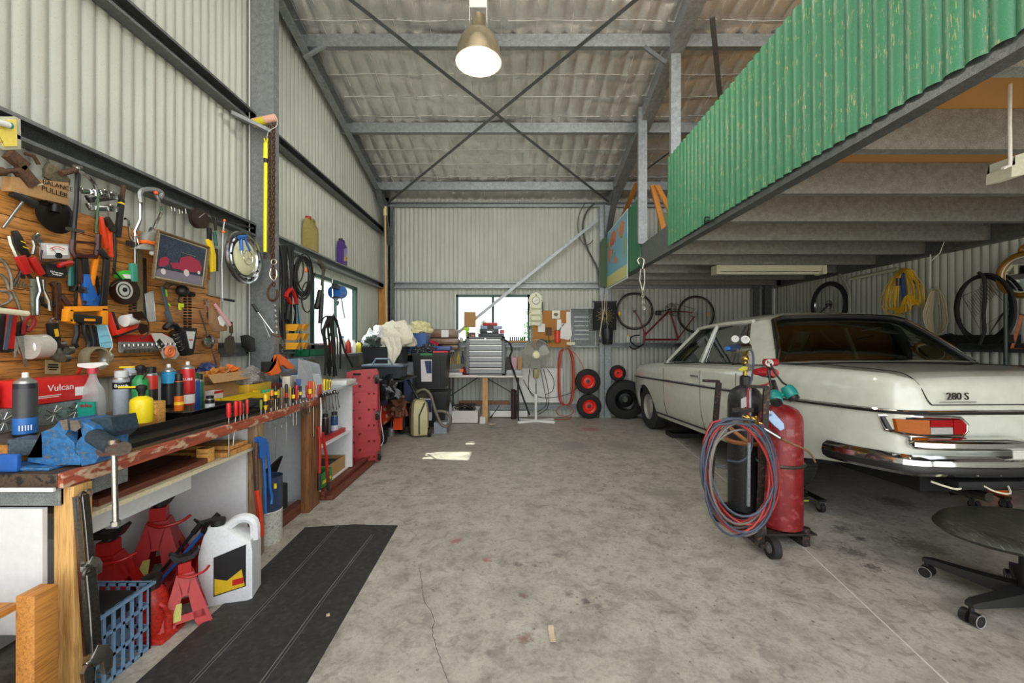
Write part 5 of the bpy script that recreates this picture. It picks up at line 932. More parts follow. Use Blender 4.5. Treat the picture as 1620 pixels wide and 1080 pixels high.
thing('hanging_chain', 'second silver chain looping beside the red clamp', 'chain', P_(None, STEEL, chain([PC(*p) for p in ((452,400),(455,450),(450,500),(449,555))], .020, .004)))
thing('hanging_chain', 'thin steel chain lying on the post face by the breaker bar', 'chain', P_(None, STEEL, chain([CP(*p, .03) for p in ((434,478),(437,500),(438,530))], .015, .003)))
thing('hanging_strap', 'bundle of black straps and cords hanging right of the post', 'strap', P_(None, BLACKR, (lambda g: [PC.tube(g, [(440+4*i,388),(442+4*i+rnd.uniform(-3,3),430),(441+5*i+rnd.uniform(-4,4),480),(447+3*i,530+rnd.uniform(-20,30))], .010+.004*rnd.random(), rnd.uniform(0,.05), 3) for i in range(7)] and g)(G())))
thing('clamp', 'red and black spring clamp on the bundle of hanging straps', 'clamp', [P_('jaw', RED, (lambda g: PC.tube(g, [(452,470),(456,461),(462,458),(467,470),(469,480)], .018, .07, 3) and PC.tube(g, [(455,470),(460,480)], .016, .07) and g)(G())), P_('handle', BLACKR, (lambda g: PC.tube(g, [(458,482),(456,495),(455,505)], .018, .07) and PC.tube(g, [(466,482),(470,495),(472,512)], .018, .07) and g)(G()))])
g = G()
for i in range(13):
    cx, cy, rx, ry = 479+rnd.uniform(-2,3), 437+rnd.uniform(-5,5), 13+rnd.uniform(-3,3), 28+rnd.uniform(-5,6)
    if i == 12: cx, cy, rx, ry = 486, 470, 9, 24
    if i == 11: cx, cy, rx, ry = 471, 425, 9, 22
    PC.tube(g, [(cx+rx*cos(t), cy+ry*sin(t)) for t in [q*pi/10 for q in range(20)]], .006, .01+.008*i, 0, True)
thing('cable_coil', 'coil of black cable hanging left of the window', 'cable', [P_('coil', BLACKR, g), P_('tie', ORG, G().ball(PC(484,427,.12), .018, .6, 1, 1.4))])
for i in range(3):
    for j in range(2):
        p = PC(455+j*11, 518+i*14.5, .02); one('parts_bin', ['upper','middle','lower'][i]+' yellow parts bin on the '+['left','right'][j]+' of the small stack by the post', 'bin', C('#dc9a22', .4), G().loft([[(p.x+a, p.y+b_, p.z+z) for a, b_ in ((0,-.035),(dx,-.035),(dx,.035),(0,.035))] for z, dx in ((-.03,.09),(.03,.12))]), 'yellow parts bins by the post')
thing('cloth', 'pale blue cloth hanging down beside the yellow bins', 'cloth', P_(None, C('#7fa9bb', .85), G().loft([[ept(x+dx, y, o_) for dx, o_ in ((-w/2,.10),(-w/4,.13),(0,.10),(w/4,.13),(w/2,.10),(w/2,.09),(-w/2,.09))] for x, y, w in ((315,640,18),(325,740,34),(332,850,44),(338,960,40))])))
tl('loppers', 'long-handled grey loppers with black grips hanging before the window', 'loppers', 'e', [('arm', DS, [('x', 512,350, 490,500, .012, .02), ('x', 500,360, 497,560, .012, .04)]), ('head', mat('old_blade', '#5a5346'), [('b', 480,330, 520,390, .05, .02, .03)]), ('grip', BK_, [('x', 480,540, 452,665, .024, .02)]), ('grip', BK_, [('x', 492,560, 480,770, .022, .04)])], Plane('X', -2.0))
tl('cable_reel', 'blue spring balancer hanging in front of the window', 'reel', 'e', [('drum', BLUE, [('x', 580,550, 628,550, .075, .03)]), ('rim', BK_, [('b', 580,500, 625,520, .05, .06, .03), ('b', 590,585, 625,590, .02, .06, .03)]), ('hook', CR, [('t', [(600,600),(612,625),(600,640)], .008, .04, 2), ('t', [(565,440),(575,500)], .01, .03)]), ('cord', BK_, [('t', [(630,580),(640,660),(655,735)], .006, .03)])], Plane('X', -2.0))
g = G(); WPp = Plane('X', -1.95)
for i in range(9):
    x = 517+rnd.uniform(-4,22); WPp.tube(g, [(520+rnd.uniform(-3,10),500),(x-3,520),(x,550),(x+rnd.uniform(-2,6),585+rnd.uniform(-15,15))], .012, rnd.uniform(0,.1), 3)
for k in range(2): WPp.tube(g, [(516+8*cos(t), 518+18*sin(t)) for t in [q*pi/8 for q in range(16)]], .007, .05+.02*k, 0, True)
WPp.tube(g, [(532,505),(545,555),(558,580)], .012, .08)
one('cable_bundle', 'tangle of black jumper cables hanging in front of the window', 'cable', BLACKR, g)
tl('steel_rod', 'chrome rods hanging on a hook before the window', 'rod', 'e', [(None, CR, [('t', [(565,440),(570,700)], .009, .03), ('t', [(600,640),(604,1010)], .008, .03)])], Plane('X', -2.0))
# jugs on the girt
GT = 2.293
p = at(492, 408, 4.55); jug(V((-2.205, 4.5, GT)), .22, .085, .36, mat('gold_plastic', '#a8985a', .35, .2), RED, 'oil_jug', 'tall gold plastic oil jug with red cap standing on the wall girt', pi/2)
jug(V((-2.205, 5.33, GT)), .17, .08, .33, C('#4b2f7c', .35), BLACK, 'oil_jug', 'purple plastic oil jug with black cap standing on the wall girt', pi/2, '#8a86b8')
one('steel_batten', 'pale flat batten lying on the girt left of the gold jug', 'batten', C('#bdbdb4', .5), G().box(-2.24, -2.20, 3.62, 4.30, GT, GT+.02))
# window shelf and its bottles
thing('shelf', 'narrow steel shelf under the left window', 'shelf', P_(None, GALV, G().box(-2.20, -2.02, 4.1, 5.95, 1.12, 1.15)))
bt_ = [(588,'#c83228',.16,'red jar with white lid on the window shelf','#e0e0dc'),(578,'#e4e4e0',.20,'white bottle beside the red jar on the window shelf',None),(556,'#d8d8d2',.22,'white spray bottle at the middle of the window shelf','#2a6ab8'),(546,'#b82c28',.19,'red and white bottle in the middle of the window shelf','#e4e4e4'),(537,'#e8e4da',.17,'cream tub on the window shelf','#d0d0d0'),(562,'#e0c83a',.16,'pale yellow jar at the far end of the window shelf','#222222')]
for i, (px, c, h, lab, cap) in enumerate(bt_):
    y = 4.75+.18*i; x = -2.11; o = V((x, y, 1.15)); r = .035
    thing('plastic_bottle', lab, 'bottle', [P_('body', C(c, .35), G().lathe([(r*.9,0),(r,.006),(r,h*.7),(r*.5,h*.85),(r*.4,h*.9)], o)), P_('cap', C(cap or '#c8c8c8', .4), G().lathe([(r*.5,h*.88),(r*.5,h)], o))], 'bottles on the window shelf')
one('parts_tray', 'green slatted plastic tray on the near end of the window shelf', 'tray', C('#1f7a50', .45), G().box(-2.19,-2.03,4.12,4.6,1.15,1.155).box(-2.036,-2.03,4.12,4.6,1.15,1.215).box(-2.19,-2.184,4.12,4.6,1.15,1.215).box(-2.19,-2.03,4.12,4.126,1.15,1.215).box(-2.19,-2.03,4.594,4.6,1.15,1.215).box(-2.12,-2.115,4.12,4.6,1.15,1.2))
one('wire_tray', 'blue wire organiser box standing left of the window', 'organiser', C('#3a5a94', .4), G().box(-2.18,-2.02,3.70,4.05,.93,1.02, bev=.005))
one('crate', 'clear blue-lidded parts box between the post and the window shelf', 'box', C('#8fa6b8', .3), G().box(-2.16,-2.03,3.75,4.0,1.02,1.14, bev=.006)); bpy.data.objects['crate'].name = 'parts_box'
# pole and ply in the corner
thing('broom', 'long pale wooden broom pole standing in the left back corner', 'pole', [P_('pole', C('#c9a468', .6), G().cyl((-2.0,6.60,.02),(-2.07,6.70,3.35),.016)), P_('cap', C('#e0c88a', .6), G().cyl((-2.07,6.70,3.35),(-2.071,6.702,3.50),.028))]) 
one('plywood_sheet', 'orange-brown plywood sheet standing behind the wooden pole', 'sheet', PLY, G().box(-2.26,-2.12,6.96,6.975,.0,2.25))
# ------------------------------------------------------------------ far end of the shed
# red creeper board standing on end
g = G(); o = V((-1.64, 4.42, 0)); 
pts = [(0,0),(.265,.0),(.285,.25),(.245,.45),(.255,.75),(.25,1.02),(.22,1.06),(-.10,1.05),(-.22,1.03),(-.22,.5),(-.20,0)]
def cr(x, z, off=0): return V((-1.60+x*.62, 4.36+.62*x*.35-off*1.0, z*.94+.01))
def creep(): 
    return G().prism([cr(x, z, 0) for x, z in pts], (0,.045,0))
dm = G()
for i in range(11):
    for x in (-.12, -.02, .12, .20):
        if (i+int(x*50)) % 2 == 0: dm.cyl(cr(x, .06+.09*i, .013), cr(x, .06+.09*i, -.002), .013, n=10)
cas = []
for x, z in ((.25,.93),(.26,.52),(.29,.06)):
    c = cr(x, z, .0)
    cas.append(P_('caster', BLACKR, G().cyl(c+V((-.01,-.03,0)), c+V((.012,-.03,0)), .036), P_('bracket', STEEL, G().box(c.x-.018, c.x+.018, c.y-.04, c.y, c.z+.015, c.z+.06))))
thing('mechanic_creeper', 'dimpled red plastic mechanic creeper stood on end beyond the workbench', 'creeper', [P_('board', mat('creeper_red', '#a3242a', .45, var=.15, scale=8), creep()), P_('dimple', C('#7e181c', .5), dm), P_('hand_hole', BLACK, G().box(cr(-.12,0).x, cr(.0,0).x, cr(-.06,0,.003).y-.02, cr(-.06,0,.0).y, .945, .965)), P_('panel', mat('creeper_red2', '#ad2c32', .45, var=.15, scale=8), G().prism([cr(x, z, .008) for x, z in ((-.14,.38),(.235,.38),(.24,.80),(-.14,.80))], (0,.01,0)))]+cas)
# dark storage bench behind with tubs
thing('toolbox', 'dark grey plastic toolbox with carry handle beyond the red creeper', 'toolbox', [P_('body', C('#2c3238', .4), G().loft([[ (x*k-1.56, 5.1+y*k, z) for x, y in ((-.22,-.14),(.22,-.14),(.22,.14),(-.22,.14))] for z, k in ((.86,.92),(.99,1))])), P_('lid', C('#4d5a68', .35), G().box(-1.81,-1.31,4.93,5.27,.99,1.02, bev=.01)), P_('handle', C('#5b6876', .35), G().tube([(-1.68,4.95,1.02),(-1.64,4.95,1.09),(-1.48,4.95,1.09),(-1.44,4.95,1.02)], .012))])
thing('equipment_bench', 'dark steel equipment stand under the toolbox and bags', 'stand', [P_('top', BLACK, G().box(-2.1,-1.33,4.95,5.75,.81,.83)), P_('leg', BLACK, G().box(-1.66,-1.63,4.97,5.0,0,.81)), P_('leg', BLACK, G().box(-1.38,-1.35,5.7,5.73,0,.81)), P_('leg', BLACK, G().box(-2.08,-2.05,4.97,5.0,0,.81)), P_('leg', BLACK, G().box(-2.08,-2.05,5.7,5.73,0,.81))])
one('plastic_bag', 'crumpled glossy black bag with a white glint below the grey toolbox', 'bag', C('#15161a', .18), lump((-1.56, 4.98, .60), .18, .07, .20, 31, .45))
one('tarpaulin', 'crumpled navy cloth stuffed behind the glossy black bag', 'cloth', C('#232a3a', .7), lump((-1.78, 5.18, .50), .16, .12, .22, 37, .4))
one('machine', 'greasy multi-coloured machine parts piled under the black bag', 'machine', mat('greasy_machine', '#6d4a34', .5, .4, var=.6, scale=30, dirt='#a33a26'), (lambda g: [g.cyl(V((-1.50+rnd.uniform(-.10,.10), 5.40+rnd.uniform(-.1,.1), .30+rnd.random()*.35)), V((-1.50+rnd.uniform(-.10,.10), 5.40+rnd.uniform(-.1,.1), .30+rnd.random()*.35)), rnd.uniform(.015,.04), n=9) for _ in range(26)] and g)(G()), kind='stuff')
one('storage_tub', 'large black plastic tub on the stand below the pile of cloths', 'tub', C('#232427', .4), G().loft([[ (-1.72+x*k, 5.62+y*k, z) for x, y in ((-.26,-.18),(.26,-.18),(.26,.18),(-.26,.18))] for z, k in ((.83,.9),(1.19,1),(1.19,1.06),(1.22,1.06))]))
one('cloth_pile', 'heap of crumpled cream drop cloths on top of the black tub', 'cloth', CLOTH, lump((-1.63, 5.72, 1.23), .26, .18, .24, 41, .34)); 
one('cloth', 'cream cloth tail hanging down the front of the black tub', 'cloth', CLOTH, G().loft([[(-1.56+dx*w+.02*sin(z*17), 5.38-.02*cos(k*2.1+z*14)*(.4+w*5), z) for k, dx in enumerate((-1,-.75,-.5,-.25,0,.25,.5,.75,1))]+[(-1.56+dx*w+.02*sin(z*17), 5.40, z) for dx in (1,0,-1)] for z, w in ((1.36,.11),(1.30,.10),(1.22,.095),(1.14,.08),(1.08,.06),(1.02,.045),(.97,.02))]))
one('cloth', 'white and dark rags heaped left of the cream cloths', 'cloth', C('#cfd2d6', .85), lump((-1.86, 5.60, 1.225), .12, .14, .16, 47, .5))
one('cloth', 'dark bundled rag with a green patch at the front of the tub lid', 'cloth', C('#26302e', .8), lump((-1.84, 5.42, 1.225), .10, .07, .10, 51, .4))
one('storage_tub', 'blue clear-sided plastic tub behind the cream cloths', 'tub', C('#3d5f9a', .35), G().loft([[ (-1.48+x*k, 6.12+y*k, z) for x, y in ((-.24,-.16),(.24,-.16),(.24,.16),(-.24,.16))] for z, k in ((1.12,.88),(1.42,1))]))
one('cloth', 'pale yellow cloth draped over the blue tub', 'cloth', C('#d9cfa0', .85), lump((-1.36, 6.10, 1.425), .15, .13, .12, 57, .4))
# grey cabinet behind
thing('bookcase', 'narrow dark bookcase with open shelves beside the stacked black tubs', 'bookcase', [P_('side', C('#17181a', .5), G().box(-1.64,-1.62,6.02,6.34,0,1.12)), P_('side', C('#17181a', .5), G().box(-2.0,-1.98,6.02,6.34,0,1.12)), P_('top', PLY, G().box(-2.0,-1.42,6.02,6.34,1.10,1.12)), P_('shelf', PLY, G().box(-1.62,-1.42,6.02,6.34,.80,.81)), P_('shelf', PLY, G().box(-1.62,-1.42,6.02,6.34,.40,.41)), P_('back', C('#2a2e34', .5), G().box(-2.0,-1.42,6.33,6.34,0,1.10)), P_('side', mat('pale_edge', '#b8a98a', .5), G().box(-1.43,-1.42,6.02,6.34,0,1.10))])
one('storage_tub', 'clear plastic box on the upper bookcase shelf', 'box', C('#8a9096', .35), G().box(-1.60,-1.44,6.05,6.3,.81,1.0, bev=.01))
one('storage_tub', 'blue-grey plastic box on the lower bookcase shelf', 'box', C('#4a5a80', .4), G().box(-1.60,-1.44,6.05,6.3,.41,.76, bev=.01))
one('tape_roll', 'blue plastic lid ring on top of the bookcase', 'lid', C('#1f7ac8', .4), G().lathe([(.09,0),(.10,.005),(.10,.06),(.09,.065)], (-1.56,6.10,1.12))); bpy.data.objects['tape_roll.001'].name = 'plastic_tub'
one('parts_box', 'white and purple carton on the bookcase beside the blue lid ring', 'carton', C('#b8b0c8', .5), G().box(-1.46,-1.38,6.1,6.2,1.12,1.27, rz=.2, bev=.004))
# stacked black tubs
for k, (z, lab) in enumerate(((.06, 'lower black lidded tub with a printed label in the two-tub stack'), (.62, 'upper black lidded tub with a green label in the two-tub stack'))):
    cx, cy = -1.17+.26, 6.12; cx = -1.19
    b = G().loft([[ (cx+x*s_, cy+y*s_, z+h) for x, y in ((-.25,-.19),(.25,-.19),(.25,.19),(-.25,.19))] for h, s_ in ((0,.84),(.48,1),(.48,1.06),(.515,1.06),(.515,.9))])
    thing('storage_tub', lab, 'tub', [P_('tub', C('#1c1d20', .4), b), P_('rib', C('#26272a', .4), G().box(cx+.13,cx+.15,cy-.195,cy-.17,z+.02,z+.47, rx=.06)), P_('label', C('#d0ccd0', .45), G().prism([(cx-.12,cy-.181,z+.10),(cx+.03,cy-.181,z+.10),(cx+.035,cy-.198,z+.42),(cx-.125,cy-.198,z+.42)], (0,-.003,0)), P_('label_panel', C('#2a3560', .4), G().prism([(cx-.04,cy-.192,z+.22),(cx+.03,cy-.192,z+.22),(cx+.03,cy-.201,z+.40),(cx-.07,cy-.201,z+.40)], (0,-.003,0)))), P_('tag', GRN if k else BLACK, G().box(cx-.13,cx+.04,cy-.207,cy-.20,z+.48,z+.51))])
one('paving_slab', 'pinkish bricks and boards under the stack of black tubs', 'bricks', C('#9a7468', .8), G().box(-1.42,-.96,6.0,6.25,.0,.055)); bpy.data.objects['paving_slab'].name = 'brick_base'
one('folded_clothes', 'folded black and white printed jacket on the upper tub', 'jacket', mat('dark_jacket', '#23262e', .7, var=.7, scale=12, dirt='#a0a4a8'), lump((-1.27, 6.05, 1.135), .17, .13, .09, 61, .4))
one('folder', 'flat blue plastic case lying on the upper tub', 'case', C('#2b4c86', .4), G().box(-1.20,-.90,5.98,6.2,1.17,1.23, bev=.008)); one('folder', 'flat red folder lying under the blue case', 'folder', C('#c02a30', .5), G().box(-1.16,-.93,5.95,6.2,1.137,1.165))
one('paper_roll', 'thick cream cardboard tube lying above the bookcase', 'tube', C('#c9c4a8', .6), G().lathe([(.045,0),(.062,0),(.062,.30),(.045,.30),(.045,0)], (-1.76,6.62,1.22), (1,.02,0)))
one('shelf', 'long shelf on the back wall under the wrapped parcels', 'shelf', GALV, G().box(-2.0,-.95,6.78,7.05,1.13,1.16)); 
for i, (x0, x1, z0, z1, c, lab) in enumerate(((-1.78,-.89,1.36,1.50,'#7a5c4a','upper long brown-wrapped parcel on the back shelf'),(-1.55,-.89,1.25,1.355,'#8a6c58','lower long plastic-wrapped brown parcel on the back shelf'),(-1.15,-.89,1.16,1.245,'#80624c','short brown roll at the end of the back shelf'))):
    one('wrapped_parcel', lab, 'parcel', mat('wrap%d' % i, c, .3, var=.25, scale=6), G().box(x0, x1, 6.80, 7.02, z0, z1, bev=.03), kids=[P_('label', WHITE, G().box(-1.17,-1.05,6.795,6.798,1.37,1.49))] if i == 0 else ())
one('cushion', 'bright crimson cushion wedged on the back shelf', 'cushion', C('#c8143c', .7), G().ball((-1.36,6.68,1.245), .2, .85, .5, .42)); 
one('machine', 'black power tool standing on the left of the back shelf', 'power tool', BLACK, G().box(-1.84,-1.70,6.8,6.9,1.16,1.40, bev=.02).cyl((-1.64,6.75,1.16),(-1.64,6.75,1.52),.03)); bpy.data.objects['machine.001'].name = 'power_tool'
# compressor, pressure washer and vacuum
o = V((-1.80, 5.35, .33))
thing('air_compressor', 'orange-red air compressor tank behind the red creeper', 'compressor', [P_('tank', C('#cf2f18', .35), G().lathe([(0,-.20),(.10,-.18),(.16,-.11),(.17,0),(.17,.3),(.16,.38),(0,.42)], o+V((.0,-.05,0)), (0,1,0))), P_('wheel', BLACKR, G().cyl((-1.65,5.22,.09),(-1.61,5.22,.09),.09)), P_('foot', BLACK, G().box(-1.85,-1.75,5.2,5.24,0,.18)), P_('sticker', C('#e0d0a0', .5), G().lathe([(.173,.02),(.173,.12)], o+V((.0,-.05,0)), (0,1,0), 12)), P_('cord', WHITE, G().tube([(-1.62,5.1,.5),(-1.60,5.0,.35),(-1.55,4.95,.10),(-1.62,4.85,.01)], .005, smooth=4))])
thing('spray_gun', 'silver spray gun cup standing on the floor between the wheels', 'spray gun', [P_('cup', mat('cast_aluminium', '#9a9c9d'), G().lathe([(.04,0),(.045,.01),(.045,.11),(.03,.125)], (-1.655,5.63,0))), P_('gun', DS, G().tube([(-1.655,5.63,.12),(-1.655,5.63,.2),(-1.63,5.61,.26)], .018))])
g = G(); o = V((-1.57, 5.82, .165))
g.lathe([(.10,-.035),(.155,-.035),(.165,-.02),(.165,.02),(.155,.035),(.10,.035)], o, (1,.45,0), 28)
cvr = G().loft([[o+V((sx*.04+.05*0, 0, 0))+V((.0, -cos(a)*rr*1, sin(a)*rr)) for sx, rr in ((-1,.18),(1,.18),(1,.205),(-1,.205))] for a in [pi*.02+k*pi*.62/8 for k in range(9)]])
thing('lawn_mower', 'orange-guarded wheeled lawn machine at the far left', 'mower', [P_('wheel', BLACKR, g), P_('hub', DS, G().lathe([(.0,-.03),(.09,-.03),(.09,.0),(0,.0)], o, (1,.45,0))), P_('guard', C('#f0521a', .35), G().loft([[V((-1.57+dx, 5.82-cos(a)*rr, .165+sin(a)*rr)) for dx, rr in ((-.05,.19),(.07,.19),(.07,.215),(-.05,.215))] for a in [-.35+k*2.3/9 for k in range(10)]])), P_('body', BLACK, G().box(-1.80,-1.64,5.78,5.98,.15,.5, bev=.03)), P_('handle', BLACK, G().tube([(-1.70,5.8,.5),(-1.78,5.9,.75)], .012))])
# vacuum
M_ = Mx.Translation((-1.29, 5.70, 0)) @ Mx.Rotation(.35, 4, 'Z')
g = G().loft([[M_ @ V((x*k, y*k2, z)) for x, y in ((-.09,-.17),(.09,-.17),(.12,-.10),(.12,.12),(.08,.16),(-.08,.16),(-.12,.12),(-.12,-.10))] for z, k, k2 in ((.03,.95,.95),(.06,1,1),(.34,1,.95),(.46,.85,.75),(.50,.55,.5))])
hz = G(); hz.tube([at(*p, 5.75) for p in ((658,622),(662,618),(672,616),(681,624),(686,640),(691,655),(697,669),(704,674),(711,671),(713,661),(706,652),(695,650),(688,652))], .021, 10, smooth=4)
thing('vacuum_cleaner', 'beige upright-stored canister vacuum cleaner with ribbed hose', 'vacuum cleaner', [P_('body', mat('beige_plastic', '#b7ac7c', .4, var=.12), g), P_('hose', mat('hose_brown', '#6d6552', .5, var=.3), hz), P_('band', BLACK, G().tube([M_ @ V(p) for p in ((-.125,-.06,.05),(-.13,-.06,.4),(-.08,-.06,.48))], .012).tube([M_ @ V(p) for p in ((-.02,-.175,.05),(-.02,-.175,.30),(.06,-.14,.47))], .010)), P_('wheel', BLACKR, G().cyl(M_ @ V((.10,-.14,.065)), M_ @ V((.14,-.14,.065)), .062)), P_('wand', BLACK, G().cyl((-1.50,5.75,.85),(-1.30,5.70,.50),.02))])
one('gas_bottle', 'pale blue-white gas bottle standing between the tubs and the table', 'gas bottle', C('#b6bfcb', .4), G().lathe([(.075,0),(.08,.01),(.08,.28),(.06,.33),(.02,.35)], (-1.03,6.5,0)))
one('parts_box', 'clear low box on the floor under the black tubs', 'box', C('#8d949c', .35), G().box(-1.10,-.92,5.78,5.97,0,.16, bev=.005))
# folding table with tool chest
TX0, TX1, TY0, TY1 = -1.10, .17, 6.55, 7.02; TZ = .755
lg = lambda x: G().tube([(x,TY0+.06,0),(x,TY0+.06,TZ-.03)], .012)
thing('folding_table', 'white-topped folding table in front of the back wall window', 'table', [P_('tabletop', C('#d6d3cc', .45), G().box(TX0,TX1,TY0,TY1,TZ-.03,TZ, bev=.008)), P_('leg', DS, lg(TX0+.10)), P_('leg', DS, lg(TX1-.07)), P_('leg', DS, G().tube([(TX0+.10,TY1-.06,0),(TX0+.10,TY1-.06,TZ-.03)], .012)), P_('leg', DS, G().tube([(TX1-.07,TY1-.06,0),(TX1-.07,TY1-.06,TZ-.03)], .012)), P_('brace', BLACK, G().tube([(TX0+.10,TY0+.07,.42),(TX0+.55,TY0+.09,TZ-.035)], .008)), P_('brace', BLACK, G().tube([(TX1-.07,TY0+.07,.42),(TX1-.60,TY0+.09,TZ-.035)], .008))])
one('timber_post', 'upright pine post bracing the middle of the table', 'post', PINEZ, G().box(-.475,-.39,6.62,6.66,0,TZ-.035)); one('timber_plank', 'brown timber lying along the lower girt behind the table', 'plank', BROWNZ, G().box(-.90,-.05,6.98,7.03,.225,.29))
cx0, cx1, cy0, cy1 = -.735, -.115, 6.60, 6.98
cps = [P_('cabinet', mat('grey_chest', '#606264', .4, .4, var=.2), G().box(cx0,cx0+.045,cy0,cy1,TZ,1.375).box(cx1-.045,cx1,cy0,cy1,TZ,1.375).box(cx0,cx1,cy0,cy1,TZ,TZ+.03).box(cx0,cx1,cy0,cy1,1.35,1.375).box(cx0,cx1,cy1-.01,cy1,TZ,1.375), P_('lock', CR, G().cyl((-.43,cy0-.012,1.345),(-.43,cy0,1.345),.010)))]
dh = (1.345-TZ-.03)/6
for k in range(6):
    z0 = TZ+.03+dh*k
    cps.append(P_('drawer', mat('speckled_drawer', '#7e8082', .35, .5, var=.3, scale=60), G().box(cx0+.05,cx1-.05,cy0-.004,cy1-.02,z0+.005,z0+dh-.012), P_('drawer_handle', STEEL, G().box(cx0+.05,cx1-.05,cy0-.018,cy0-.004,z0+dh-.020,z0+dh-.008))))
thing('tool_chest', 'grey six-drawer steel tool chest standing on the folding table', 'tool chest', cps)
one('parts_case', 'flat dark grey case lying on the tool chest', 'case', C('#3a3e42', .4), G().box(-.55,-.13,6.66,6.90,1.377,1.43, bev=.006)); one('parts_case', 'black case with silver latch on the middle of the pile on the tool chest', 'case', C('#2a2d30', .4), G().box(-.52,-.22,6.66,6.88,1.432,1.50, bev=.006), kids=[P_('latch', CR, G().box(-.40,-.32,6.65,6.66,1.45,1.47))])
one('parts_case', 'pale blue-lidded case near the top of the pile on the tool chest', 'case', C('#8a9cba', .35), G().box(-.52,-.16,6.68,6.88,1.502,1.555, bev=.006), kids=[P_('latch', BLACK, G().box(-.40,-.30,6.67,6.68,1.50,1.56))])
one('parts_case', 'small red case topmost on the tool chest pile', 'case', RED, G().box(-.48,-.24,6.70,6.84,1.557,1.61, bev=.008)); one('carton', 'little red and white carton right of the black case on the chest', 'carton', C('#c8484a', .5), G().box(-.20,-.125,6.64,6.7,1.432,1.49))
one('parts_case', 'orange-labelled stack of small boxes at the left of the chest top', 'box', C('#4a4038', .5), G().box(-.72,-.60,6.64,6.8,1.377,1.45), kids=[P_('label', ORG, G().box(-.66,-.61,6.637,6.64,1.385,1.405))]); one('notepad', 'lime green pad on the small boxes by the brown book', 'pad', C('#a4d820', .5), G().box(-.79,-.70,6.70,6.78,1.48,1.53).box(-.76,-.71,6.72,6.77,1.377,1.48))
one('cardboard_sheet', 'curved brown card sheet propped upright in front of the window', 'card', CARD, G().loft([[(x, 6.76+.05*sin((x+.8)*9), z) for x in (-.79,-.75,-.70,-.65,-.60)]+[(x, 6.77+.05*sin((x+.8)*9), z) for x in (-.60,-.65,-.70,-.75,-.79)] for z in (1.535,1.62,1.72,1.79)]))
one('drill_case', 'flat grey tool with orange end lying at the left of the table', 'tool', C('#77797b', .4), G().box(-1.08,-.80,6.58,6.7,TZ+.055,TZ+.11, bev=.008), kids=[P_('end', ORG, G().box(-.84,-.78,6.575,6.70,TZ+.06,TZ+.105))]); one('drill_case', 'white case under the grey and orange tool', 'case', C('#d2d2d0', .4), G().box(-1.07,-.80,6.6,6.75,TZ,TZ+.05, bev=.005)); one('papers', 'pink and white papers on the table edge', 'papers', C('#d8b0b4', .7), G().box(-.78,-.55,6.56,6.595,TZ,TZ+.008))
for i in range(4):
    x = -1.06+.075*i; y = 6.95
    one('pliers', 'yellow and dark pliers hanging in a row on the wall above the table', 'pliers', (YEL, CARD, YEL, C('#2a3a6a'))[i], G().tube([(x-.012,y,.92),(x-.018,y,1.0),(x,y,1.08)], .010, 6).tube([(x+.015,y,.92),(x+.02,y,1.0),(x,y,1.08)], .010, 6).tube([(x,y,1.08),(x,y,1.14)], .009, 6).cyl((x,y,1.13),(x,D-.02,1.13),.003), 'hanging pliers above the table')
for i, o_ in enumerate(sorted([o for o in bpy.data.objects if o.get('group') == 'hanging pliers above the table'], key=lambda o: o.location.x)): o_['label'] = ['leftmost yellow pliers hanging on the wall above the table', 'tan-handled pliers hanging second above the table', 'yellow pliers hanging third, beside the tan pair', 'navy-handled pliers hanging nearest the tool chest'][i]
one('spray_gun', 'red and black tool slumped beside the tool chest', 'tool', C('#8a1f28', .4), lump((-.80, 6.72, TZ), .045, .05, .08, 71, .4)); bpy.data.objects['spray_gun.001'].name = 'power_tool'
for i, x in enumerate((-.09, .04)): one('parts_case', ('left clear compartment box on the table edge by the chest', 'right clear compartment box on the table edge')[i], 'case', C('#9c9ea0', .3), G().box(x,x+.115,6.58,6.72,TZ,TZ+.085, bev=.004))
one('carton', 'tall pink and white pack standing behind the clear boxes', 'carton', C('#d49aa8', .5), G().box(.0,.075,6.85,6.93,TZ,TZ+.28)); one('timber_block', 'tan plywood offcut standing behind the clear boxes', 'plywood', PLY, G().box(.10,.16,6.85,6.93,TZ,TZ+.30))
one('carton', 'black-brown case standing against the right side of the tool chest', 'case', C('#3a3436', .5), G().box(-.09,-.02,6.86,6.96,TZ,TZ+.28))
# things on the window sill girt
for i, (x, c, w_, h) in enumerate(((-1.02,'#b8b4a8',.05,.07),(-.93,'#8a3028',.05,.05),(-.86,'#d8d4c8',.06,.08),(-.78,'#6a6660',.05,.06))): one('jar', ['small tin', 'low red box', 'white jar', 'grey jar'][i]+' on the girt left of the tool chest', 'jar', C(c, .4), G().lathe([(w_*.45,0),(w_*.5,.005),(w_*.5,h*.8),(w_*.4,h)], (x, 7.0, 1.285)), 'jars on the window girt')
one('timber_block', 'row of dark pegs on a wooden block on the girt right of the chest', 'peg block', CARD, G().box(-.06,.26,6.98,7.04,1.285,1.32), kids=[P_('peg', BLACK, (lambda g: [g.cyl((-.03+.035*i,7.01,1.32),(-.03+.035*i,7.01,1.38),.012) for i in range(8)] and g)(G()))])
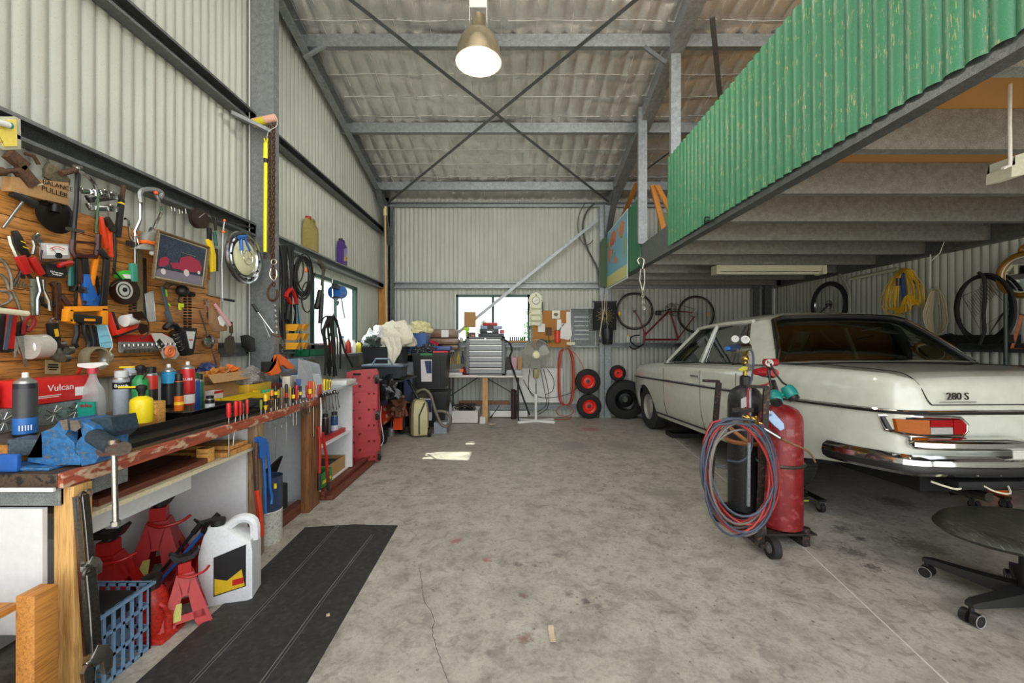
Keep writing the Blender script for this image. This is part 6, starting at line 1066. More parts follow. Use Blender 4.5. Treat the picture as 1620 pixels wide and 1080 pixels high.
# fan
fc = at(848, 561, 6.62); fx = fc.x
g = G()
for k in range(60):
    a = 2*pi*k/60; u = V((cos(a),0,sin(a)))
    g.tube([fc+u*.05+V((0,-.075,0)), fc+u*.13+V((0,-.07,0)), fc+u*.21+V((0,-.04,0)), fc+u*.245], .002, 4)
    g.tube([fc+u*.05+V((0,.075,0)), fc+u*.18+V((0,.06,0)), fc+u*.245], .002, 4)
for r_ in (.245,): g.torus(fc, r_, .005, (0,1,0), 40, 6)
g.torus(fc+V((0,-.058,0)), .17, .002, (0,1,0), 40, 4)
bl = []
for k in range(3):
    a = 2*pi*k/3+.5; u, w_ = V((cos(a),0,sin(a))), V((-sin(a),0,cos(a)))
    bl.append(P_('blade', C('#a8a79c', .3), G().loft([[fc+u*r_+w_*(x)+V((0,.022*s*x/.07,0)) for x, s in ((-wd,1),(0,0),(wd,1),(wd,.9),(0,-.1),(-wd,.9))] for r_, wd in ((.05,.03),(.11,.07),(.17,.085),(.215,.06))])))
thing('pedestal_fan', 'cream and white pedestal fan standing by the table', 'fan', [P_('grille', mat('fan_wire', '#c9c8c0', .3, .5), g), P_('hub', C('#e2deb0', .4), G().lathe([(0,0),(.05,.01),(.063,.03),(.06,.045)], fc+V((0,-.10,0)), (0,1,0))), P_('motor', C('#c8c4a0', .4), G().lathe([(.05,0),(.075,.03),(.07,.12),(.03,.15)], fc+V((0,.08,0)), (0,1,0))), P_('neck', mat('olive_neck', '#98925c', .4), G().box(fx-.045,fx+.045,6.60,6.74,.70,.86, bev=.03)), P_('pole', CR, G().cyl((fx,6.66,.40),(fx,6.66,.72),.013)), P_('pole_sleeve', WHITE, G().cyl((fx,6.66,.03),(fx,6.66,.42),.022).cyl((fx,6.66,.40),(fx,6.66,.45),.028)), P_('foot', WHITE, G().box(fx-.33,fx+.33,6.63,6.69,0,.035, bev=.008, rz=.45)), P_('foot', WHITE, G().box(fx-.33,fx+.33,6.63,6.69,.0,.036, bev=.008, rz=-.45))]+bl)
# black lever bar and dark pipe
one('steel_pipe', 'short dark maroon pipe standing beside the fan', 'pipe', C('#3a2022', .5), G().cyl((.02,6.9,0),(.02,6.9,.50),.035).cyl((.05,6.92,0),(.05,6.92,.48),.03))
g = G().tube([at(*p, 6.50) for p in ((792,536),(800,538),(807,544),(810,555),(806,567),(812,585),(819,605),(828,630),(838,656))], .014, smooth=3)
one('crow_bar', 'bent black lever bar leaning against the table end', 'lever', BLACK, g)
# white sheet against the wall, cardboard box of scrap
one('white_board', 'white sheet of board leaning on the back wall behind the fan', 'board', WHITE, G().box(.02,.87,7.05,7.06,.255,.84)); one('white_board', 'white skirting piece on the floor under the table', 'board', WHITE, G().box(-.37,.26,6.98,7.0,.02,.12))
bx0, bx1 = -.98, -.53
thing('cardboard_box', 'white open carton full of metal scrap under the table', 'box', [P_('box', C('#d4cdc8', .7), G().box(bx0,bx1,6.52,6.53,0,.20).box(bx0,bx1,6.84,6.85,0,.22).box(bx0,bx0+.01,6.52,6.85,0,.22).box(bx1-.01,bx1,6.52,6.85,0,.20).box(bx0,bx1,6.52,6.85,0,.01)), P_('scrap', DS, (lambda g: [g.tube([(bx0+.05+rnd.random()*.35, 6.56+rnd.random()*.25, .15+rnd.random()*.14) for _ in range(3)], .007, 5) for _ in range(30)] and g)(G()), kind='stuff')])
one('carton', 'little white carton beside the box of scrap', 'carton', C('#d8d2ca', .6), G().box(-.51,-.42,6.50,6.60,0,.10)); 
one('saucer', 'small pale dish on the floor in front of the table', 'dish', C('#c9bfae', .6), G().lathe([(.0,0),(.04,.0),(.065,.012),(.06,.014),(.03,.005)], fl(779, 672)))
one('paint_brush', 'thin tool with yellow tip hanging under the table', 'brush', BLACK, G().cyl((-.21,6.9,.23),(-.34,6.9,.05),.006).cyl((-.33,6.9,.065),(-.36,6.9,.02),.012))
# corkboard wall
def wb(px0, py0, px1, py1, Y): a, b_ = at(px0, py0, Y), at(px1, py1, Y); return a.x, b_.x, min(a.z, b_.z), max(a.z, b_.z)
def panel(px0, py0, px1, py1, Y, th=.01): a, b_, c, d = wb(px0, py0, px1, py1, Y); return G().box(a, b_, Y, Y+th, c, d)
thing('cork_board', 'brown cork notice board on the girt beside the window', 'notice board', P_(None, mat('cork', '#b0783a', .8, var=.2, scale=60), panel(843, 491, 903, 549, 7.0, .012)))
p = at(868, 524, 6.99); g = G()
for k in range(9):
    a = pi/2+(k-4)*.55; g.prism([p+V((cos(a-.2)*.03,-.003,sin(a-.2)*.03)), p+V((cos(a)*.10,-.003,sin(a)*.12)), p+V((cos(a+.2)*.03,-.003,sin(a+.2)*.03))], (0,.005,0))
g.box(p.x-.05, p.x+.05, p.y-.003, p.y+.002, p.z-.07, p.z+.07, rz=0); g.cyl(p+V((0,-.001,-.07)), p+V((.02,-.001,-.20)), .006)
one('leaf_ornament', 'brown maple-leaf ornament on the cork board', 'ornament', C('#5a3c26', .7), g)
for i, (a, b_, c, d, lab) in enumerate(((851,512,862,525,'small white note at the left of the cork board'),(881,505,888,530,'tall white sheet right of the leaf ornament'),(896,493,902,530,'narrow white sheet at the right edge of the cork board'),(888,512,905,542,'curled white paper hanging lowest on the cork board'))):
    g = panel(a, b_, c, d, 6.985-.006*i, .002)
    if i == 3: g = G().loft([[at(x, y, 6.965-.02*sin(k*1.2)) for x, y in ((889-k*1.2,511+k*8),(903+k*1.0-(k==3)*6,512+k*8+(k>1)*2))]+[at(x, y, 6.967-.02*sin(k*1.2)) for x, y in ((903+k*1.0-(k==3)*6,512+k*8+(k>1)*2),(889-k*1.2,511+k*8))] for k in range(4)])
    one('paper_note', lab, 'paper', C('#e6e4de', .7), g, 'papers on the cork board')
one('decorative_tile', 'white square butterfly tile at the top of the cork board', 'tile', C('#d8d4c4', .4), panel(873, 491, 886, 504, 6.98, .012), kids=[P_('motif', C('#7a6a4a', .5), (lambda c: G().ball(c, .05, .8, .1, .5).ball(c+V((0,0,-.02)), .03, 1, .1, .6))(at(879.5, 497, 6.978)))])
one('grinding_disc', 'dark round disc leaning in front of the cork board', 'disc', C('#35393c', .6), G().cyl(at(857,545,6.96), at(857,545,6.97), .10))
one('aerosol', 'red tin standing on the girt in front of the curled paper', 'tin', C('#d43a2c', .4), G().lathe([(.05,0),(.05,.19),(.045,.20)], (at(882,0,6.98).x, 6.98, 1.285)), kids=[P_('lid', GRN, G().lathe([(.046,.195),(.046,.21)], (at(882,0,6.98).x, 6.98, 1.285))), P_('stirrer', DS, G().cyl((at(882,0,6.98).x,6.98,1.45), at(892,512,6.95), .007))])
bpy.data.objects['aerosol'].name = 'paint_tin'
one('parts_box', 'row of small green tins on the girt under the cork board', 'tins', C('#3c4a26', .5), G().cyl((.58,6.99,1.285),(.58,6.99,1.325),.025).cyl((.66,6.99,1.285),(.66,6.99,1.325),.025)) if False else None
for i, x in enumerate((.60, .68)): one('small_tin', ('left','right')[i]+' small green tin on the girt under the cork board', 'tin', C('#4a6a2a', .5), G().cyl((x,6.99,1.285),(x,6.99,1.325),.026), 'small tins on the girt')
# clock shelf
cs = [(838,468),(842,464),(848,462),(853,464),(858,469),(859,475),(857,482),(858,500),(858,512),(852,515),(845,514),(837,515),(837,500),(838,482),(836,475)]
g = G(); BWp = Plane('Y', 6.96); BWp.poly(g, cs, 0, .012)
fr = G(); 
for y in (487, 497, 506): a, b_, c, d = wb(840, y, 855, y+1, 6.96); fr.box(a, b_, 6.90, 6.96, c, d)
for x in (839.5, 855): a, b_, c, d = wb(x, 485, x+1, 513, 6.96); fr.box(a, b_, 6.90, 6.96, c, d)
dots = G()
for k in range(22):
    x, y = (838.5, 466+2.2*k) if k % 2 else (857, 466+2.2*k); c = BWp(x, y, .012); dots.cyl(c, c+V((0,-.003,0)), .007, n=8)
cl = BWp(848, 475, .012)
thing('clock_shelf', 'cream scalloped wall clock with little shelves beside the window', 'clock', [P_('panel', C('#dcdcc0', .5), g), P_('shelf_box', C('#d2d0b0', .5), fr), P_('spots', C('#3a4436', .5), dots), P_('clock_face', WHITE, G().cyl(cl, cl+V((0,-.006,0)), .062, n=28), P_('rim', C('#8a8a70', .5), G().torus(cl+V((0,-.006,0)), .062, .005, (0,1,0))), P_('hand', BLACK, G().cyl(cl+V((0,-.009,0)), cl+V((.035,-.009,.012)), .0025).cyl(cl+V((0,-.009,0)), cl+V((-.03,-.009,-.018)), .0025))), P_('heart', BLACK, G().ball(BWp(848, 466.5, .012), .012, 1, .3, 1))])
# vent panel, sunburst poster, black pot
a, b_, c, d = wb(902, 487, 942, 548, 7.0)
pl_ = G().box(a, b_, 6.99, 7.0, c, d); sl = G()
for k in range(6): z = d-.16-.075*k; sl.box(a+.07, b_-.12, 6.98, 6.992, z, z+.012)
sl.box(a, b_, 6.98, 6.99, d-.01, d).box(a, a+.01, 6.98, 6.99, c, d).box(b_-.01, b_, 6.98, 6.99, c, d).box(a, b_, 6.98, 6.99, c, c+.01)
cc = G(); 
for r_ in (.05,.09,.13): cc.tube([(b_-.06+r_*cos(t), 6.975, d-.24+r_*sin(t)) for t in [pi/2+k*pi/12 for k in range(13)]], .004, 5)
thing('oven_door_panel', 'dark reflective panel with white slats beside the cork board', 'panel', [P_('panel', mat('dark_panel', '#4a504e', .25, .5, var=.4, scale=4), pl_), P_('slats', C('#c9ccca', .4), sl), P_('side_plate', C('#17191a', .3), G().box(b_-.12, b_-.01, 6.978, 6.988, d-.39, d-.02)), P_('rings', C('#8c9090', .4), cc)])
PY = 6.90; a, b_, c, d = wb(940, 477, 975, 522, PY); cx, cz = (a+b_)/2, (c+d)/2
g = G()
for k in range(26):
    t = 2*pi*k/26; r0, r1 = .03, (.145 if k % 2 else .11); g.cyl((cx+cos(t)*r0, PY-.004, cz+sin(t)*r0), (cx+cos(t)*r1, PY-.004, cz+sin(t)*r1), .0028, n=5); g.ball((cx+cos(t)*r1, PY-.004, cz+sin(t)*r1), .007, seg=8)
thing('wall_hanging', 'black wall hanging with a gold wire sunburst on the steel column', 'wall hanging', [P_('cloth', C('#121214', .8), G().box(a, b_, PY, PY+.006, c, d)), P_('rod', BLACK, G().box(a-.03, b_+.01, PY-.005, PY+.012, d-.01, d+.012)), P_('sunburst', mat('gold_wire', '#a89a5c', .4, .6), g)])
p = at(961, 545, 6.85)
thing('hanging_pot', 'black ribbed plastic pot hanging below the sunburst', 'pot', [P_('pot', C('#1b1c1e', .45), G().lathe([(.07,0),(.085,.02),(.09,.14),(.095,.26),(.09,.27)], p)), P_('cord', C('#c8c0a8', .6), G().tube([p+V((0,0,.26)), p+V((-.02,.0,.55)), p+V((.01,.03,.95))], .004))])
thing('rope', 'pale rope hanging down the back column to a black cleat', 'rope', P_(None, C('#cfc8b0', .7), G().tube([at(*q, 6.82) for q in ((957,465),(956,490),(951,515),(948,532))], .006, smooth=3).tube([at(*q, 6.83) for q in ((952,460),(953,500),(949,532))], .005, smooth=3), P_('knot', CREAM, G().ball(at(949,531,6.82), .018)), P_('cleat', BLACK, G().box(at(947,0,6.82).x, at(951,0,6.82).x, 6.8, 6.84, at(0,542,6.82).z, at(0,537,6.82).z))))
# tyres on the wall
def tyre(c, R_, w, rimr, ax, name, lab, rim_m, hub='disc', grp=None, tilt=None):
    c = V(c); a = V(ax).normalized()
    t = G().lathe([(rimr,-w*.40),(rimr*1.08,-w*.5),(R_*.86,-w*.52),(R_*.97,-w*.42),(R_,-w*.30),(R_,w*.30),(R_*.97,w*.42),(R_*.86,w*.52),(rimr*1.08,w*.5),(rimr,w*.40),(rimr*.97,0),(rimr,-w*.40)], c, a, 40)
    for k in range(40):
        th = 2*pi*k/40; u, v_ = frame(a); d = u*cos(th)+v_*sin(th); t.cyl(c+d*(R_+.001)-a*w*.3, c+d*(R_+.001)+a*w*.3, R_*.012, n=4)
    r = G().lathe([(rimr*.28,-w*.10),(rimr*.62,-w*.06),(rimr*.72,-w*.28),(rimr*.92,-w*.34),(rimr*1.02,-w*.46),(rimr*1.02,-w*.40),(rimr*.94,w*.3),(rimr*1.02,w*.46),(rimr*.9,w*.4),(rimr*.7,w*.1),(rimr*.28,w*.0),(rimr*.28,-w*.10)], c, a, 32)
    return thing(name, lab, 'wheel', [P_('tyre', BLACKR, t), P_('rim', rim_m, r)], grp)
RR = mat('red_rim', '#e02a18', .35, var=.12)
tyre((at(930,604,6.94).x, 6.95, .625), .21, .10, .115, (0,1,0), 'barrow_wheel', 'upper red-rimmed wheel stacked against the back wall left of the column', RR, grp='red-rimmed wheels')
tyre((at(932,640,6.94).x, 6.95, .205), .205, .10, .115, (0,1,0), 'barrow_wheel', 'lower red-rimmed wheel standing on the floor left of the column', RR, grp='red-rimmed wheels')
tyre((at(977,590,6.98).x, 6.97, .765), .135, .08, .075, (0,1,0), 'barrow_wheel', 'small red-rimmed wheel resting on the big spare tyre', RR, grp='red-rimmed wheels')
tyre((at(990,628,6.9).x, 6.93, .325), .325, .17, .17, (.12,1,.06), 'spare_wheel', 'big black spare wheel leaning on the back wall beside the car nose', C('#1b1c1d', .3, .5))
# red extension lead
g = G()
for i in range(8):
    w_ = rnd.uniform(-3, 3)
    g.tube([at(x+w_*s, y, 6.93-.006*i) for x, y, s in ((897,552,.3),(888,556,1),(885,590,1),(886,625,1),(890,638,1),(898,640,1),(905,632,1),(908,600,1),(906,565,1),(900,552,.5))], .0055, 6, True, 3)
g.tube([at(x, y, 6.90) for x, y in ((892,640),(880,648),(884,656),(897,658),(907,652),(904,645),(894,640))], .006, smooth=4); g.tube([at(x, y, 6.89) for x, y in ((905,555),(912,562),(920,575),(924,585))], .005, smooth=3)
g.tube([V(q) for q in ((.62,6.85,.01),(.50,6.8,.01),(.75,6.8,.012),(.95,6.82,.012),(1.0,6.9,.05))], .006, smooth=3)
one('extension_lead', 'orange-red extension cord hung in long loops on the back wall', 'cord', C('#b8402a', .5), g, kids=[P_('socket_block', CREAM, G().box(at(896,0,6.95).x, at(909,0,6.95).x, 6.90, 6.94, 1.24, 1.29))])
g = G()
for q in (((838,584),(836,610),(842,625),(856,628)),((855,584),(862,620),(864,640),(850,652)),((860,584),(868,620),(866,645),(852,655)),((866,584),(876,600),(874,618),(862,624)),((828,600),(838,618),(852,628),(880,628),(905,620),(915,608))): g.tube([at(x, y, 6.99) for x, y in q], .005, smooth=4)
one('cable_bundle', 'loose dark cables looping over the white board behind the fan', 'cable', BLACKR, g)
# black hose on the upper back wall
g = G(); g.tube([at(x, y, 7.02) for x, y in ((940,322),(928,335),(922,355),(924,375),(930,395),(938,410),(946,428),(948,450))], .016, smooth=4)
g.tube([at(x, y, 7.0) for x, y in ((925,322),(916,340),(914,360),(918,378),(925,387),(932,386),(938,380))], .008, smooth=4)
one('rubber_hose', 'dark bent hoses hanging high on the back wall by the column', 'hose', C('#4a4d45', .6), g)
# world map and mezzanine end
MP = Plane('X', 1.60); MP.n = V((-1,0,0))
g = G().prism([(1.605,5.72,2.20),(1.605,7.0,2.20),(1.605,7.0,3.10),(1.605,5.72,3.13)], (.004,0,0))
def land(pts, c): g = G(); g.prism([(1.601, 7.0-1.28*x, 2.42+.68*y) for x, y in pts], (.003,0,0)); return P_('map_land', C(c, .5), g)
thing('world_map', 'large coloured world map hung on the end of the mezzanine', 'map', [P_('sheet', WHITE, G().prism([(1.608,5.70,2.18),(1.608,7.02,2.18),(1.608,7.02,3.12),(1.608,5.70,3.15)], (.003,0,0))), P_('sea', C('#74b4cf', .4), g),
 land([(.16,.30),(.22,.24),(.27,.38),(.30,.52),(.24,.62),(.14,.60),(.10,.46)], '#d48a58'), land([(.20,.66),(.30,.60),(.40,.70),(.50,.62),(.52,.80),(.44,.92),(.30,.90),(.22,.78)], '#d9764c'), land([(.30,.62),(.40,.60),(.44,.68),(.38,.72)], '#c8524a'), land([(.44,.16),(.52,.12),(.58,.20),(.52,.30),(.44,.26)], '#d97a3c'), land([(.66,.72),(.74,.58),(.84,.66),(.90,.84),(.80,.95),(.68,.88)], '#d88452'), land([(.74,.62),(.80,.56),(.84,.64)], '#7fae5a'), land([(.86,.20),(.90,.10),(.94,.30),(.95,.48),(.90,.54),(.86,.44)], '#9aae58'), land([(.30,.46),(.34,.40),(.36,.50)], '#c8524a'), land([(.40,.34),(.47,.36),(.44,.42)], '#7fae5a'), land([(.60,.10),(.63,.06),(.64,.16)], '#9aae58'), land([(.54,.84),(.62,.80),(.60,.90)], '#d97a3c'), land([(.08,.66),(.16,.64),(.18,.76),(.10,.80)], '#b8a04a'),
 P_('map_border', C('#d2cf86', .5), G().prism([(1.6005,5.74,2.21),(1.6005,6.98,2.21),(1.6005,6.98,2.38),(1.6005,5.74,2.38)], (.004,0,0)))])
for i, (a, b_) in enumerate((((1.70,6.95,3.0),(1.70,5.7,3.45)), ((1.85,4.9,2.5),(1.80,5.25,3.30)), ((2.0,4.75,2.5),(1.84,5.2,3.28)))): one('timber_plank', ('orange timber rail leaning above the world map','orange timber length leaning behind the steel mezzanine post','second orange timber leaning beside the mezzanine post')[i], 'plank', PINE, G().box(0,0,0,0,0,0) if False else G().prism([V(a), V(a)+V((.05,0,0)), V(b_)+V((.05,0,0)), V(b_)], (0,.03,.0)).prism([V(a)+V((0,0,.05)), V(a)+V((.05,0,.05)), V(b_)+V((.05,0,.05)), V(b_)+V((0,0,.05))], (0,.03,0)) if i == 0 else G().prism([V(a)-V((.03,0,0)), V(a)+V((.03,0,0)), V(b_)+V((.03,0,0)), V(b_)-V((.03,0,0))], (0,.035,0)))
one('cladding_offcut', 'olive green metal sheet offcut on the mezzanine behind the post', 'sheet', C('#6b7d4a', .5), G().box(2.1,3.2,5.9,5.93,2.49,3.15)); one('green_panel', 'narrow dark green panel end beside the back column', 'panel', C('#3c5232', .5), G().prism([(1.49,6.93,2.22),(1.60,6.93,2.22),(1.60,6.93,3.06),(1.53,6.93,3.04),(1.49,6.93,2.98)], (0,.01,0)))
# hook and turnbuckle
CHN = mat('tin_hook', '#b5b1a4')
hp = V((1.60, 5.10, 2.26)); 
thing('turnbuckle', 'pale steel hook and turnbuckle hanging from the mezzanine corner', 'turnbuckle', [P_('hook', CHN, G().tube([hp+V(q) for q in ((-.02,0,.0),(-.04,0,.05),(.0,0,.08),(.04,0,.05),(.03,0,-.02),(.02,0,-.06))], .012, smooth=3)), P_('frame', CHN, G().tube([hp+V((.0,0,-.06)), hp+V((-.015,0,-.20)), hp+V((.02,0,-.32))], .008).tube([hp+V((.04,0,-.06)), hp+V((.05,0,-.20)), hp+V((.03,0,-.32))], .008)), P_('chain', CHN, chain([hp+V((.025,0,-.32)), hp+V((.03,0,-.5)), hp+V((.05,0,-.58))], .025, .006))])
# ------------------------------------------------------------------ cream sedan, backed towards us, rear wheels on dollies
CARM = None
def paint():
    m, nt, b = nodes('cream_car_paint'); n = tex(nt, 'Noise', scale=2.5, Detail=4)
    r = ramp(nt, n.outputs['Fac'], [(.3, S('#c4c7ba')), (.7, S('#d0d3c7'))]); lk(nt, r.outputs[0], b.inputs['Base Color'])
    b.inputs['Roughness'].default_value = .28; b.inputs['Coat Weight'].default_value = .7; b.inputs['Coat Roughness'].default_value = .06; return m
PAINT = paint(); DARK = C('#101112', .7); TYR = mat('tyre_rubber', '#2b2b2a', .8, var=.35, scale=20)
RAISE, WB = .09, 2.75
Mc = Mx.Translation((2.97, 3.45, RAISE)) @ Mx.Rotation(R(2.0), 4, 'Z') @ Mx.Rotation(-math.atan(RAISE/WB), 4, 'X')
def cv(x, y, z): return Mc @ V((x, y, z))
def cy_(y): return -.4+(y+.4)*.8 if y < -.4 else 2.9+(y-2.9)*.75 if y > 2.9 else y
def lerpt(t, tab):
    if tab[-1][0] > 3:
        if t < -.4: t = -.4+(t+.4)/.8
        if t > 2.9: t = 2.9+(t-2.9)/.75
    if t <= tab[0][0]: return tab[0][1]
    for (a, b_), (c, d) in zip(tab, tab[1:]):
        if t <= c:
            f = (t-a)/(c-a); return b_+(d-b_)*f
    return tab[-1][1]
def sm(t, tab):
    """smooth table lookup"""
    if t <= tab[0][0]: return tab[0][1]
    for i in range(len(tab)-1):
        if t <= tab[i+1][0]:
            p = [tab[max(i-1,0)], tab[i], tab[i+1], tab[min(i+2, len(tab)-1)]]; f = (t-p[1][0])/(p[2][0]-p[1][0])
            h = p[2][0]-p[1][0]
            m1 = (p[2][1]-p[0][1])/max(1e-6, p[2][0]-p[0][0])*h; m2 = (p[3][1]-p[1][1])/max(1e-6, p[3][0]-p[1][0])*h
            return (2*f**3-3*f*f+1)*p[1][1]+(f**3-2*f*f+f)*m1+(-2*f**3+3*f*f)*p[2][1]+(f**3-f*f)*m2
    return tab[-1][1]
ZT = [(-1.27,.80),(-1.255,.90),(-1.22,.955),(-1.12,.985),(-.7,1.005),(-.14,1.02),(.2,1.01),(1.9,1.0),(2.05,1.0),(2.6,.975),(3.1,.94),(3.4,.90),(3.52,.86),(3.58,.80),(3.60,.74)]
WT = [(-1.27,.64),(-1.25,.71),(-1.20,.765),(-1.1,.80),(-.9,.835),(-.4,.885),(.4,.905),(2.0,.905),(2.8,.895),(3.2,.875),(3.4,.845),(3.52,.80),(3.58,.73),(3.60,.66)]
BT = [(-1.27,.50),(-1.2,.45),(-1.0,.41),(-.6,.37),(-.4,.34),(0,.235),(2.75,.235),(3.2,.27),(3.5,.34),(3.6,.40)]
# outline of one half section: fraction of the width against height between bottom and shoulder
def half(y):
    zt, w, zb = lerpt(y, ZT), lerpt(y, WT), lerpt(y, BT)
    arch = 0
    for cy, r_, ra in ((0, .335, .30), (WB, .365, .30)):
        d = abs(y-cy)
        if d < r_: arch = max(arch, .315+sqrt(r_*r_-d*d)*(.93 if cy else .80))
    zb = max(zb, arch)
    top = [(0, zt+.012), (w*.35, zt+.010), (w*.62, zt+.004), (w*.80, zt-.004), (w*.865, zt-.004), (w*.90, zt+.004), (w*.935, zt+.000), (w*.965, zt-.022), (w*.985, zt-.06)]
    zs = zt-.10; n = 12; side = []
    for k in range(n+1):
        z = zs+(zb-zs)*k/n; q = z
        f = 1.0 if q > .62 else 1-.085*((.62-q)/.38)**2
        if q > .80: f = .993+.007*(1-(q-.80)/.2)
        side.append((w*f, z))
    side.append((w*side[-1][0]/w-.03, zb+.004))
    return top+side
ys = [-1.27,-1.262,-1.25,-1.235,-1.215,-1.19,-1.15,-1.10,-1.04,-.97,-.9,-.8,-.7,-.6,-.5,-.42,-.37]
ys += [-.335+.67*k/22 for k in range(23)]; ys += [.37,.42,.5]+[.6+.1*k for k in range(18)]+[2.36]
ys += [WB-.365+.73*k/22 for k in range(23)]; ys += [3.14,3.18,3.24,3.3,3.36,3.42,3.46,3.50,3.53,3.555,3.575,3.59,3.60]
Yr = lambda y: cy_(y)
ys = sorted(set(round(Yr(y), 4) for y in ys))
g = G(); rows = []
for y in ys:
    h = half(y); rows.append([cv(-x, y, z) for x, z in reversed(h)]+[cv(x, y, z) for x, z in h[1:]])
g.grid(rows)
for rw, yy in ((rows[0], ys[0]), (rows[-1], ys[-1])):
    vs = [g.b.verts.new(p) for p in rw]; g.b.faces.new(vs)
bmesh.ops.remove_doubles(g.b, verts=g.b.verts, dist=1e-5)
bmesh.ops.triangulate(g.b, faces=[f for f in g.b.faces if len(f.verts) > 4])
# cut the cabin opening in the belt
cut = [f for f in g.b.faces if all((lambda q: -.10 < q.y < 1.98 and abs(q.x) < .80 and q.z > .9)(Mc.inverted() @ v.co) for v in f.verts)]
bmesh.ops.delete(g.b, geom=cut, context='FACES')
body = g
def ct(pts, r, n=8, **k): return G().tube([cv(p[0], cy_(p[1]), p[2]) for p in pts], r, n, **k)
def ctg(g, pts, r, n=8, **k): return g.tube([cv(p[0], cy_(p[1]), p[2]) for p in pts], r, n, **k)
def quad(a, b_, c, d, bulge=0, nrm=(0,0,1), nu=8, nv=6, th=0):
    """curved patch between corners a-b (bottom) and d-c (top)"""
    rows = []
    for j in range(nv+1):
        t = j/nv; row = []
        for i in range(nu+1):
            s = i/nu; p = V(a)*(1-s)*(1-t)+V(b_)*s*(1-t)+V(c)*s*t+V(d)*(1-s)*t
            p += V(nrm)*bulge*(4*s*(1-s)*.7+.3*4*t*(1-t)); row.append(cv(*p))
        rows.append(row)
    return G().grid(rows)
RB, RT = V((.83,-.13,1.015)), V((.60,.27,1.42)); SB, STp = V((.868,.20,1.01)), V((.70,.40,1.40))
BB, BTt = V((.872,1.00,1.01)), V((.705,.98,1.41)); AB, AT = V((.862,1.93,1.0)), V((.67,1.45,1.40)); WBc, WTc = V((.80,2.05,1.0)), V((.60,1.52,1.41))
mir = lambda p: V((-p.x, p.y, p.z))
# roof
rf = G(); rws = []
for y, w, ze, zc in ((.24,.59,1.392,1.425),(.30,.66,1.392,1.448),(.42,.712,1.388,1.468),(.7,.725,1.392,1.482),(.98,.725,1.395,1.484),(1.25,.705,1.390,1.470),(1.40,.68,1.386,1.447),(1.49,.63,1.386,1.425),(1.54,.58,1.384,1.405)):
    rws.append([cv(w*s, y+(.0 if abs(y-.24) > .01 else -.03*(1-s*s)), ze+.025+(zc-ze+.008)*(1-abs(s)**3.2)) for s in [-1+k/12 for k in range(25)]])
rf.grid(rws)
pil = []
for sgn in (1, -1):
    m_ = (lambda p: p) if sgn == 1 else mir
    g = G(); rows = []
    # C pillar wraps from rear window edge to rear door glass
    for t in [k/8 for k in range(9)]:
        a = RB.lerp(RT, t); c = SB.lerp(STp, t); mid = (a+c)/2+V((.035*(1-t*.5), -.03, .006))
        row = []
        for s in [k/8 for k in range(9)]:
            p = a*(1-s)**2+mid*2*s*(1-s)+c*s*s if False else a.lerp(c, s)+(mid-(a+c)/2)*4*s*(1-s)*.8
            row.append(cv(*m_(p)))
        rows.append(row)
    g.grid(rows); 
    pil.append(P_('rear_pillar', PAINT, g))
    g = G()
    for a, c, w in ((BB, BTt, .022), (AB, AT, .026)):
        ctg(g, [m_(a), m_(a.lerp(c, .5)+V((.008,0,0))), m_(c)], w, 8)
    ctg(g, [m_(WBc+V((0,0,0))), m_(WTc)], .024)
    ctg(g, [m_(STp+V((-.005,-.03,.012))), m_(STp.lerp(BTt,.5)+V((.004,0,.014))), m_(BTt+V((0,0,.012))), m_(BTt.lerp(AT,.5)+V((.004,0,.014))), m_(AT+V((0,.02,.01)))], .020)
    pil.append(P_('window_frame', PAINT, g))
    ch = G()
    for a, c, d, e in ((SB+V((0,.03,.012)), STp+V((0,.03,-.012)), BTt+V((0,-.035,-.012)), BB+V((0,-.04,.012))), (BB+V((0,.04,.012)), BTt+V((0,.035,-.012)), AT+V((0,-.05,-.012)), AB+V((0,-.07,.012)))):
        q = [a, c, d, e]; ctg(ch, [m_(p+V((.012,0,0))) for p in q], .0055, 6, closed=True)
    ctg(ch, [m_(V((.902,-.05,1.0))), m_(V((.905,.5,.998))), m_(V((.905,1.2,.995))), m_(V((.90,1.95,.985)))], .007, 6)
    pil.append(P_('chrome_trim', CHROME, ch))
    for nm, a, b_, c, d in (('side_window', SB, BB, BTt, STp), ('side_window', BB, AB, AT, BTt)):
        pil.append(P_(nm, CGLASS, quad(m_(a), m_(b_), m_(c), m_(d), .012, (sgn,0,.3))))
    g = G(); ctg(g, [m_(V((.875,.42,1.0))), m_(V((.72,.46,1.37)))], .009); ctg(g, [m_(V((.87,1.70,1.0))), m_(V((.70,1.40,1.36)))], .007)
    pil.append(P_('window_divider', BLACK, g))
rw = quad(mir(RB)+V((.03,0,.005)), RB+V((-.03,0,.005)), RT+V((-.02,0,0)), mir(RT)+V((.02,0,0)), .055, (0,-1,.35), 14, 8)
ws = quad(WBc, mir(WBc), mir(WTc), WTc, .05, (0,1,.35), 14, 8)
g = G()
def rim_pts():
    pts = []
    for s in [k/14 for k in range(15)]: p = mir(RB).lerp(RB, s)+V((0,-1,.35))*.055*4*s*(1-s)*.7+V((0,-.01,.008)); pts.append(p)
    for t in (.25,.5,.75,.93): pts.append(RB.lerp(RT, t)+V((-.01,-.012,.012))+V((0,-1,.35))*.055*.3*4*t*(1-t))
    for s in [k/14 for k in range(1,14)]: p = RT.lerp(mir(RT), s)+V((0,-1,.35))*.055*4*s*(1-s)*.7+V((0,-.008,.012)); pts.append(p)
    for t in (.93,.75,.5,.25): pts.append(mir(RB).lerp(mir(RT), t)+V((.01,-.012,.012))+V((0,-1,.35))*.055*.3*4*t*(1-t))
    return pts
rubber = ct(rim_pts(), .022, 8, closed=True); chrome = ct([p+V((0,-.014,.014)) for p in rim_pts()], .009, 6, closed=True)
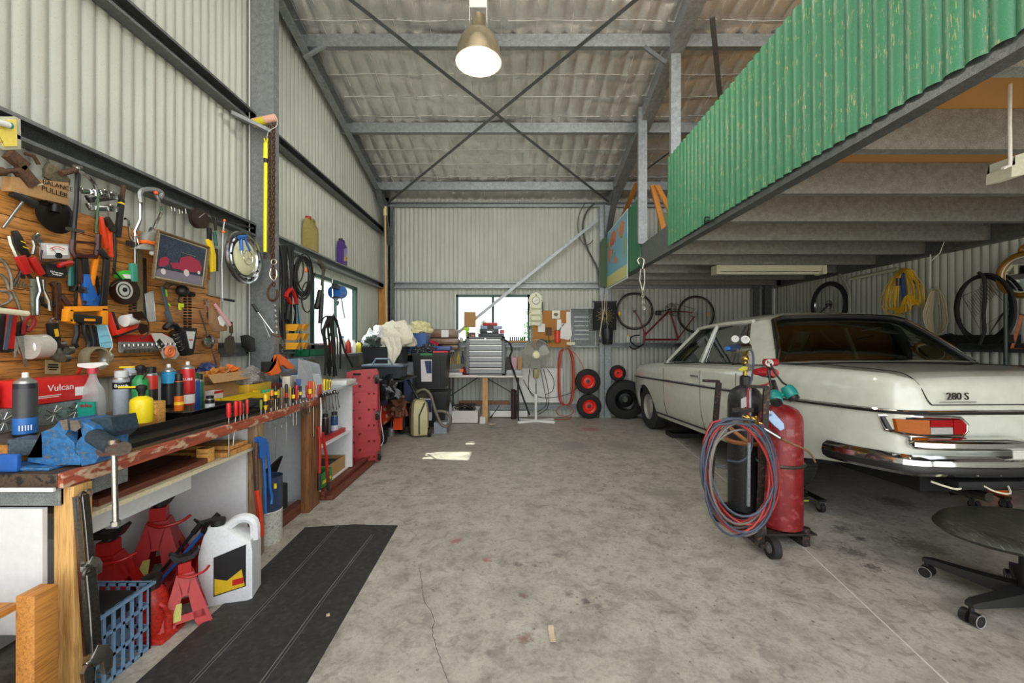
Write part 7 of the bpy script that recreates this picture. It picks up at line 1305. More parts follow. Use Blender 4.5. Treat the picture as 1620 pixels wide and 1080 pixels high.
# chrome side line with rubber, running round the tail
def yline(z, off, y0=-1.262, y1=3.5, n=40):
    L = []
    for k in range(n+1):
        y = y0+(y1-y0)*(k/n)**1.6; L.append((lerpt(cy_(y), WT)*1.0+off, y, z+.0*y))
    return L
def around(z, off, y1):
    r_ = yline(z, off, -1.262, y1); l = [(-x, y, zz) for x, y, zz in reversed(r_)]
    mid = [(x, -1.272-off, z) for x in (-.6,-.3,0,.3,.6)]
    return l+mid+r_
strip = ct([(x, y, z) for x, y, z in around(.765, .006, 3.52)], .0135, 8); chs = ct([(x, y, z+.006) for x, y, z in around(.765, .011, 3.52)], .0085, 6)
sill = ct([(.87, .42, .30), (.87, 2.3, .30)], .010); ctg(sill, [(-.87, .42, .30), (-.87, 2.3, .30)], .010)
# shut lines
shut = G()
for s in (1,-1):
    ctg(shut, [(s*.62,-.20,1.033),(s*.66,-.7,1.015),(s*.66,-1.0,1.002),(s*.655,-1.15,.985),(s*.645,-1.235,.93),(s*.62,-1.268,.84),(s*.60,-1.276,.81)], .0035, 5, smooth=3)
    for y, za, zb in ((1.0,.99,.26),(1.98,.98,.26),(.33,.99,.55)):
        ctg(shut, [(s*(lerpt(y,WT)*f+.0015), y+dy, z) for z, f, dy in ((za-.06,.996,0),(.8,1,0),(.62,1,0),(.45,.985,-.02 if y < .9 else 0),(zb+.04,.945,-.08 if y < .9 else 0))][:(4 if y < .9 else 5)], .003, 5)
ctg(shut, [(-.60,-1.276,.81),(0,-1.28,.81),(.60,-1.276,.81)], .0035, 5)
ctg(shut, [(-.86,-.35,.935),(-.845,-.7,.925),(-.80,-1.02,.91)], .002, 4); ctg(shut, [(.86,-.35,.935),(.845,-.7,.925),(.80,-1.02,.91)], .002, 4)
# tail lamps
AMB = mat('amber_lens', '#a05205', .3, spec=.2, var=.25, scale=50); REDL = mat('red_lens', '#940a10', .3, spec=.2, var=.3, scale=40); CLR = mat('reflector_lens', '#a8a4a4', .15, spec=.8, var=.4, scale=90)
def rear(x, z, off=0): 
    """point on the tail panel; wraps round the corner"""
    ax = abs(x); s = 1 if x >= 0 else -1
    if ax < .62: y = -1.275
    else:
        y = sm(ax, [(w, yy) for yy, w in [(-1.27,.64),(-1.25,.71),(-1.20,.765),(-1.1,.80),(-.9,.835)]])-.006
    return V((x, cy_(y)-off, z))
def rpatch(pts, off, th=.012):
    g = G(); a = [cv(*rear(x, z, off)) for x, z in pts]; b_ = [cv(*rear(x, z, off-th)) for x, z in pts]; n = len(pts)
    va = [g.b.verts.new(p) for p in a]; vb = [g.b.verts.new(p) for p in b_]
    fs = [g.b.faces.new(va), g.b.faces.new(list(reversed(vb)))]
    for i in range(n): g.b.faces.new((va[i], vb[i], vb[(i+1) % n], va[(i+1) % n]))
    bmesh.ops.triangulate(g.b, faces=fs); return g
lamps = []
for s in (-1, 1):
    LX = lambda x: x-.055
    bez = [(s*LX(x), z) for x, z in ((.855,.735),(.845,.655),(.80,.635),(.70,.630),(.50,.630),(.47,.665),(.465,.70),(.50,.735),(.60,.740),(.72,.742))]
    inner = lambda pts: [(s*LX(x), z) for x, z in pts]
    lamps.append(P_('tail_lamp', CHROME, G().tube([cv(*rear(x, z, .012)) for x, z in bez], .010, 8, closed=True), 
        P_('housing', BLACK, rpatch([(s*LX(x), z) for x, z in ((.85,.73),(.84,.66),(.76,.638),(.70,.636),(.50,.636),(.475,.68),(.50,.73),(.70,.736),(.77,.736))], .010)),
        P_('amber_lens', AMB, rpatch(inner([(.83,.725),(.825,.655),(.76,.648),(.70,.648),(.70,.727),(.76,.727)]), .028, .02)),
        P_('red_lens', REDL, rpatch(inner([(.695,.727),(.695,.690),(.565,.690),(.565,.727)]), .028, .02)), P_('red_lens', REDL, rpatch(inner([(.56,.727),(.56,.648),(.50,.648),(.485,.665),(.485,.70),(.51,.727)]), .029, .02)),
        P_('reflector', CLR, rpatch(inner([(.695,.686),(.695,.648),(.565,.648),(.565,.686)]), .027, .02))))
# bumpers
def bump_pts(z, off, yend, dz=0):
    half_ = [(x, -1.275-off+.10*max(0,(x/.72))**4*.6, z) for x in (0,.15,.3,.45,.58,.66)]+[(.745,-1.235-off*.7,z),(.80,-1.15-off*.3,z),(.835+off*.3,-1.0,z),(.85+off*.3,-.86,z),(.865+off*.2,yend,z)]
    return [(-x, y, zz) for x, y, zz in reversed(half_)]+half_[1:]
def bprof(pts, prof):
    g = G(); P = [cv(p[0], cy_(p[1]), p[2]) for p in pts]
    P = spline(P, 3); rings = []
    up = (Mc.to_3x3() @ V((0,0,1))).normalized()
    for i, p in enumerate(P):
        d = (P[min(i+1, len(P)-1)]-P[max(i-1, 0)]).normalized(); o_ = d.cross(up).normalized(); k = 1
        if i == 0 or i == len(P)-1: k = .35
        rings.append([p+o_*a*k+up*b_*k for a, b_ in prof])
    return g.loft(rings)
mainb = bprof(bump_pts(.475, .075, -.74), [(-.05,.055),(.015,.058),(.05,.035),(.058,.0),(.05,-.035),(.015,-.058),(-.05,-.055)])
rubb = bprof(bump_pts(.462, .075, -.78), [(.045,.022),(.070,.018),(.074,0),(.070,-.018),(.045,-.022)])
up_ = [(-x, y, z) for x, y, z in [(.75,-1.275,.596),(.68,-1.325,.598),(.55,-1.355,.598),(.36,-1.365,.598),(.12,-1.37,.598)]]
over = bprof(up_, [(-.03,.034),(.02,.030),(.045,.012),(.045,-.012),(.02,-.030),(-.03,-.034)]); over2 = bprof([(-x, y, z) for x, y, z in reversed(up_)], [(-.03,.034),(.02,.030),(.045,.012),(.045,-.012),(.02,-.030),(-.03,-.034)])
# badge
X_, Z_ = (Mc.to_3x3() @ V((1,0,0))), (Mc.to_3x3() @ V((0,0,1)))
bd = textg('280 S', cv(-.45,cy_(-1.275)-.006,.858), X_, Z_, .060, .006); bd.b.verts.ensure_lookup_table()
ul = G().box(-.56,-.34,cy_(-1.275)-.008,cy_(-1.275)-.002,.824,.829); 
for v in ul.b.verts: v.co = cv(*v.co)
wheels = []
def carwheel(x, y, lab):
    s = 1 if x > 0 else -1; c = cv(x, y, .325-(RAISE-RAISE*(1-y/WB))*0); a = Mc.to_3x3() @ V((s, 0, 0)); w = .19; R_ = .325; rr = .185
    t = G().lathe([(rr,-w*.45),(rr*1.1,-w*.52),(.28,-w*.56),(.305,-w*.50),(R_,-w*.38),(R_,w*.38),(.305,w*.50),(.28,w*.56),(rr*1.1,w*.52),(rr,w*.45),(rr,-w*.45)], c, a, 44)
    for k in range(60):
        th = 2*pi*k/60; u, v_ = frame(a); d = u*cos(th)+v_*sin(th)
        for q in (-.3,-.1,.1,.3): t.cyl(c+d*(R_+.0)+a*w*(q-.07), c+d*(R_+.0)+a*w*(q+.07), .006, n=4)
    r = G().lathe([(0,w*.28),(.10,w*.30),(.12,w*.22),(.165,w*.30),(.180,w*.42),(rr+.002,w*.47),(rr+.002,w*.1),(0,w*.1)], c, a, 36)
    h = G().lathe([(0,w*.44),(.06,w*.42),(.095,w*.36),(.105,w*.29)], c, a, 32)
    return P_('wheel', TYR, t, P_('rim', mat('silver_rim', '#b2b4ae', .35, .5), r), P_('hub_cap', mat('cream_cap', '#c9cbc0', .3, .4), h, label='cream hub cap'))
for x, y in ((.735,0),(-.735,0),(.735,WB),(-.735,WB)): wheels.append(carwheel(x, y, ''))
und = G()
for a in ((-.56,.56,-.98,3.15,.28,.60),(-.80,.80,.44,2.28,.28,.60),(-.50,.50,-.98,-.42,.46,.62)):
    b0 = len(und.b.verts); und.box(*a)
for x0 in (-.86,.56):
    for y0 in (0, WB):
        und.prism([(x0, y0+.40*cos(t)*(.95), .325+.40*sin(t)) for t in [k*pi/12 for k in range(13)]], (.30,0,0)) if False else None
for v in und.b.verts: v.co = cv(*v.co)
well = G()
for s in (-1, 1):
    for y0 in (0, WB):
        rws = []
        for k in range(13):
            t = k*pi/12; rws.append([cv(s*xx, y0+.40*cos(t), .30+.36*sin(t)) for xx in (.80,.56)])
        well.grid(rws); well.prism([cv(s*.56, y0+.40*cos(t), .28+.38*sin(t)) for t in [k*pi/12 for k in range(13)]], Mc.to_3x3() @ V((s*.01,0,0)))
# interior
itr = G().box(-.80,.80,-.08,1.95,.60,.62); itr.box(-.78,.78,.1,.12,.62,.98)
for v in itr.b.verts: v.co = cv(*v.co)
par = G().box(-.74,.74,-.12,.16,.985,1.0)
for v in par.b.verts: v.co = cv(*v.co)
seat = []
def seatb(x0, x1, y, z0, z1, tilt=.12):
    g = G().box(x0, x1, y-.07, y+.07, z0, z1, bev=.06, rx=tilt)
    for v in g.b.verts: v.co = cv(*v.co)
    return g
seat = [P_('front_seat', LEATH, seatb(-.68,-.08,1.02,.55,1.13)), P_('front_seat', LEATH, seatb(.08,.68,1.02,.55,1.13)), P_('rear_seat', LEATH, seatb(-.72,.72,.30,.62,1.06,.15)),
 P_('seat_piping', CREAM, ct([(-.66,.93,.8),(-.66,.94,1.05),(-.60,.95,1.13),(-.16,.95,1.13),(-.10,.94,1.05),(-.10,.93,.8)], .008, smooth=2)),
 P_('steering_wheel', CREAM, G().torus(cv(.38,1.52,.98), .20, .012, Mc.to_3x3() @ V((0,-.8,.5)))), P_('mirror', CHROME, G().box(0,0,0,0,0,0) if False else ct([(-.08,1.38,1.31),(.08,1.38,1.31)], .018)),
 P_('dashboard', mat('dash_wood', '#4a3020', .4), seatb(-.76,.76,1.84,.72,.98,0)), P_('headlining', C('#a8a56c', .8), (lambda g: g.grid([[cv(s*w, y, ze-.01+(.05)*(1-s*s)) for s in [-1+k/6 for k in range(13)]] for y, w, ze in ((.27,.60,1.385),(.5,.68,1.39),(1.0,.69,1.40),(1.45,.62,1.385))]))(G())),
 P_('box_tissue', C('#8fc0cc', .7), G().ball(cv(.30,-.0,1.02), .035, 1.3, .8, .9)), P_('wiper_line', DS, ct([(.0,.0,1.30),(.22,.05,1.335)], .004))]
hl = []
for s in (-1, 1):
    hl.append(P_('headlamp', glassm('lamp_glass', '#dfe6e6', .3, .02, .2), G().box(0,.001,0,.001,0,.001) if False else (lambda g: [g.loft([[cv(s*(.66+.11*cos(t)*k), cy_(3.585)+dy, .70+.15*sin(t)*k) for t in [q*pi/10 for q in range(20)]] for dy, k in ((-.06,1.05),(.01,1),(.03,.7),(.04,.1))])] and g)(G())))
frontb = bprof([(-.9,2.95+.2,.47),(-.9,3.4,.47),(-.80,3.60,.47),(-.4,3.68,.47),(0,3.70,.47),(.4,3.68,.47),(.80,3.60,.47),(.9,3.4,.47),(.9,3.15,.47)], [(-.05,.055),(.015,.058),(.05,.035),(.058,.0),(.05,-.035),(.015,-.058),(-.05,-.055)]) if False else None
handle = G()
for s in (-1, 1):
    for y in (1.12, .42 if False else .52):
        if y > 1: ctg(handle, [(s*.905,1.16,.865),(s*.925,1.13,.868),(s*.925,1.05,.868),(s*.905,1.02,.865)], .008, 6); ctg(handle, [(s*.904,1.20,.865),(s*.908,1.0,.865)], .013, 8)
exh = ct([(-.30,-1.30,.29),(-.28,.0,.24)], .028, 10); tow = G().box(-.50,.50,-1.14,-1.06,.335,.385, bev=.01)
for v in tow.b.verts: v.co = cv(*v.co)
wires = ct([(-.60,-1.25,.37),(-.52,-1.33,.345),(-.44,-1.28,.36)], .006, smooth=4); ctg(wires, [(-.36,-1.3,.37),(-.33,-1.36,.34),(-.25,-1.37,.33),(-.20,-1.3,.37)], .005, smooth=4)
plate = G().box(-.24,.24,-1.19,-1.186,.52,.57)
for v in plate.b.verts: v.co = cv(*v.co)
thing('sedan_car', 'pale cream vintage four-door sedan seen from its rear corner, lettered 280 S', 'car', [P_('body', PAINT, body, smooth=50), P_('roof', PAINT, rf, smooth=60)]+pil+[P_('rear_window', CGLASS, rw), P_('windscreen', CGLASS, ws), P_('rear_window_seal', BLACK, rubber, P_('chrome_trim', CHROME, chrome)),
 P_('side_strip', BLACK, strip, P_('chrome_trim', CHROME, chs)), P_('sill_strip', BLACK, sill), P_('shut_line', C('#2a2b26', .8), shut)]+lamps+[P_('rear_bumper', CHROME, mainb, P_('rubber_strip', BLACK, rubb)), P_('upper_bumper', CHROME, over), P_('upper_bumper', CHROME, over2),
 P_('badge', DSTEEL, bd, P_('badge_bar', CHROME, ul), smooth=0)]+wheels+[P_('underbody', DARK, und), P_('wheel_well', DARK, well), P_('cabin_floor', C('#3a2c22', .9), itr), P_('parcel_shelf', C('#5c6e54', .8), par)]+seat+hl+[P_('door_handle', CHROME, handle), P_('exhaust', DSTEEL, exh), P_('tow_bar', DARK, tow), P_('trailer_wires', CREAM, wires), P_('number_plate', C('#c8c8be', .4), plate)])
# wheel dollies under the rear wheels
def dolly(cx, cy, lab):
    g = G()
    for sx in (-1, 1):
        g.box(cx+sx*.12-.03, cx+sx*.12+.03, cy-.30, cy+.30, .085, .095, rz=R(2)); 
    for sy in (-1, 1): g.box(cx-.12, cx+.12, cy+sy*.13-.03, cy+sy*.13+.03, .055, .10, rx=sy*.5)
    cs = []
    for sx in (-1, 1):
        for sy in (-1, 1):
            x, y = cx+sx*.12, cy+sy*.29
            cs.append(P_('caster', BLACKR, G().cyl((x-.014,y,.036),(x+.014,y,.036), .036, n=20), P_('fork', STEEL, G().box(x-.022,x-.017,y-.02,y+.02,.03,.082).box(x+.017,x+.022,y-.02,y+.02,.03,.082).box(x-.025,x+.025,y-.03,y+.03,.078,.084)), P_('hub', STEEL, G().cyl((x-.018,y,.036),(x+.018,y,.036), .014, n=10))))
    return thing('wheel_dolly', lab, 'wheel dolly', [P_('frame', BLACK, g), P_('warning_stripe', C('#a8b82a', .5), G().box(cx-.12,cx+.02,cy-.305,cy-.30,.086,.096))]+cs, 'wheel dollies under the car')
wl_, wr_ = cv(-.735, 0, 0), cv(.735, 0, 0)
dolly(wl_.x, wl_.y+.0, 'black caster dolly under the car wheel nearest the gas cylinders'); dolly(wr_.x, wr_.y, 'black caster dolly under the right rear wheel behind the chrome bumper')
p = fl(1078, 690)
thing('drip_tray', 'small black plastic tray on the floor beside the front of the car', 'tray', P_(None, BLACK, G().box(p.x-.16,p.x+.18,p.y-.10,p.y+.12,0,.012).box(p.x-.16,p.x+.18,p.y-.11,p.y-.10,0,.06).box(p.x-.16,p.x+.18,p.y+.12,p.y+.13,0,.06).box(p.x-.17,p.x-.16,p.y-.11,p.y+.13,0,.06).box(p.x+.18,p.x+.19,p.y-.11,p.y+.13,0,.06)))
# ------------------------------------------------------------------ gas cylinder trolley
def cyl_bottle(o, r, h, m, lab, collar):
    g = G().lathe([(r*.86,0),(r,.012),(r,h*.86),(r*.96,h*.91),(r*.78,h*.96),(r*.45,h*.99),(r*.2,h)], o, n=32)
    return g
tc = V((1.69, 2.98, .085)); tr = V((1.775, 2.72, .085))
RPT = mat('worn_red_cylinder', '#7d1418', .4, var=.25, scale=4, dirt='#9a4a4c')
FRM = mat('rusted_black_frame', '#2e2a28', .6, .3, var=.4, scale=12, dirt='#7a4a38')
DK = mat('black_cylinder', '#222325', .4, var=.3, scale=12, dirt='#3a3a3b')
vb = tc+V((0,0,.99))
def gauge(c, r, face, m, d=(-.35,-1,.15)):
    d = V(d).normalized(); return P_('gauge', m, G().lathe([(r*.9,-.025),(r,-.02),(r,0),(r*.92,.004)], c, d, 20), P_('dial', face, G().lathe([(0,.0045),(r*.88,.0045)], c, d, 20), P_('needle', BLACK, G().cyl(c+d*.006, c+d*.006+V((r*.4,0,r*.5)), r*.05))))
gz = at(1163, 537, 2.9), at(1179, 537, 2.88)
reg = G().cyl(at(1160,551,2.87), at(1183,549,2.95), .03); reg2 = G().cyl(at(1155,551,2.85), at(1170,550,2.88), .018, .028)
thing('gas_cylinder', 'black welding gas cylinder with twin gauges on the trolley', 'gas cylinder', [P_('cylinder', DK, cyl_bottle(tc, .114, .90, DK, '', 0)), P_('collar', DK, G().lathe([(.035,.89),(.035,.96),(.02,.97)], tc)), P_('label', C('#c9ccca', .5), G().lathe([(.1155,.72),(.1155,.79)], tc, n=20) if False else G().prism([tc+V((.116*cos(a), .116*sin(a), z)) for a, z in ((-2.3,.74),(-2.0,.76),(-2.0,.83),(-2.3,.81))], (0,-.001,0))),
 P_('valve', BRASS, G().cyl(vb+V((0,0,-.04)), vb+V((0,0,.16)), .014).ball(vb+V((0,0,.10)), .026).cyl(vb+V((0,0,.12)), at(1182, 552, 2.92), .013)), P_('tap', DSTEEL, G().cyl(vb+V((-.01,-.03,.04)), vb+V((-.01,-.06,.04)), .028, n=8)), P_('regulator', STEEL, reg), P_('regulator_knob', C('#24304e', .35), G().cyl(at(1152,551,2.84), at(1166,550,2.88), .018, .028)), P_('knob_tip', BLUE, G().cyl(at(1149,551,2.83), at(1153,551,2.84), .012, .016)),
 gauge(at(1163,536,2.88), .026, WHITE, STEEL), gauge(at(1179,537,2.86), .028, WHITE, CHROME), P_('tag', C('#c8c03a', .5), G().prism([at(x,y,2.86) for x,y in ((1168,584),(1176,579),(1183,580),(1182,585),(1172,587))], (0,.004,0)))])
vr = tr+V((0,0,.80))
thing('gas_cylinder', 'tall red gas cylinder with red regulator on the trolley', 'gas cylinder', [P_('cylinder', RPT, cyl_bottle(tr, .128, .80, RPT, '', 0)), P_('stamp', C('#8a5a58', .6), G().prism([tr+V((.1295*cos(a), .1295*sin(a), z)) for a, z in ((-1.9,.62),(-1.55,.62),(-1.55,.66),(-1.9,.66))], (0,-.001,0))), P_('valve', DSTEEL, G().cyl(vr, at(1222, 603, 2.66), .018).ball(vr+V((-.02,0,.03)), .028)),
 P_('regulator', STEEL, G().cyl(at(1207,588,2.62), at(1222,590,2.66), .034)), P_('regulator_knob', C('#8e1420', .35), G().cyl(at(1195,588,2.6), at(1209,588,2.62), .020, .030)), gauge(at(1217,574,2.60), .026, WHITE, C('#8e1420', .35)), gauge(at(1225,590,2.60), .026, C('#c23a3a', .4), C('#8e1420', .35)), P_('shroud', C('#8e1420', .4), G().cyl(at(1210,573,2.62), at(1228,573,2.63), .024))])
def fr(a, b_, w=.032, t=.006): 
    a, b_ = V(a), V(b_); d = (b_-a).normalized(); k = V((1,0,0)) if abs(d.x) < .7 else V((0,1,0)); q = d.cross(k).normalized()
    return [a-k*w/2, a+k*w/2, a+k*w/2+q*t, a-k*w/2+q*t], b_-a
def frg(*segs):
    g = G()
    for s_ in segs: p_, e = fr(*s_[:2], *(s_[2:] or ())); g.prism(p_, e)
    return g
ul, bl = at(1137, 603, 2.72), at(1123, 775, 2.95); ur, br = at(1213, 612, 2.42), at(1199, 862, 2.50)
handle = G(); 
for a, b_ in ((at(1113,602,2.66), ul), (ul+V((0,0,-.01)), bl), (at(1178,611,2.5), ur), (ur, br)): 
    d = (b_-a).normalized(); k = V((0,1,0)) if abs(d.z) < .5 else V((1,0,0)); q = d.cross(k).normalized(); w = .017
    handle.prism([a-k*w-q*w*.5, a+k*w-q*w*.5, a+k*w+q*w*.5, a-k*w+q*w*.5], b_-a)
base = G().box(1.50, 1.93, 2.60, 3.12, .070, .082); base.box(1.50,1.53,2.48,3.12,.05,.075).box(1.84,1.87,2.60,2.75,.0,.075)
base.cyl((1.53,2.50,.065),(1.56,3.05,.065),.012); base.prism([(1.50,2.50,.05),(1.56,2.50,.05),(1.555,2.52,.20),(1.52,2.52,.20)], (0,.02,0)); base.cyl((1.88,2.63,0),(1.88,2.63,.11),.024)
strap = G().torus(tr+V((0,0,.42)), .134, .011, (0,0,1), 36, 6); belt = G().torus(tc+V((0,0,.50)), .119, .016, (0,0,1), 36, 6); belt.tube([at(1150,672,2.9), at(1165,685,2.83), at(1185,700,2.78)], .014)
def wh(c, r, w): c = V(c); return P_('wheel', BLACKR, G().cyl(c-V((w/2,0,0)), c+V((w/2,0,0)), r, n=28), P_('hub', mat('dusty_hub', '#6b6661', .6), G().cyl(c-V((w*.56,0,0)), c+V((w*.56,0,0)), r*.5, n=16).cyl(c-V((w*.7,0,0)), c+V((w*.7,0,0)), r*.2, n=10)))
thing('cylinder_trolley', 'rusty black welding trolley carrying the red and black cylinders', 'trolley', [P_('upright_frame', FRM, handle), P_('base_plate', FRM, base), P_('steel_strap', DSTEEL, strap), P_('leather_belt', C('#9a6236', .6), belt), wh((1.565,2.47,.062), .062, .045), wh((1.50,2.98,.062), .062, .045), P_('steel_rod', mat('pale_rod', '#a3acb2', .4, .6), G().cyl(at(1186,612,2.62), at(1184,800,2.66), .011)), P_('cross_bar', FRM, G().box(ul.x, ur.x, 2.55, 2.57, .86, .885))])
# hoses looped on the trolley
HC = (C('#9c2826', .45), C('#41495a', .5), C('#6e6862', .5))
for n, (m, nm, lab, k0) in enumerate(((HC[0], 'red', 'red welding hose looped in big coils on the trolley', 0), (HC[1], 'blue', 'blue-grey welding hose looped in big coils on the trolley', 1), (HC[2], 'grey', 'dusty grey lower turns of hose hanging lowest on the trolley', 2))):
    g = G(); N = (6, 6, 3)[n]
    for i in range(N):
        cx, cy, rx, ry = 1171+rnd.uniform(-4,4), 744+rnd.uniform(-7,9)+(6 if n == 2 else 0), 53+rnd.uniform(-5,6), 88+rnd.uniform(-12,8)
        Y_ = 2.42-.012*i-.01*n; pts = []
        for q in range(28):
            t = 2*pi*q/28; rr = 1+.05*sin(t*2+i*1.3+n)
            x = cx+rx*cos(t)*rr+(9*sin(t) if i % 2 else 0); y = cy+ry*sin(t)*rr; y = max(y, 661+i*1.6+.12*abs(x-1160))
            pts.append(at(x, y, Y_+.03*sin(t+i)))
        g.tube(pts, .0068, 7, True)
    if n == 0: g.tube([at(x,y,2.60) for x,y in ((1219,604),(1212,608),(1200,611),(1186,613),(1183,625),(1184,660),(1186,700))], .007, smooth=4)
    if n == 1: g.tube([at(x,y,2.75) for x,y in ((1188,553),(1191,560),(1192,575),(1189,600),(1186,612),(1188,660),(1190,700),(1184,720),(1170,730),(1150,728))], .007, smooth=4)
    one('welding_hose', lab, 'hose', m, g, 'hoses coiled on the cylinder trolley')
tg = G().cyl(at(1209,678,2.40), at(1236,694,2.34), .012).cyl(at(1185,672,2.42), at(1209,680,2.40), .010); tn = G().tube([at(x,y,2.32) for x,y in ((1236,694),(1255,703),(1272,710),(1283,718),(1290,731))], [.009,.007,.006,.006,.005], smooth=3)
thing('welding_torch', 'brass and steel welding torch resting across the red cylinder', 'torch', [P_('handle', STEEL, tg), P_('nozzle', mat('copper_tip', '#b08a6a', .3, .9), tn), P_('valve', BRASS, G().ball(at(1192,663,2.40), .018).ball(at(1183,660,2.42), .016).cyl(at(1175,658,2.42), at(1205,670,2.40), .009).cyl(at(1180,664,2.40), at(1180,670,2.36), .012).cyl(at(1197,660,2.40), at(1197,670,2.36), .012))])
gg = G()
for x, y in ((1226,628),(1249,620)): c = at(x, y, 2.46); gg.lathe([(.030,-.035),(.036,-.02),(.040,.0),(.036,.028),(.030,.034)], c, (-.25,-.6,-.55) if x < 1240 else (.2,-.5,-.7), 20)
gg.cyl(at(1230,626,2.47), at(1246,622,2.47), .014)
lens = G()
for x, y, a in ((1226,628,(-.25,-.6,-.55)),(1249,620,(.2,-.5,-.7))): c = at(x, y, 2.46)+V(a).normalized()*.034; lens.lathe([(.022,0),(.030,0),(.030,.016),(.0,.016)], c, a, 18)
thing('welding_goggles', 'teal green welding goggles hung on the red cylinder valve', 'goggles', [P_('cups', C('#157a72', .35), gg), P_('lens_holder', BLACK, lens), P_('strap', BLACK, G().tube([at(x,y,2.50) for x,y in ((1219,575),(1226,590),(1238,605),(1249,612))], .006).tube([at(x,y,2.50) for x,y in ((1215,585),(1218,600),(1221,618))], .008))])
g = G().prism([at(x,y,2.50) for x,y in ((1214,651),(1222,650),(1240,670),(1241,678),(1235,681),(1224,672),(1214,661))], (0,.012,0))
thing('flint_striker', 'pale blue plastic tag hanging on a wire from the red cylinder', 'tag', [P_('tag', C('#9ab4d8', .4), g), P_('wire', STEEL, G().tube([at(1218,655,2.49), at(1214,640,2.5), at(1213,628,2.5), at(1222,625,2.52), at(1224,640,2.52)], .003)), P_('hole', C('#5a7aa8', .5), G().cyl(at(1219,656,2.495), at(1219,656,2.488), .008))])
bpy.data.objects['flint_striker'].name = 'plastic_tag'
one('floor_drain', 'scrap of clear crumpled plastic on the floor behind the trolley', 'plastic', CLEAR, lump((fl(1146,738).x, fl(1146,738).y, 0), .09, .08, .012, 81, .5)); bpy.data.objects['floor_drain'].name = 'plastic_scrap'
# ------------------------------------------------------------------ stool
sc = V((2.47, 1.96, 0)); seatm = mat('worn_olive_vinyl', '#2a2d25', .4, var=.5, scale=(30, 5, 5), dirt='#55574a', bump=.15)
st = G().lathe([(0,.425),(.18,.43),(.31,.425),(.355,.41),(.375,.385),(.36,.372),(.0,.372)], sc, (0,0,1), 48, 1, .74)
un = G().lathe([(0,.345),(.30,.352),(.355,.368),(.36,.374),(0,.374)], sc, (0,0,1), 48, 1, .74)
ps = [P_('seat', seatm, st), P_('seat_pan', BLACK, un), P_('column', BLACK, G().cyl(sc+V((0,0,.06)), sc+V((0,0,.35)), .035).cyl(sc+V((0,0,.05)), sc+V((0,0,.13)), .055))]
for k in range(5):
    a = pi*1.06+2*pi*k/5; d = V((cos(a), sin(a), 0)); e = sc+d*.36
    if k == 0: pass
    n_r = G().loft([[sc+d*r_+V((-d.y*w_*s, d.x*w_*s, z)) for s, z in ((-1,z0),(1,z0),(1,z1),(-1,z1))] for r_, w_, z0, z1 in ((.03,.036,.06,.13),(.2,.026,.07,.115),(.34,.022,.078,.108),(.375,.016,.082,.10))])
    p1 = V((-d.y, d.x, 0)).normalized()
    ps.append(P_('leg', C('#232322', .5), n_r)); c = e+V((0,0,.030))
    ps.append(P_('caster', BLACK, G().cyl(c-p1*.034, c-p1*.008, .030, n=22).cyl(c+p1*.008, c+p1*.034, .030, n=22).cyl(c+V((0,0,.01)), e+V((0,0,.085)), .010), P_('rim', C('#8d8d88', .4), G().torus(c-p1*.034, .028, .0022, p1, 22, 5).torus(c+p1*.034, .028, .0022, p1, 22, 5))))
thing('office_stool', 'backless office chair base with a scratched dark olive seat at the lower right', 'stool', ps)
# ------------------------------------------------------------------ bicycles
def bwheel(c, R_, ax, tr_=.012, spokes=28, fat=0, hubr=.018):
    c, a = V(c), V(ax).normalized(); u, w_ = frame(a)
    t = G().torus(c, R_, tr_+fat, a, 44, 8); rim = G().torus(c, R_-.022-fat, .007, a, 44, 6); sp = G()
    for k in range(spokes):
        th = 2*pi*k/spokes; d = u*cos(th)+w_*sin(th); d2 = u*cos(th+.5*(1 if k % 2 else -1))+w_*sin(th+.5*(1 if k % 2 else -1))
        sp.cyl(c+d2*hubr+a*(.02 if k % 2 else -.02), c+d*(R_-.025-fat), .0012, n=4)
    sp2 = G().cyl(c-a*.035, c+a*.035, hubr)
    return t, rim, sp, sp2
BY = 6.93
def b_(x, y, off=0): return at(x, y, BY-off)
parts = []
for (x, y, r) in ((1004,492,.305),(1101,497,.305)):
    t, rim, sp, hb = bwheel(b_(x, y), r, (0,1,0)); parts.append(P_('wheel', BLACKR, t, P_('rim', mat('brown_rim', '#4a3026', .5), rim), P_('spokes', STEEL, sp), P_('hub', DSTEEL, hb)))
    rp = b_(x-24 if x < 1050 else x+19, y+4-(4 if x > 1050 else 0)); parts.append(P_('reflector', C('#f0a818', .3), G().ball(rp, .03, .5, .3, 1.5)))
fm = C('#7e1424', .3)
g = G()
for p0, p1, r in (((1020,530),(1058,492),.016),((1020,537),(1073,537),.016),((1060,492),(1073,537),.016),((1060,492),(1101,494),.010),((1073,535),(1101,497),.010),((1020,525),(1018,542),.020)): g.cyl(b_(*p0), b_(*p1), r)
fk = G().tube([b_(1004,492,.03), b_(1011,503,.03), b_(1017,518,.03), b_(1020,528,.02)], .010).tube([b_(1004,492,-.03), b_(1011,503,-.03), b_(1017,518,-.03), b_(1020,528)], .010)
cr_ = G().torus(b_(1061,489,.03), .09, .005, (0,1,0), 28, 6).torus(b_(1061,489,.03), .065, .004, (0,1,0), 28, 6).cyl(b_(1061,489,.04), b_(1039,494,.05), .008)
for k in range(5): t = 2*pi*k/5; cr_.cyl(b_(1061,489,.03), b_(1061,489,.03)+V((.085*cos(t),0,.085*sin(t))), .005)
pd = G().box(b_(1035,0).x, b_(1042,0).x, BY-.13, BY-.04, b_(0,499).z, b_(0,492).z, bev=.008)
hb = G().tube([b_(1019,544,.02), b_(1008,548,.05), b_(998,540,.12), b_(1000,532,.14), b_(1012,530,.13)], .011, smooth=3).tube([b_(1019,544), b_(1004,552,.08), b_(996,548,.14)], .010, smooth=3)
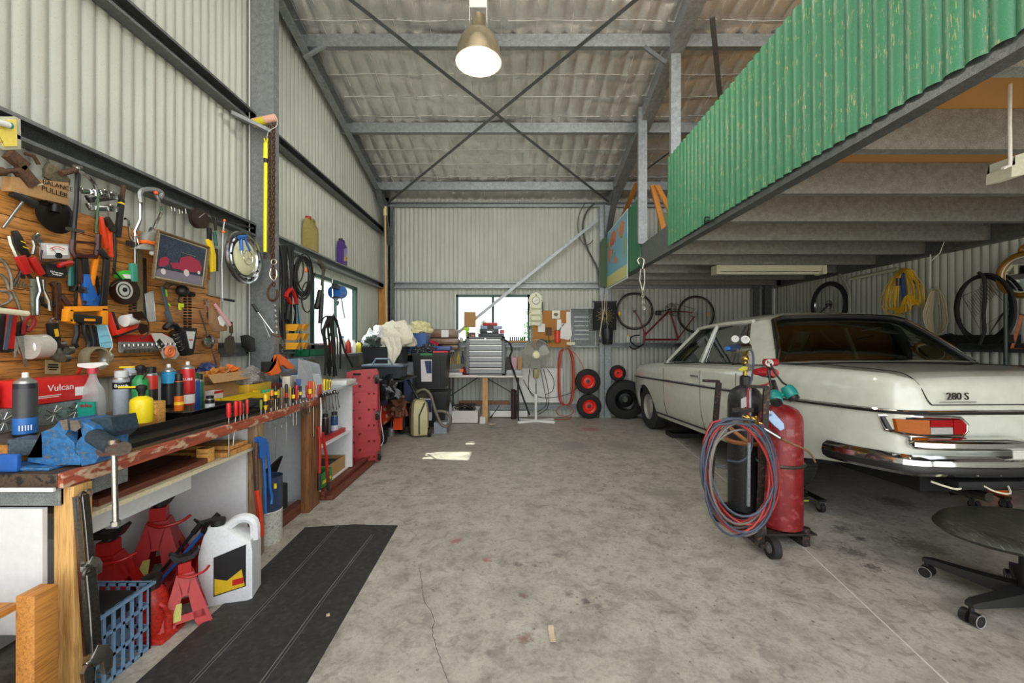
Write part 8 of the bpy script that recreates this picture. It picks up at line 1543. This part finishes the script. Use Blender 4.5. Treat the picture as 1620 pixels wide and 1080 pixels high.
thing('bicycle', 'dark red racing bicycle hanging upside down on the back wall', 'bicycle', parts+[P_('frame', fm, g), P_('fork', fm, fk), P_('chainring', BLACK, cr_), P_('pedal', BLACK, pd), P_('handlebar', BLACK, hb), P_('saddle', BLACK, G().ball(b_(1077,545), .07, 1.7, .6, .3)), P_('chain', DSTEEL, G().tube([b_(1061,479,.03), b_(1101,489,.03)], .004).tube([b_(1061,499,.03), b_(1101,500,.03)], .004)), P_('gears', DSTEEL, G().cyl(b_(1099,497,.04), b_(1099,497,.01), .04))])
for x, y in ((1009,458),(1097,460)): one('wire_hook', ('left','right')[x > 1050]+' wire hook holding the red bicycle wheel', 'hook', STEEL, G().tube([b_(x,452,0), b_(x-3,456,.03), b_(x,461,.03), b_(x+4,462,.0)], .004), 'wire hooks over the bicycle')
for i, (x, c, h) in enumerate(((994,'#d8d8d2',.10),(999,'#b8bcc0',.075))): one('jar', ('yellow-topped white jar','small silver jar')[i]+' on the girt left of the bicycle handlebar', 'jar', C(c, .4), G().lathe([(.028,0),(.03,.005),(.03,h*.8),(.02,h)], (at(x,0,7.0).x, 7.0, 1.285)), kids=[P_('lid', (YEL, STEEL)[i], G().lathe([(.021,h),(.021,h+.03)], (at(x,0,7.0).x, 7.0, 1.285)))])
# right wall
RW = Plane('X', 4.44)
t, rim, sp, hb = bwheel(RW(1311,482), .30, (1,.0,0), .014, 32, .014)
thing('spoked_wheel', 'knobbly mountain bike wheel hanging on the right wall behind the car roof', 'wheel', [P_('tyre', BLACKR, t), P_('rim', mat('polished_steel', '#b4b6ba'), rim), P_('spokes', STEEL, sp), P_('hub', BLACK, hb), P_('disc', DSTEEL, G().torus(RW(1311,482), .06, .005, (1,0,0), 20, 6)), P_('fork', mat('polished_steel', '#b4b6ba'), G().cyl(RW(1311,482,.05), RW(1290,500,.05), .014))])
g = G()
for i in range(15):
    w_ = 9+i*2.0; x0 = 1431+rnd.uniform(-3,3); sg = 1 if i % 2 else -1
    top = 423+rnd.uniform(-3,5); bot = 492+rnd.uniform(-8,2)
    g.tube([RW(x0-w_*.25, top+5, .02+.004*i), RW(x0-w_*.6, top+20, .03), RW(x0-w_*.85, (top+bot)/2+5, .03+.003*i), RW(x0-w_*.9+rnd.uniform(-2,2), bot, .03), RW(x0-w_*.3*sg, bot+3, .04), RW(x0+w_*.2, bot-20, .05), RW(x0+w_*.75, bot-6+rnd.uniform(-6,2), .03), RW(x0+w_*.8, (top+bot)/2, .03+.003*i), RW(x0+w_*.5, top+14, .03), RW(x0+w_*.2, top+3, .02+.008*i)], .0042, 6, True, 3)
one('yellow_hose', 'big hank of bright yellow extension cord hanging on the right wall', 'cord', C('#e3b41e', .45), g, kids=[P_('plug', DSTEEL, G().cyl(RW(1421,440,.1), RW(1421,452,.1), .02))]); bpy.data.objects['yellow_hose'].name = 'extension_lead'
one('webbing_strap', 'blue strap hanging inside the yellow cord hank', 'strap', C('#23509c', .6), (lambda g: RW.tube(g, [(1427,424),(1428,450),(1430,480),(1428,492)], .016, .0, 2) and RW.tube(g, [(1446,444),(1452,448),(1452,455)], .02, .0) and g)(G()))
g = G()
for i in range(11):
    w_ = 6+i*1.5; x0 = 1480+rnd.uniform(-1.5,1.5)
    g.tube([RW(x0+w_*cos(t)*(1 if sin(t) > 0 else .8), 494+(38+rnd.uniform(-3,3))*sin(t), .02+.004*i) for t in [q*pi/8 for q in range(16)]], .0055, 6, True)
one('rope', 'hank of pale sisal rope hanging on the right wall', 'rope', C('#b3a98a', .85), g, kids=[P_('cord', WHITE, G().tube([RW(1472,402), RW(1471,456)], .004).tube([RW(1494,382), RW(1487,400), RW(1472,414)], .004))])
g = G()
for i in range(4):
    g.tube([RW(1556+(44+i*2-(4 if i > 1 else 0))*cos(t)+i*1.5, 487+(49+i*2.5)*sin(t)+i, .03+.02*i) for t in [q*pi/14 for q in range(28)]], .013, 8, True)
g.tube([RW(x, y, .12) for x, y in ((1548,431),(1557,440),(1558,470),(1556,500),(1557,525),(1549,545))], .014, 8, smooth=4)
one('rubber_hose', 'large coil of thick black hose hanging on the right wall', 'hose', BLACKR, g)
g = G()
for i in range(14): g.tube([RW(1528+i*2.6, 478-i*3.0, .02), RW(1545+i*2.6, 500-i*3, .03)], .0025, 4); g.tube([RW(1565+i*2.3, 528-i*3.1, .02), RW(1583+i*1.2, 498-i*1.2, .03)], .0025, 4)
g.tube([RW(1522,468,.02), RW(1550,520,.02), RW(1600,488,.02), RW(1562,452,.02)], .003, 4, True)
one('wire_rack', 'bent dark wire rack hanging inside the black hose coil', 'rack', DSTEEL, g)
mc = RW(1621, 434, .04)
thing('gilt_mirror', 'round mirror with an ornate gilt frame at the right edge', 'mirror', [P_('frame', mat('gilt_frame', '#a8762a', .4, .6, var=.5, scale=40, bump=.5), G().torus(mc, .175, .03, (1,0,0), 48, 10, 1, 1).torus(mc+V((0,0,.215)), .03, .016, (1,0,0), 14, 6)), P_('mirror_glass', mat('mirror_silver', '#dfe2e4', .02, 1, var=.02), G().cyl(mc+V((-.005,0,0)), mc+V((.005,0,0)), .165, n=44)), P_('bead', C('#c9c8b8', .4), G().torus(mc+V((-.02,0,0)), .150, .006, (1,0,0), 44, 6))])
for k in range(20):
    pass
one('wooden_frame', 'orange-brown wooden frame leaning on the girt below the mirror', 'frame', wood('cherry_wood', '#a2501c', '#6e3210', 'Z', 5), G().tube([RW(1601,551,.03), RW(1616,498,.03), RW(1640,500,.03), RW(1640,551,.03)], .016, 4, True))  # plain four-sided wooden frame
one('garden_stake', 'dark green steel stake standing by the black hose coil', 'stake', C('#2f3f33', .5), G().cyl((RW(1591,0,.12).x, RW(1591,0,.12).y, 0), (RW(1591,0,.12).x, RW(1591,0,.12).y, 1.72), .014))
one('black_bag', 'low black box sitting on the right wall girt behind the trunk', 'box', BLACK, G().box(4.34,4.46,3.60,4.25,1.285,1.36))
one('storage_bag', 'crumpled black bag on the girt under the hose coil', 'bag', BLACK, lump((4.40,4.10,1.285), .05, .12, .06, 91, .3))
# white strip along the far right wall, conduit
g = G(); g.tube([RW(1344,441,.0), RW(1420,425,.0)], .022, 4); one('light_batten', 'pale horizontal batten on the right wall above the bike wheel', 'batten', C('#c2c7b2', .5), g)
g = G(); g.tube([RW(1328,434,.03), RW(1334,442,.03), RW(1342,455,.03), RW(1344,475,.03), RW(1344,560,.03)], .018, smooth=3); one('conduit', 'grey curved conduit pipe beside the bicycle wheel on the right wall', 'pipe', C('#8f958a', .5), g)
# fluorescent batten
la, lb = at(1132, 426, 5.15), at(1299, 426, 5.15)
thing('fluorescent_lamp', 'cream fluorescent batten light fixed under the mezzanine', 'lamp', [P_('housing', C('#d2d2b8', .4), G().prism([V((la.x, 5.08, 2.245)), V((la.x, 5.22, 2.245)), V((la.x, 5.18, 2.175)), V((la.x, 5.12, 2.175))], V((lb.x-la.x,0,0)))), P_('tube', C('#d9dac6', .3), G().cyl((la.x+.03, 5.15, 2.155), (lb.x-.03, 5.15, 2.155), .016)), P_('end_cap', C('#c9c9ae', .4), G().box(la.x-.02, la.x+.03, 5.08, 5.22, 2.135, 2.245)), P_('end_cap', C('#c9c9ae', .4), G().box(lb.x-.03, lb.x+.02, 5.08, 5.22, 2.135, 2.245))])
p = at(1617, 100, 1.9)
thing('lamp_bracket', 'white bent wire bracket and lamp end under the near mezzanine corner', 'bracket', [P_('wire', WHITE, G().tube([at(x,y,1.85) for x,y in ((1622,98),(1612,105),(1610,118),(1598,126),(1598,250),(1596,262),(1586,266))], .007, smooth=2)), P_('lamp_end', C('#c9cbb8', .4), G().prism([at(x,y,1.86) for x,y in ((1606,246),(1625,240),(1625,275),(1600,280),(1601,262),(1606,260))], (0,.10,0)))])
one('wire_hooks', 'small twist of wire hooked on the mezzanine beam', 'hook', BLACK, G().tube([V((1.63,3.35,2.30)), V((1.60,3.40,2.33)), V((1.62,3.45,2.28)), V((1.60,3.38,2.29)), V((1.62,3.3,2.27))], .006, smooth=3))
# hanging high bay lamps
def highbay(c, r, lab, inner):
    prof = [(.0,.42),(.055,.42),(.06,.30),(.07,.285),(.11,.27),(.16,.21),(.19,.13),(.205,.04),(.21,0),(.203,0),(.195,.05),(.18,.13),(.15,.205),(.10,.255),(.05,.27),(0,.27)]
    k = r/.21; c = V(c)
    return thing('high_bay_lamp', lab, 'lamp', [P_('shade', mat('warm_aluminium', '#b9ab92', .3, .85, var=.15, scale=4), G().lathe([(a*k, b_*k) for a, b_ in prof], c, n=48)), P_('bulb', inner, G().ball(c+V((0,0,.17*k)), .055*k, 1, 1, 1.4)), P_('bracket', WHITE, G().box(c.x-.075, c.x-.071, c.y-.05, c.y+.05, c.z+.34*k, foil(c.y)-.15).box(c.x+.071, c.x+.075, c.y-.05, c.y+.05, c.z+.34*k, foil(c.y)-.15).box(c.x-.075, c.x+.075, c.y-.05, c.y-.046, c.z+.46*k, foil(c.y)-.15))])
BULB = mat('lit_bulb', '#fff4e0', .4, emit=1.5)
L1 = at(757, 99, 3.55); highbay(L1, .20, 'silver bell-shaped high bay lamp hanging from the roof', BULB)
L2 = V((1.08, 3.15, foil(3.15)-.58)); highbay(L2, .16, 'brass-bottomed lamp peeping in at the top edge near the mezzanine', BULB)
for c, e in ((L1, 16), (L2, 9)):
    ld = bpy.data.lights.new('lamp_light', 'POINT'); ld.energy = e; ld.shadow_soft_size = .08; ld.color = (1, .95, .87)
    lo = bpy.data.objects.new('lamp_light', ld); COL.objects.link(lo); lo.location = V(c)+V((0,0,-.05))
# bits on the floor
for i, (x, y, s_, c, lab) in enumerate(((873,1007,.035,'#c9b49a','curled dry leaf scrap lying on the concrete foreground'),)): 
    p = fl(x, y); one('leaf_scrap', lab, 'scrap', C(c, .8), G().loft([[V((p.x+a*.012, p.y+t, .004+.01*abs(t)/.05)) for a in (-1,1)]+[V((p.x+a*.012, p.y+t, .006+.01*abs(t)/.05)) for a in (1,-1)] for t in (-.05,-.02,.02,.05)]))
one('plastic_scrap', 'tiny pale chip lying on the black rubber mat', 'scrap', C('#c9a890', .8), G().box(-.875,-.86,1.93,1.945,.009,.014, rz=.5))
# orange mower or box seen under the car tail
one('plastic_drum', 'orange plastic shape on the floor behind the right rear wheel', 'drum', ORG, G().cyl((4.1,3.6,0),(4.1,3.6,.42),.16))
# trees outside the windows
LEAF = mat('pale_leaves', '#5d7a4a', .8, var=.5, scale=4)
for i, (x, y, h_, lab) in enumerate(((-7.5,8.2,3.4,'young tree seen through the left window'),(1.2,22,3.2,'leafy tree seen at the right of the back window'),(-1.8,26,2.2,'smaller distant tree seen through the middle of the back window'),(-9,11.5,3.0,'second tree seen through the far part of the left window'))):
    g = G()
    for k in range(420):
        a, z = rnd.random()*2*pi, rnd.random(); r_ = (1-z)**.6*h_*.32*(.4+.6*rnd.random()); c = V((x+r_*cos(a), y+r_*sin(a), .4+z*h_)); d = V((rnd.uniform(-1,1), rnd.uniform(-1,1), rnd.uniform(-.6,.6)))*.14; e = V((rnd.uniform(-1,1), rnd.uniform(-1,1), rnd.uniform(-1,1)))*.10
        vs = [g.b.verts.new(c+q) for q in (d, e, -d, -e)]; g.b.faces.new(vs)
    thing('tree', lab, 'tree', [P_('foliage', LEAF, g), P_('trunk', GREYW, G().cyl((x,y,-.13),(x,y,h_*.8), .07, .03))], 'trees outside the windows')
# ------------------------------------------------------------------ outdoors, light, camera
g = G(); g.box(-40, 40, -30, 40, -.3, -.13); struct('ground_outside', mat('pale_gravel', '#b9b3a4', .9, scale=3), g, 0)
w = bpy.data.worlds.new('sky'); scn.world = w; w.use_nodes = True; nt = w.node_tree
bg = nt.nodes['Background']; bg.inputs[0].default_value = (.93, .97, 1, 1); bg.inputs[1].default_value = 1.1
sun = bpy.data.lights.new('sun', 'SUN'); sun.energy = 6; sun.angle = .012; sun.color = (1, .95, .86)
so = bpy.data.objects.new('sun', sun); COL.objects.link(so)
so.rotation_euler = V((-.66, .06, .74)).to_track_quat('Z', 'Y').to_euler()
cam = bpy.data.cameras.new('camera'); co = bpy.data.objects.new('camera', cam); COL.objects.link(co)
cam.sensor_width = 36; cam.lens = 36*F/1620; cam.clip_start = .02; co.location = (0, 0, H); co.rotation_euler = (pi/2, 0, 0)
scn.camera = co
scn.view_settings.view_transform = 'Standard'; scn.view_settings.look = 'None'; scn.view_settings.gamma = 1; scn.view_settings.exposure = 1.6
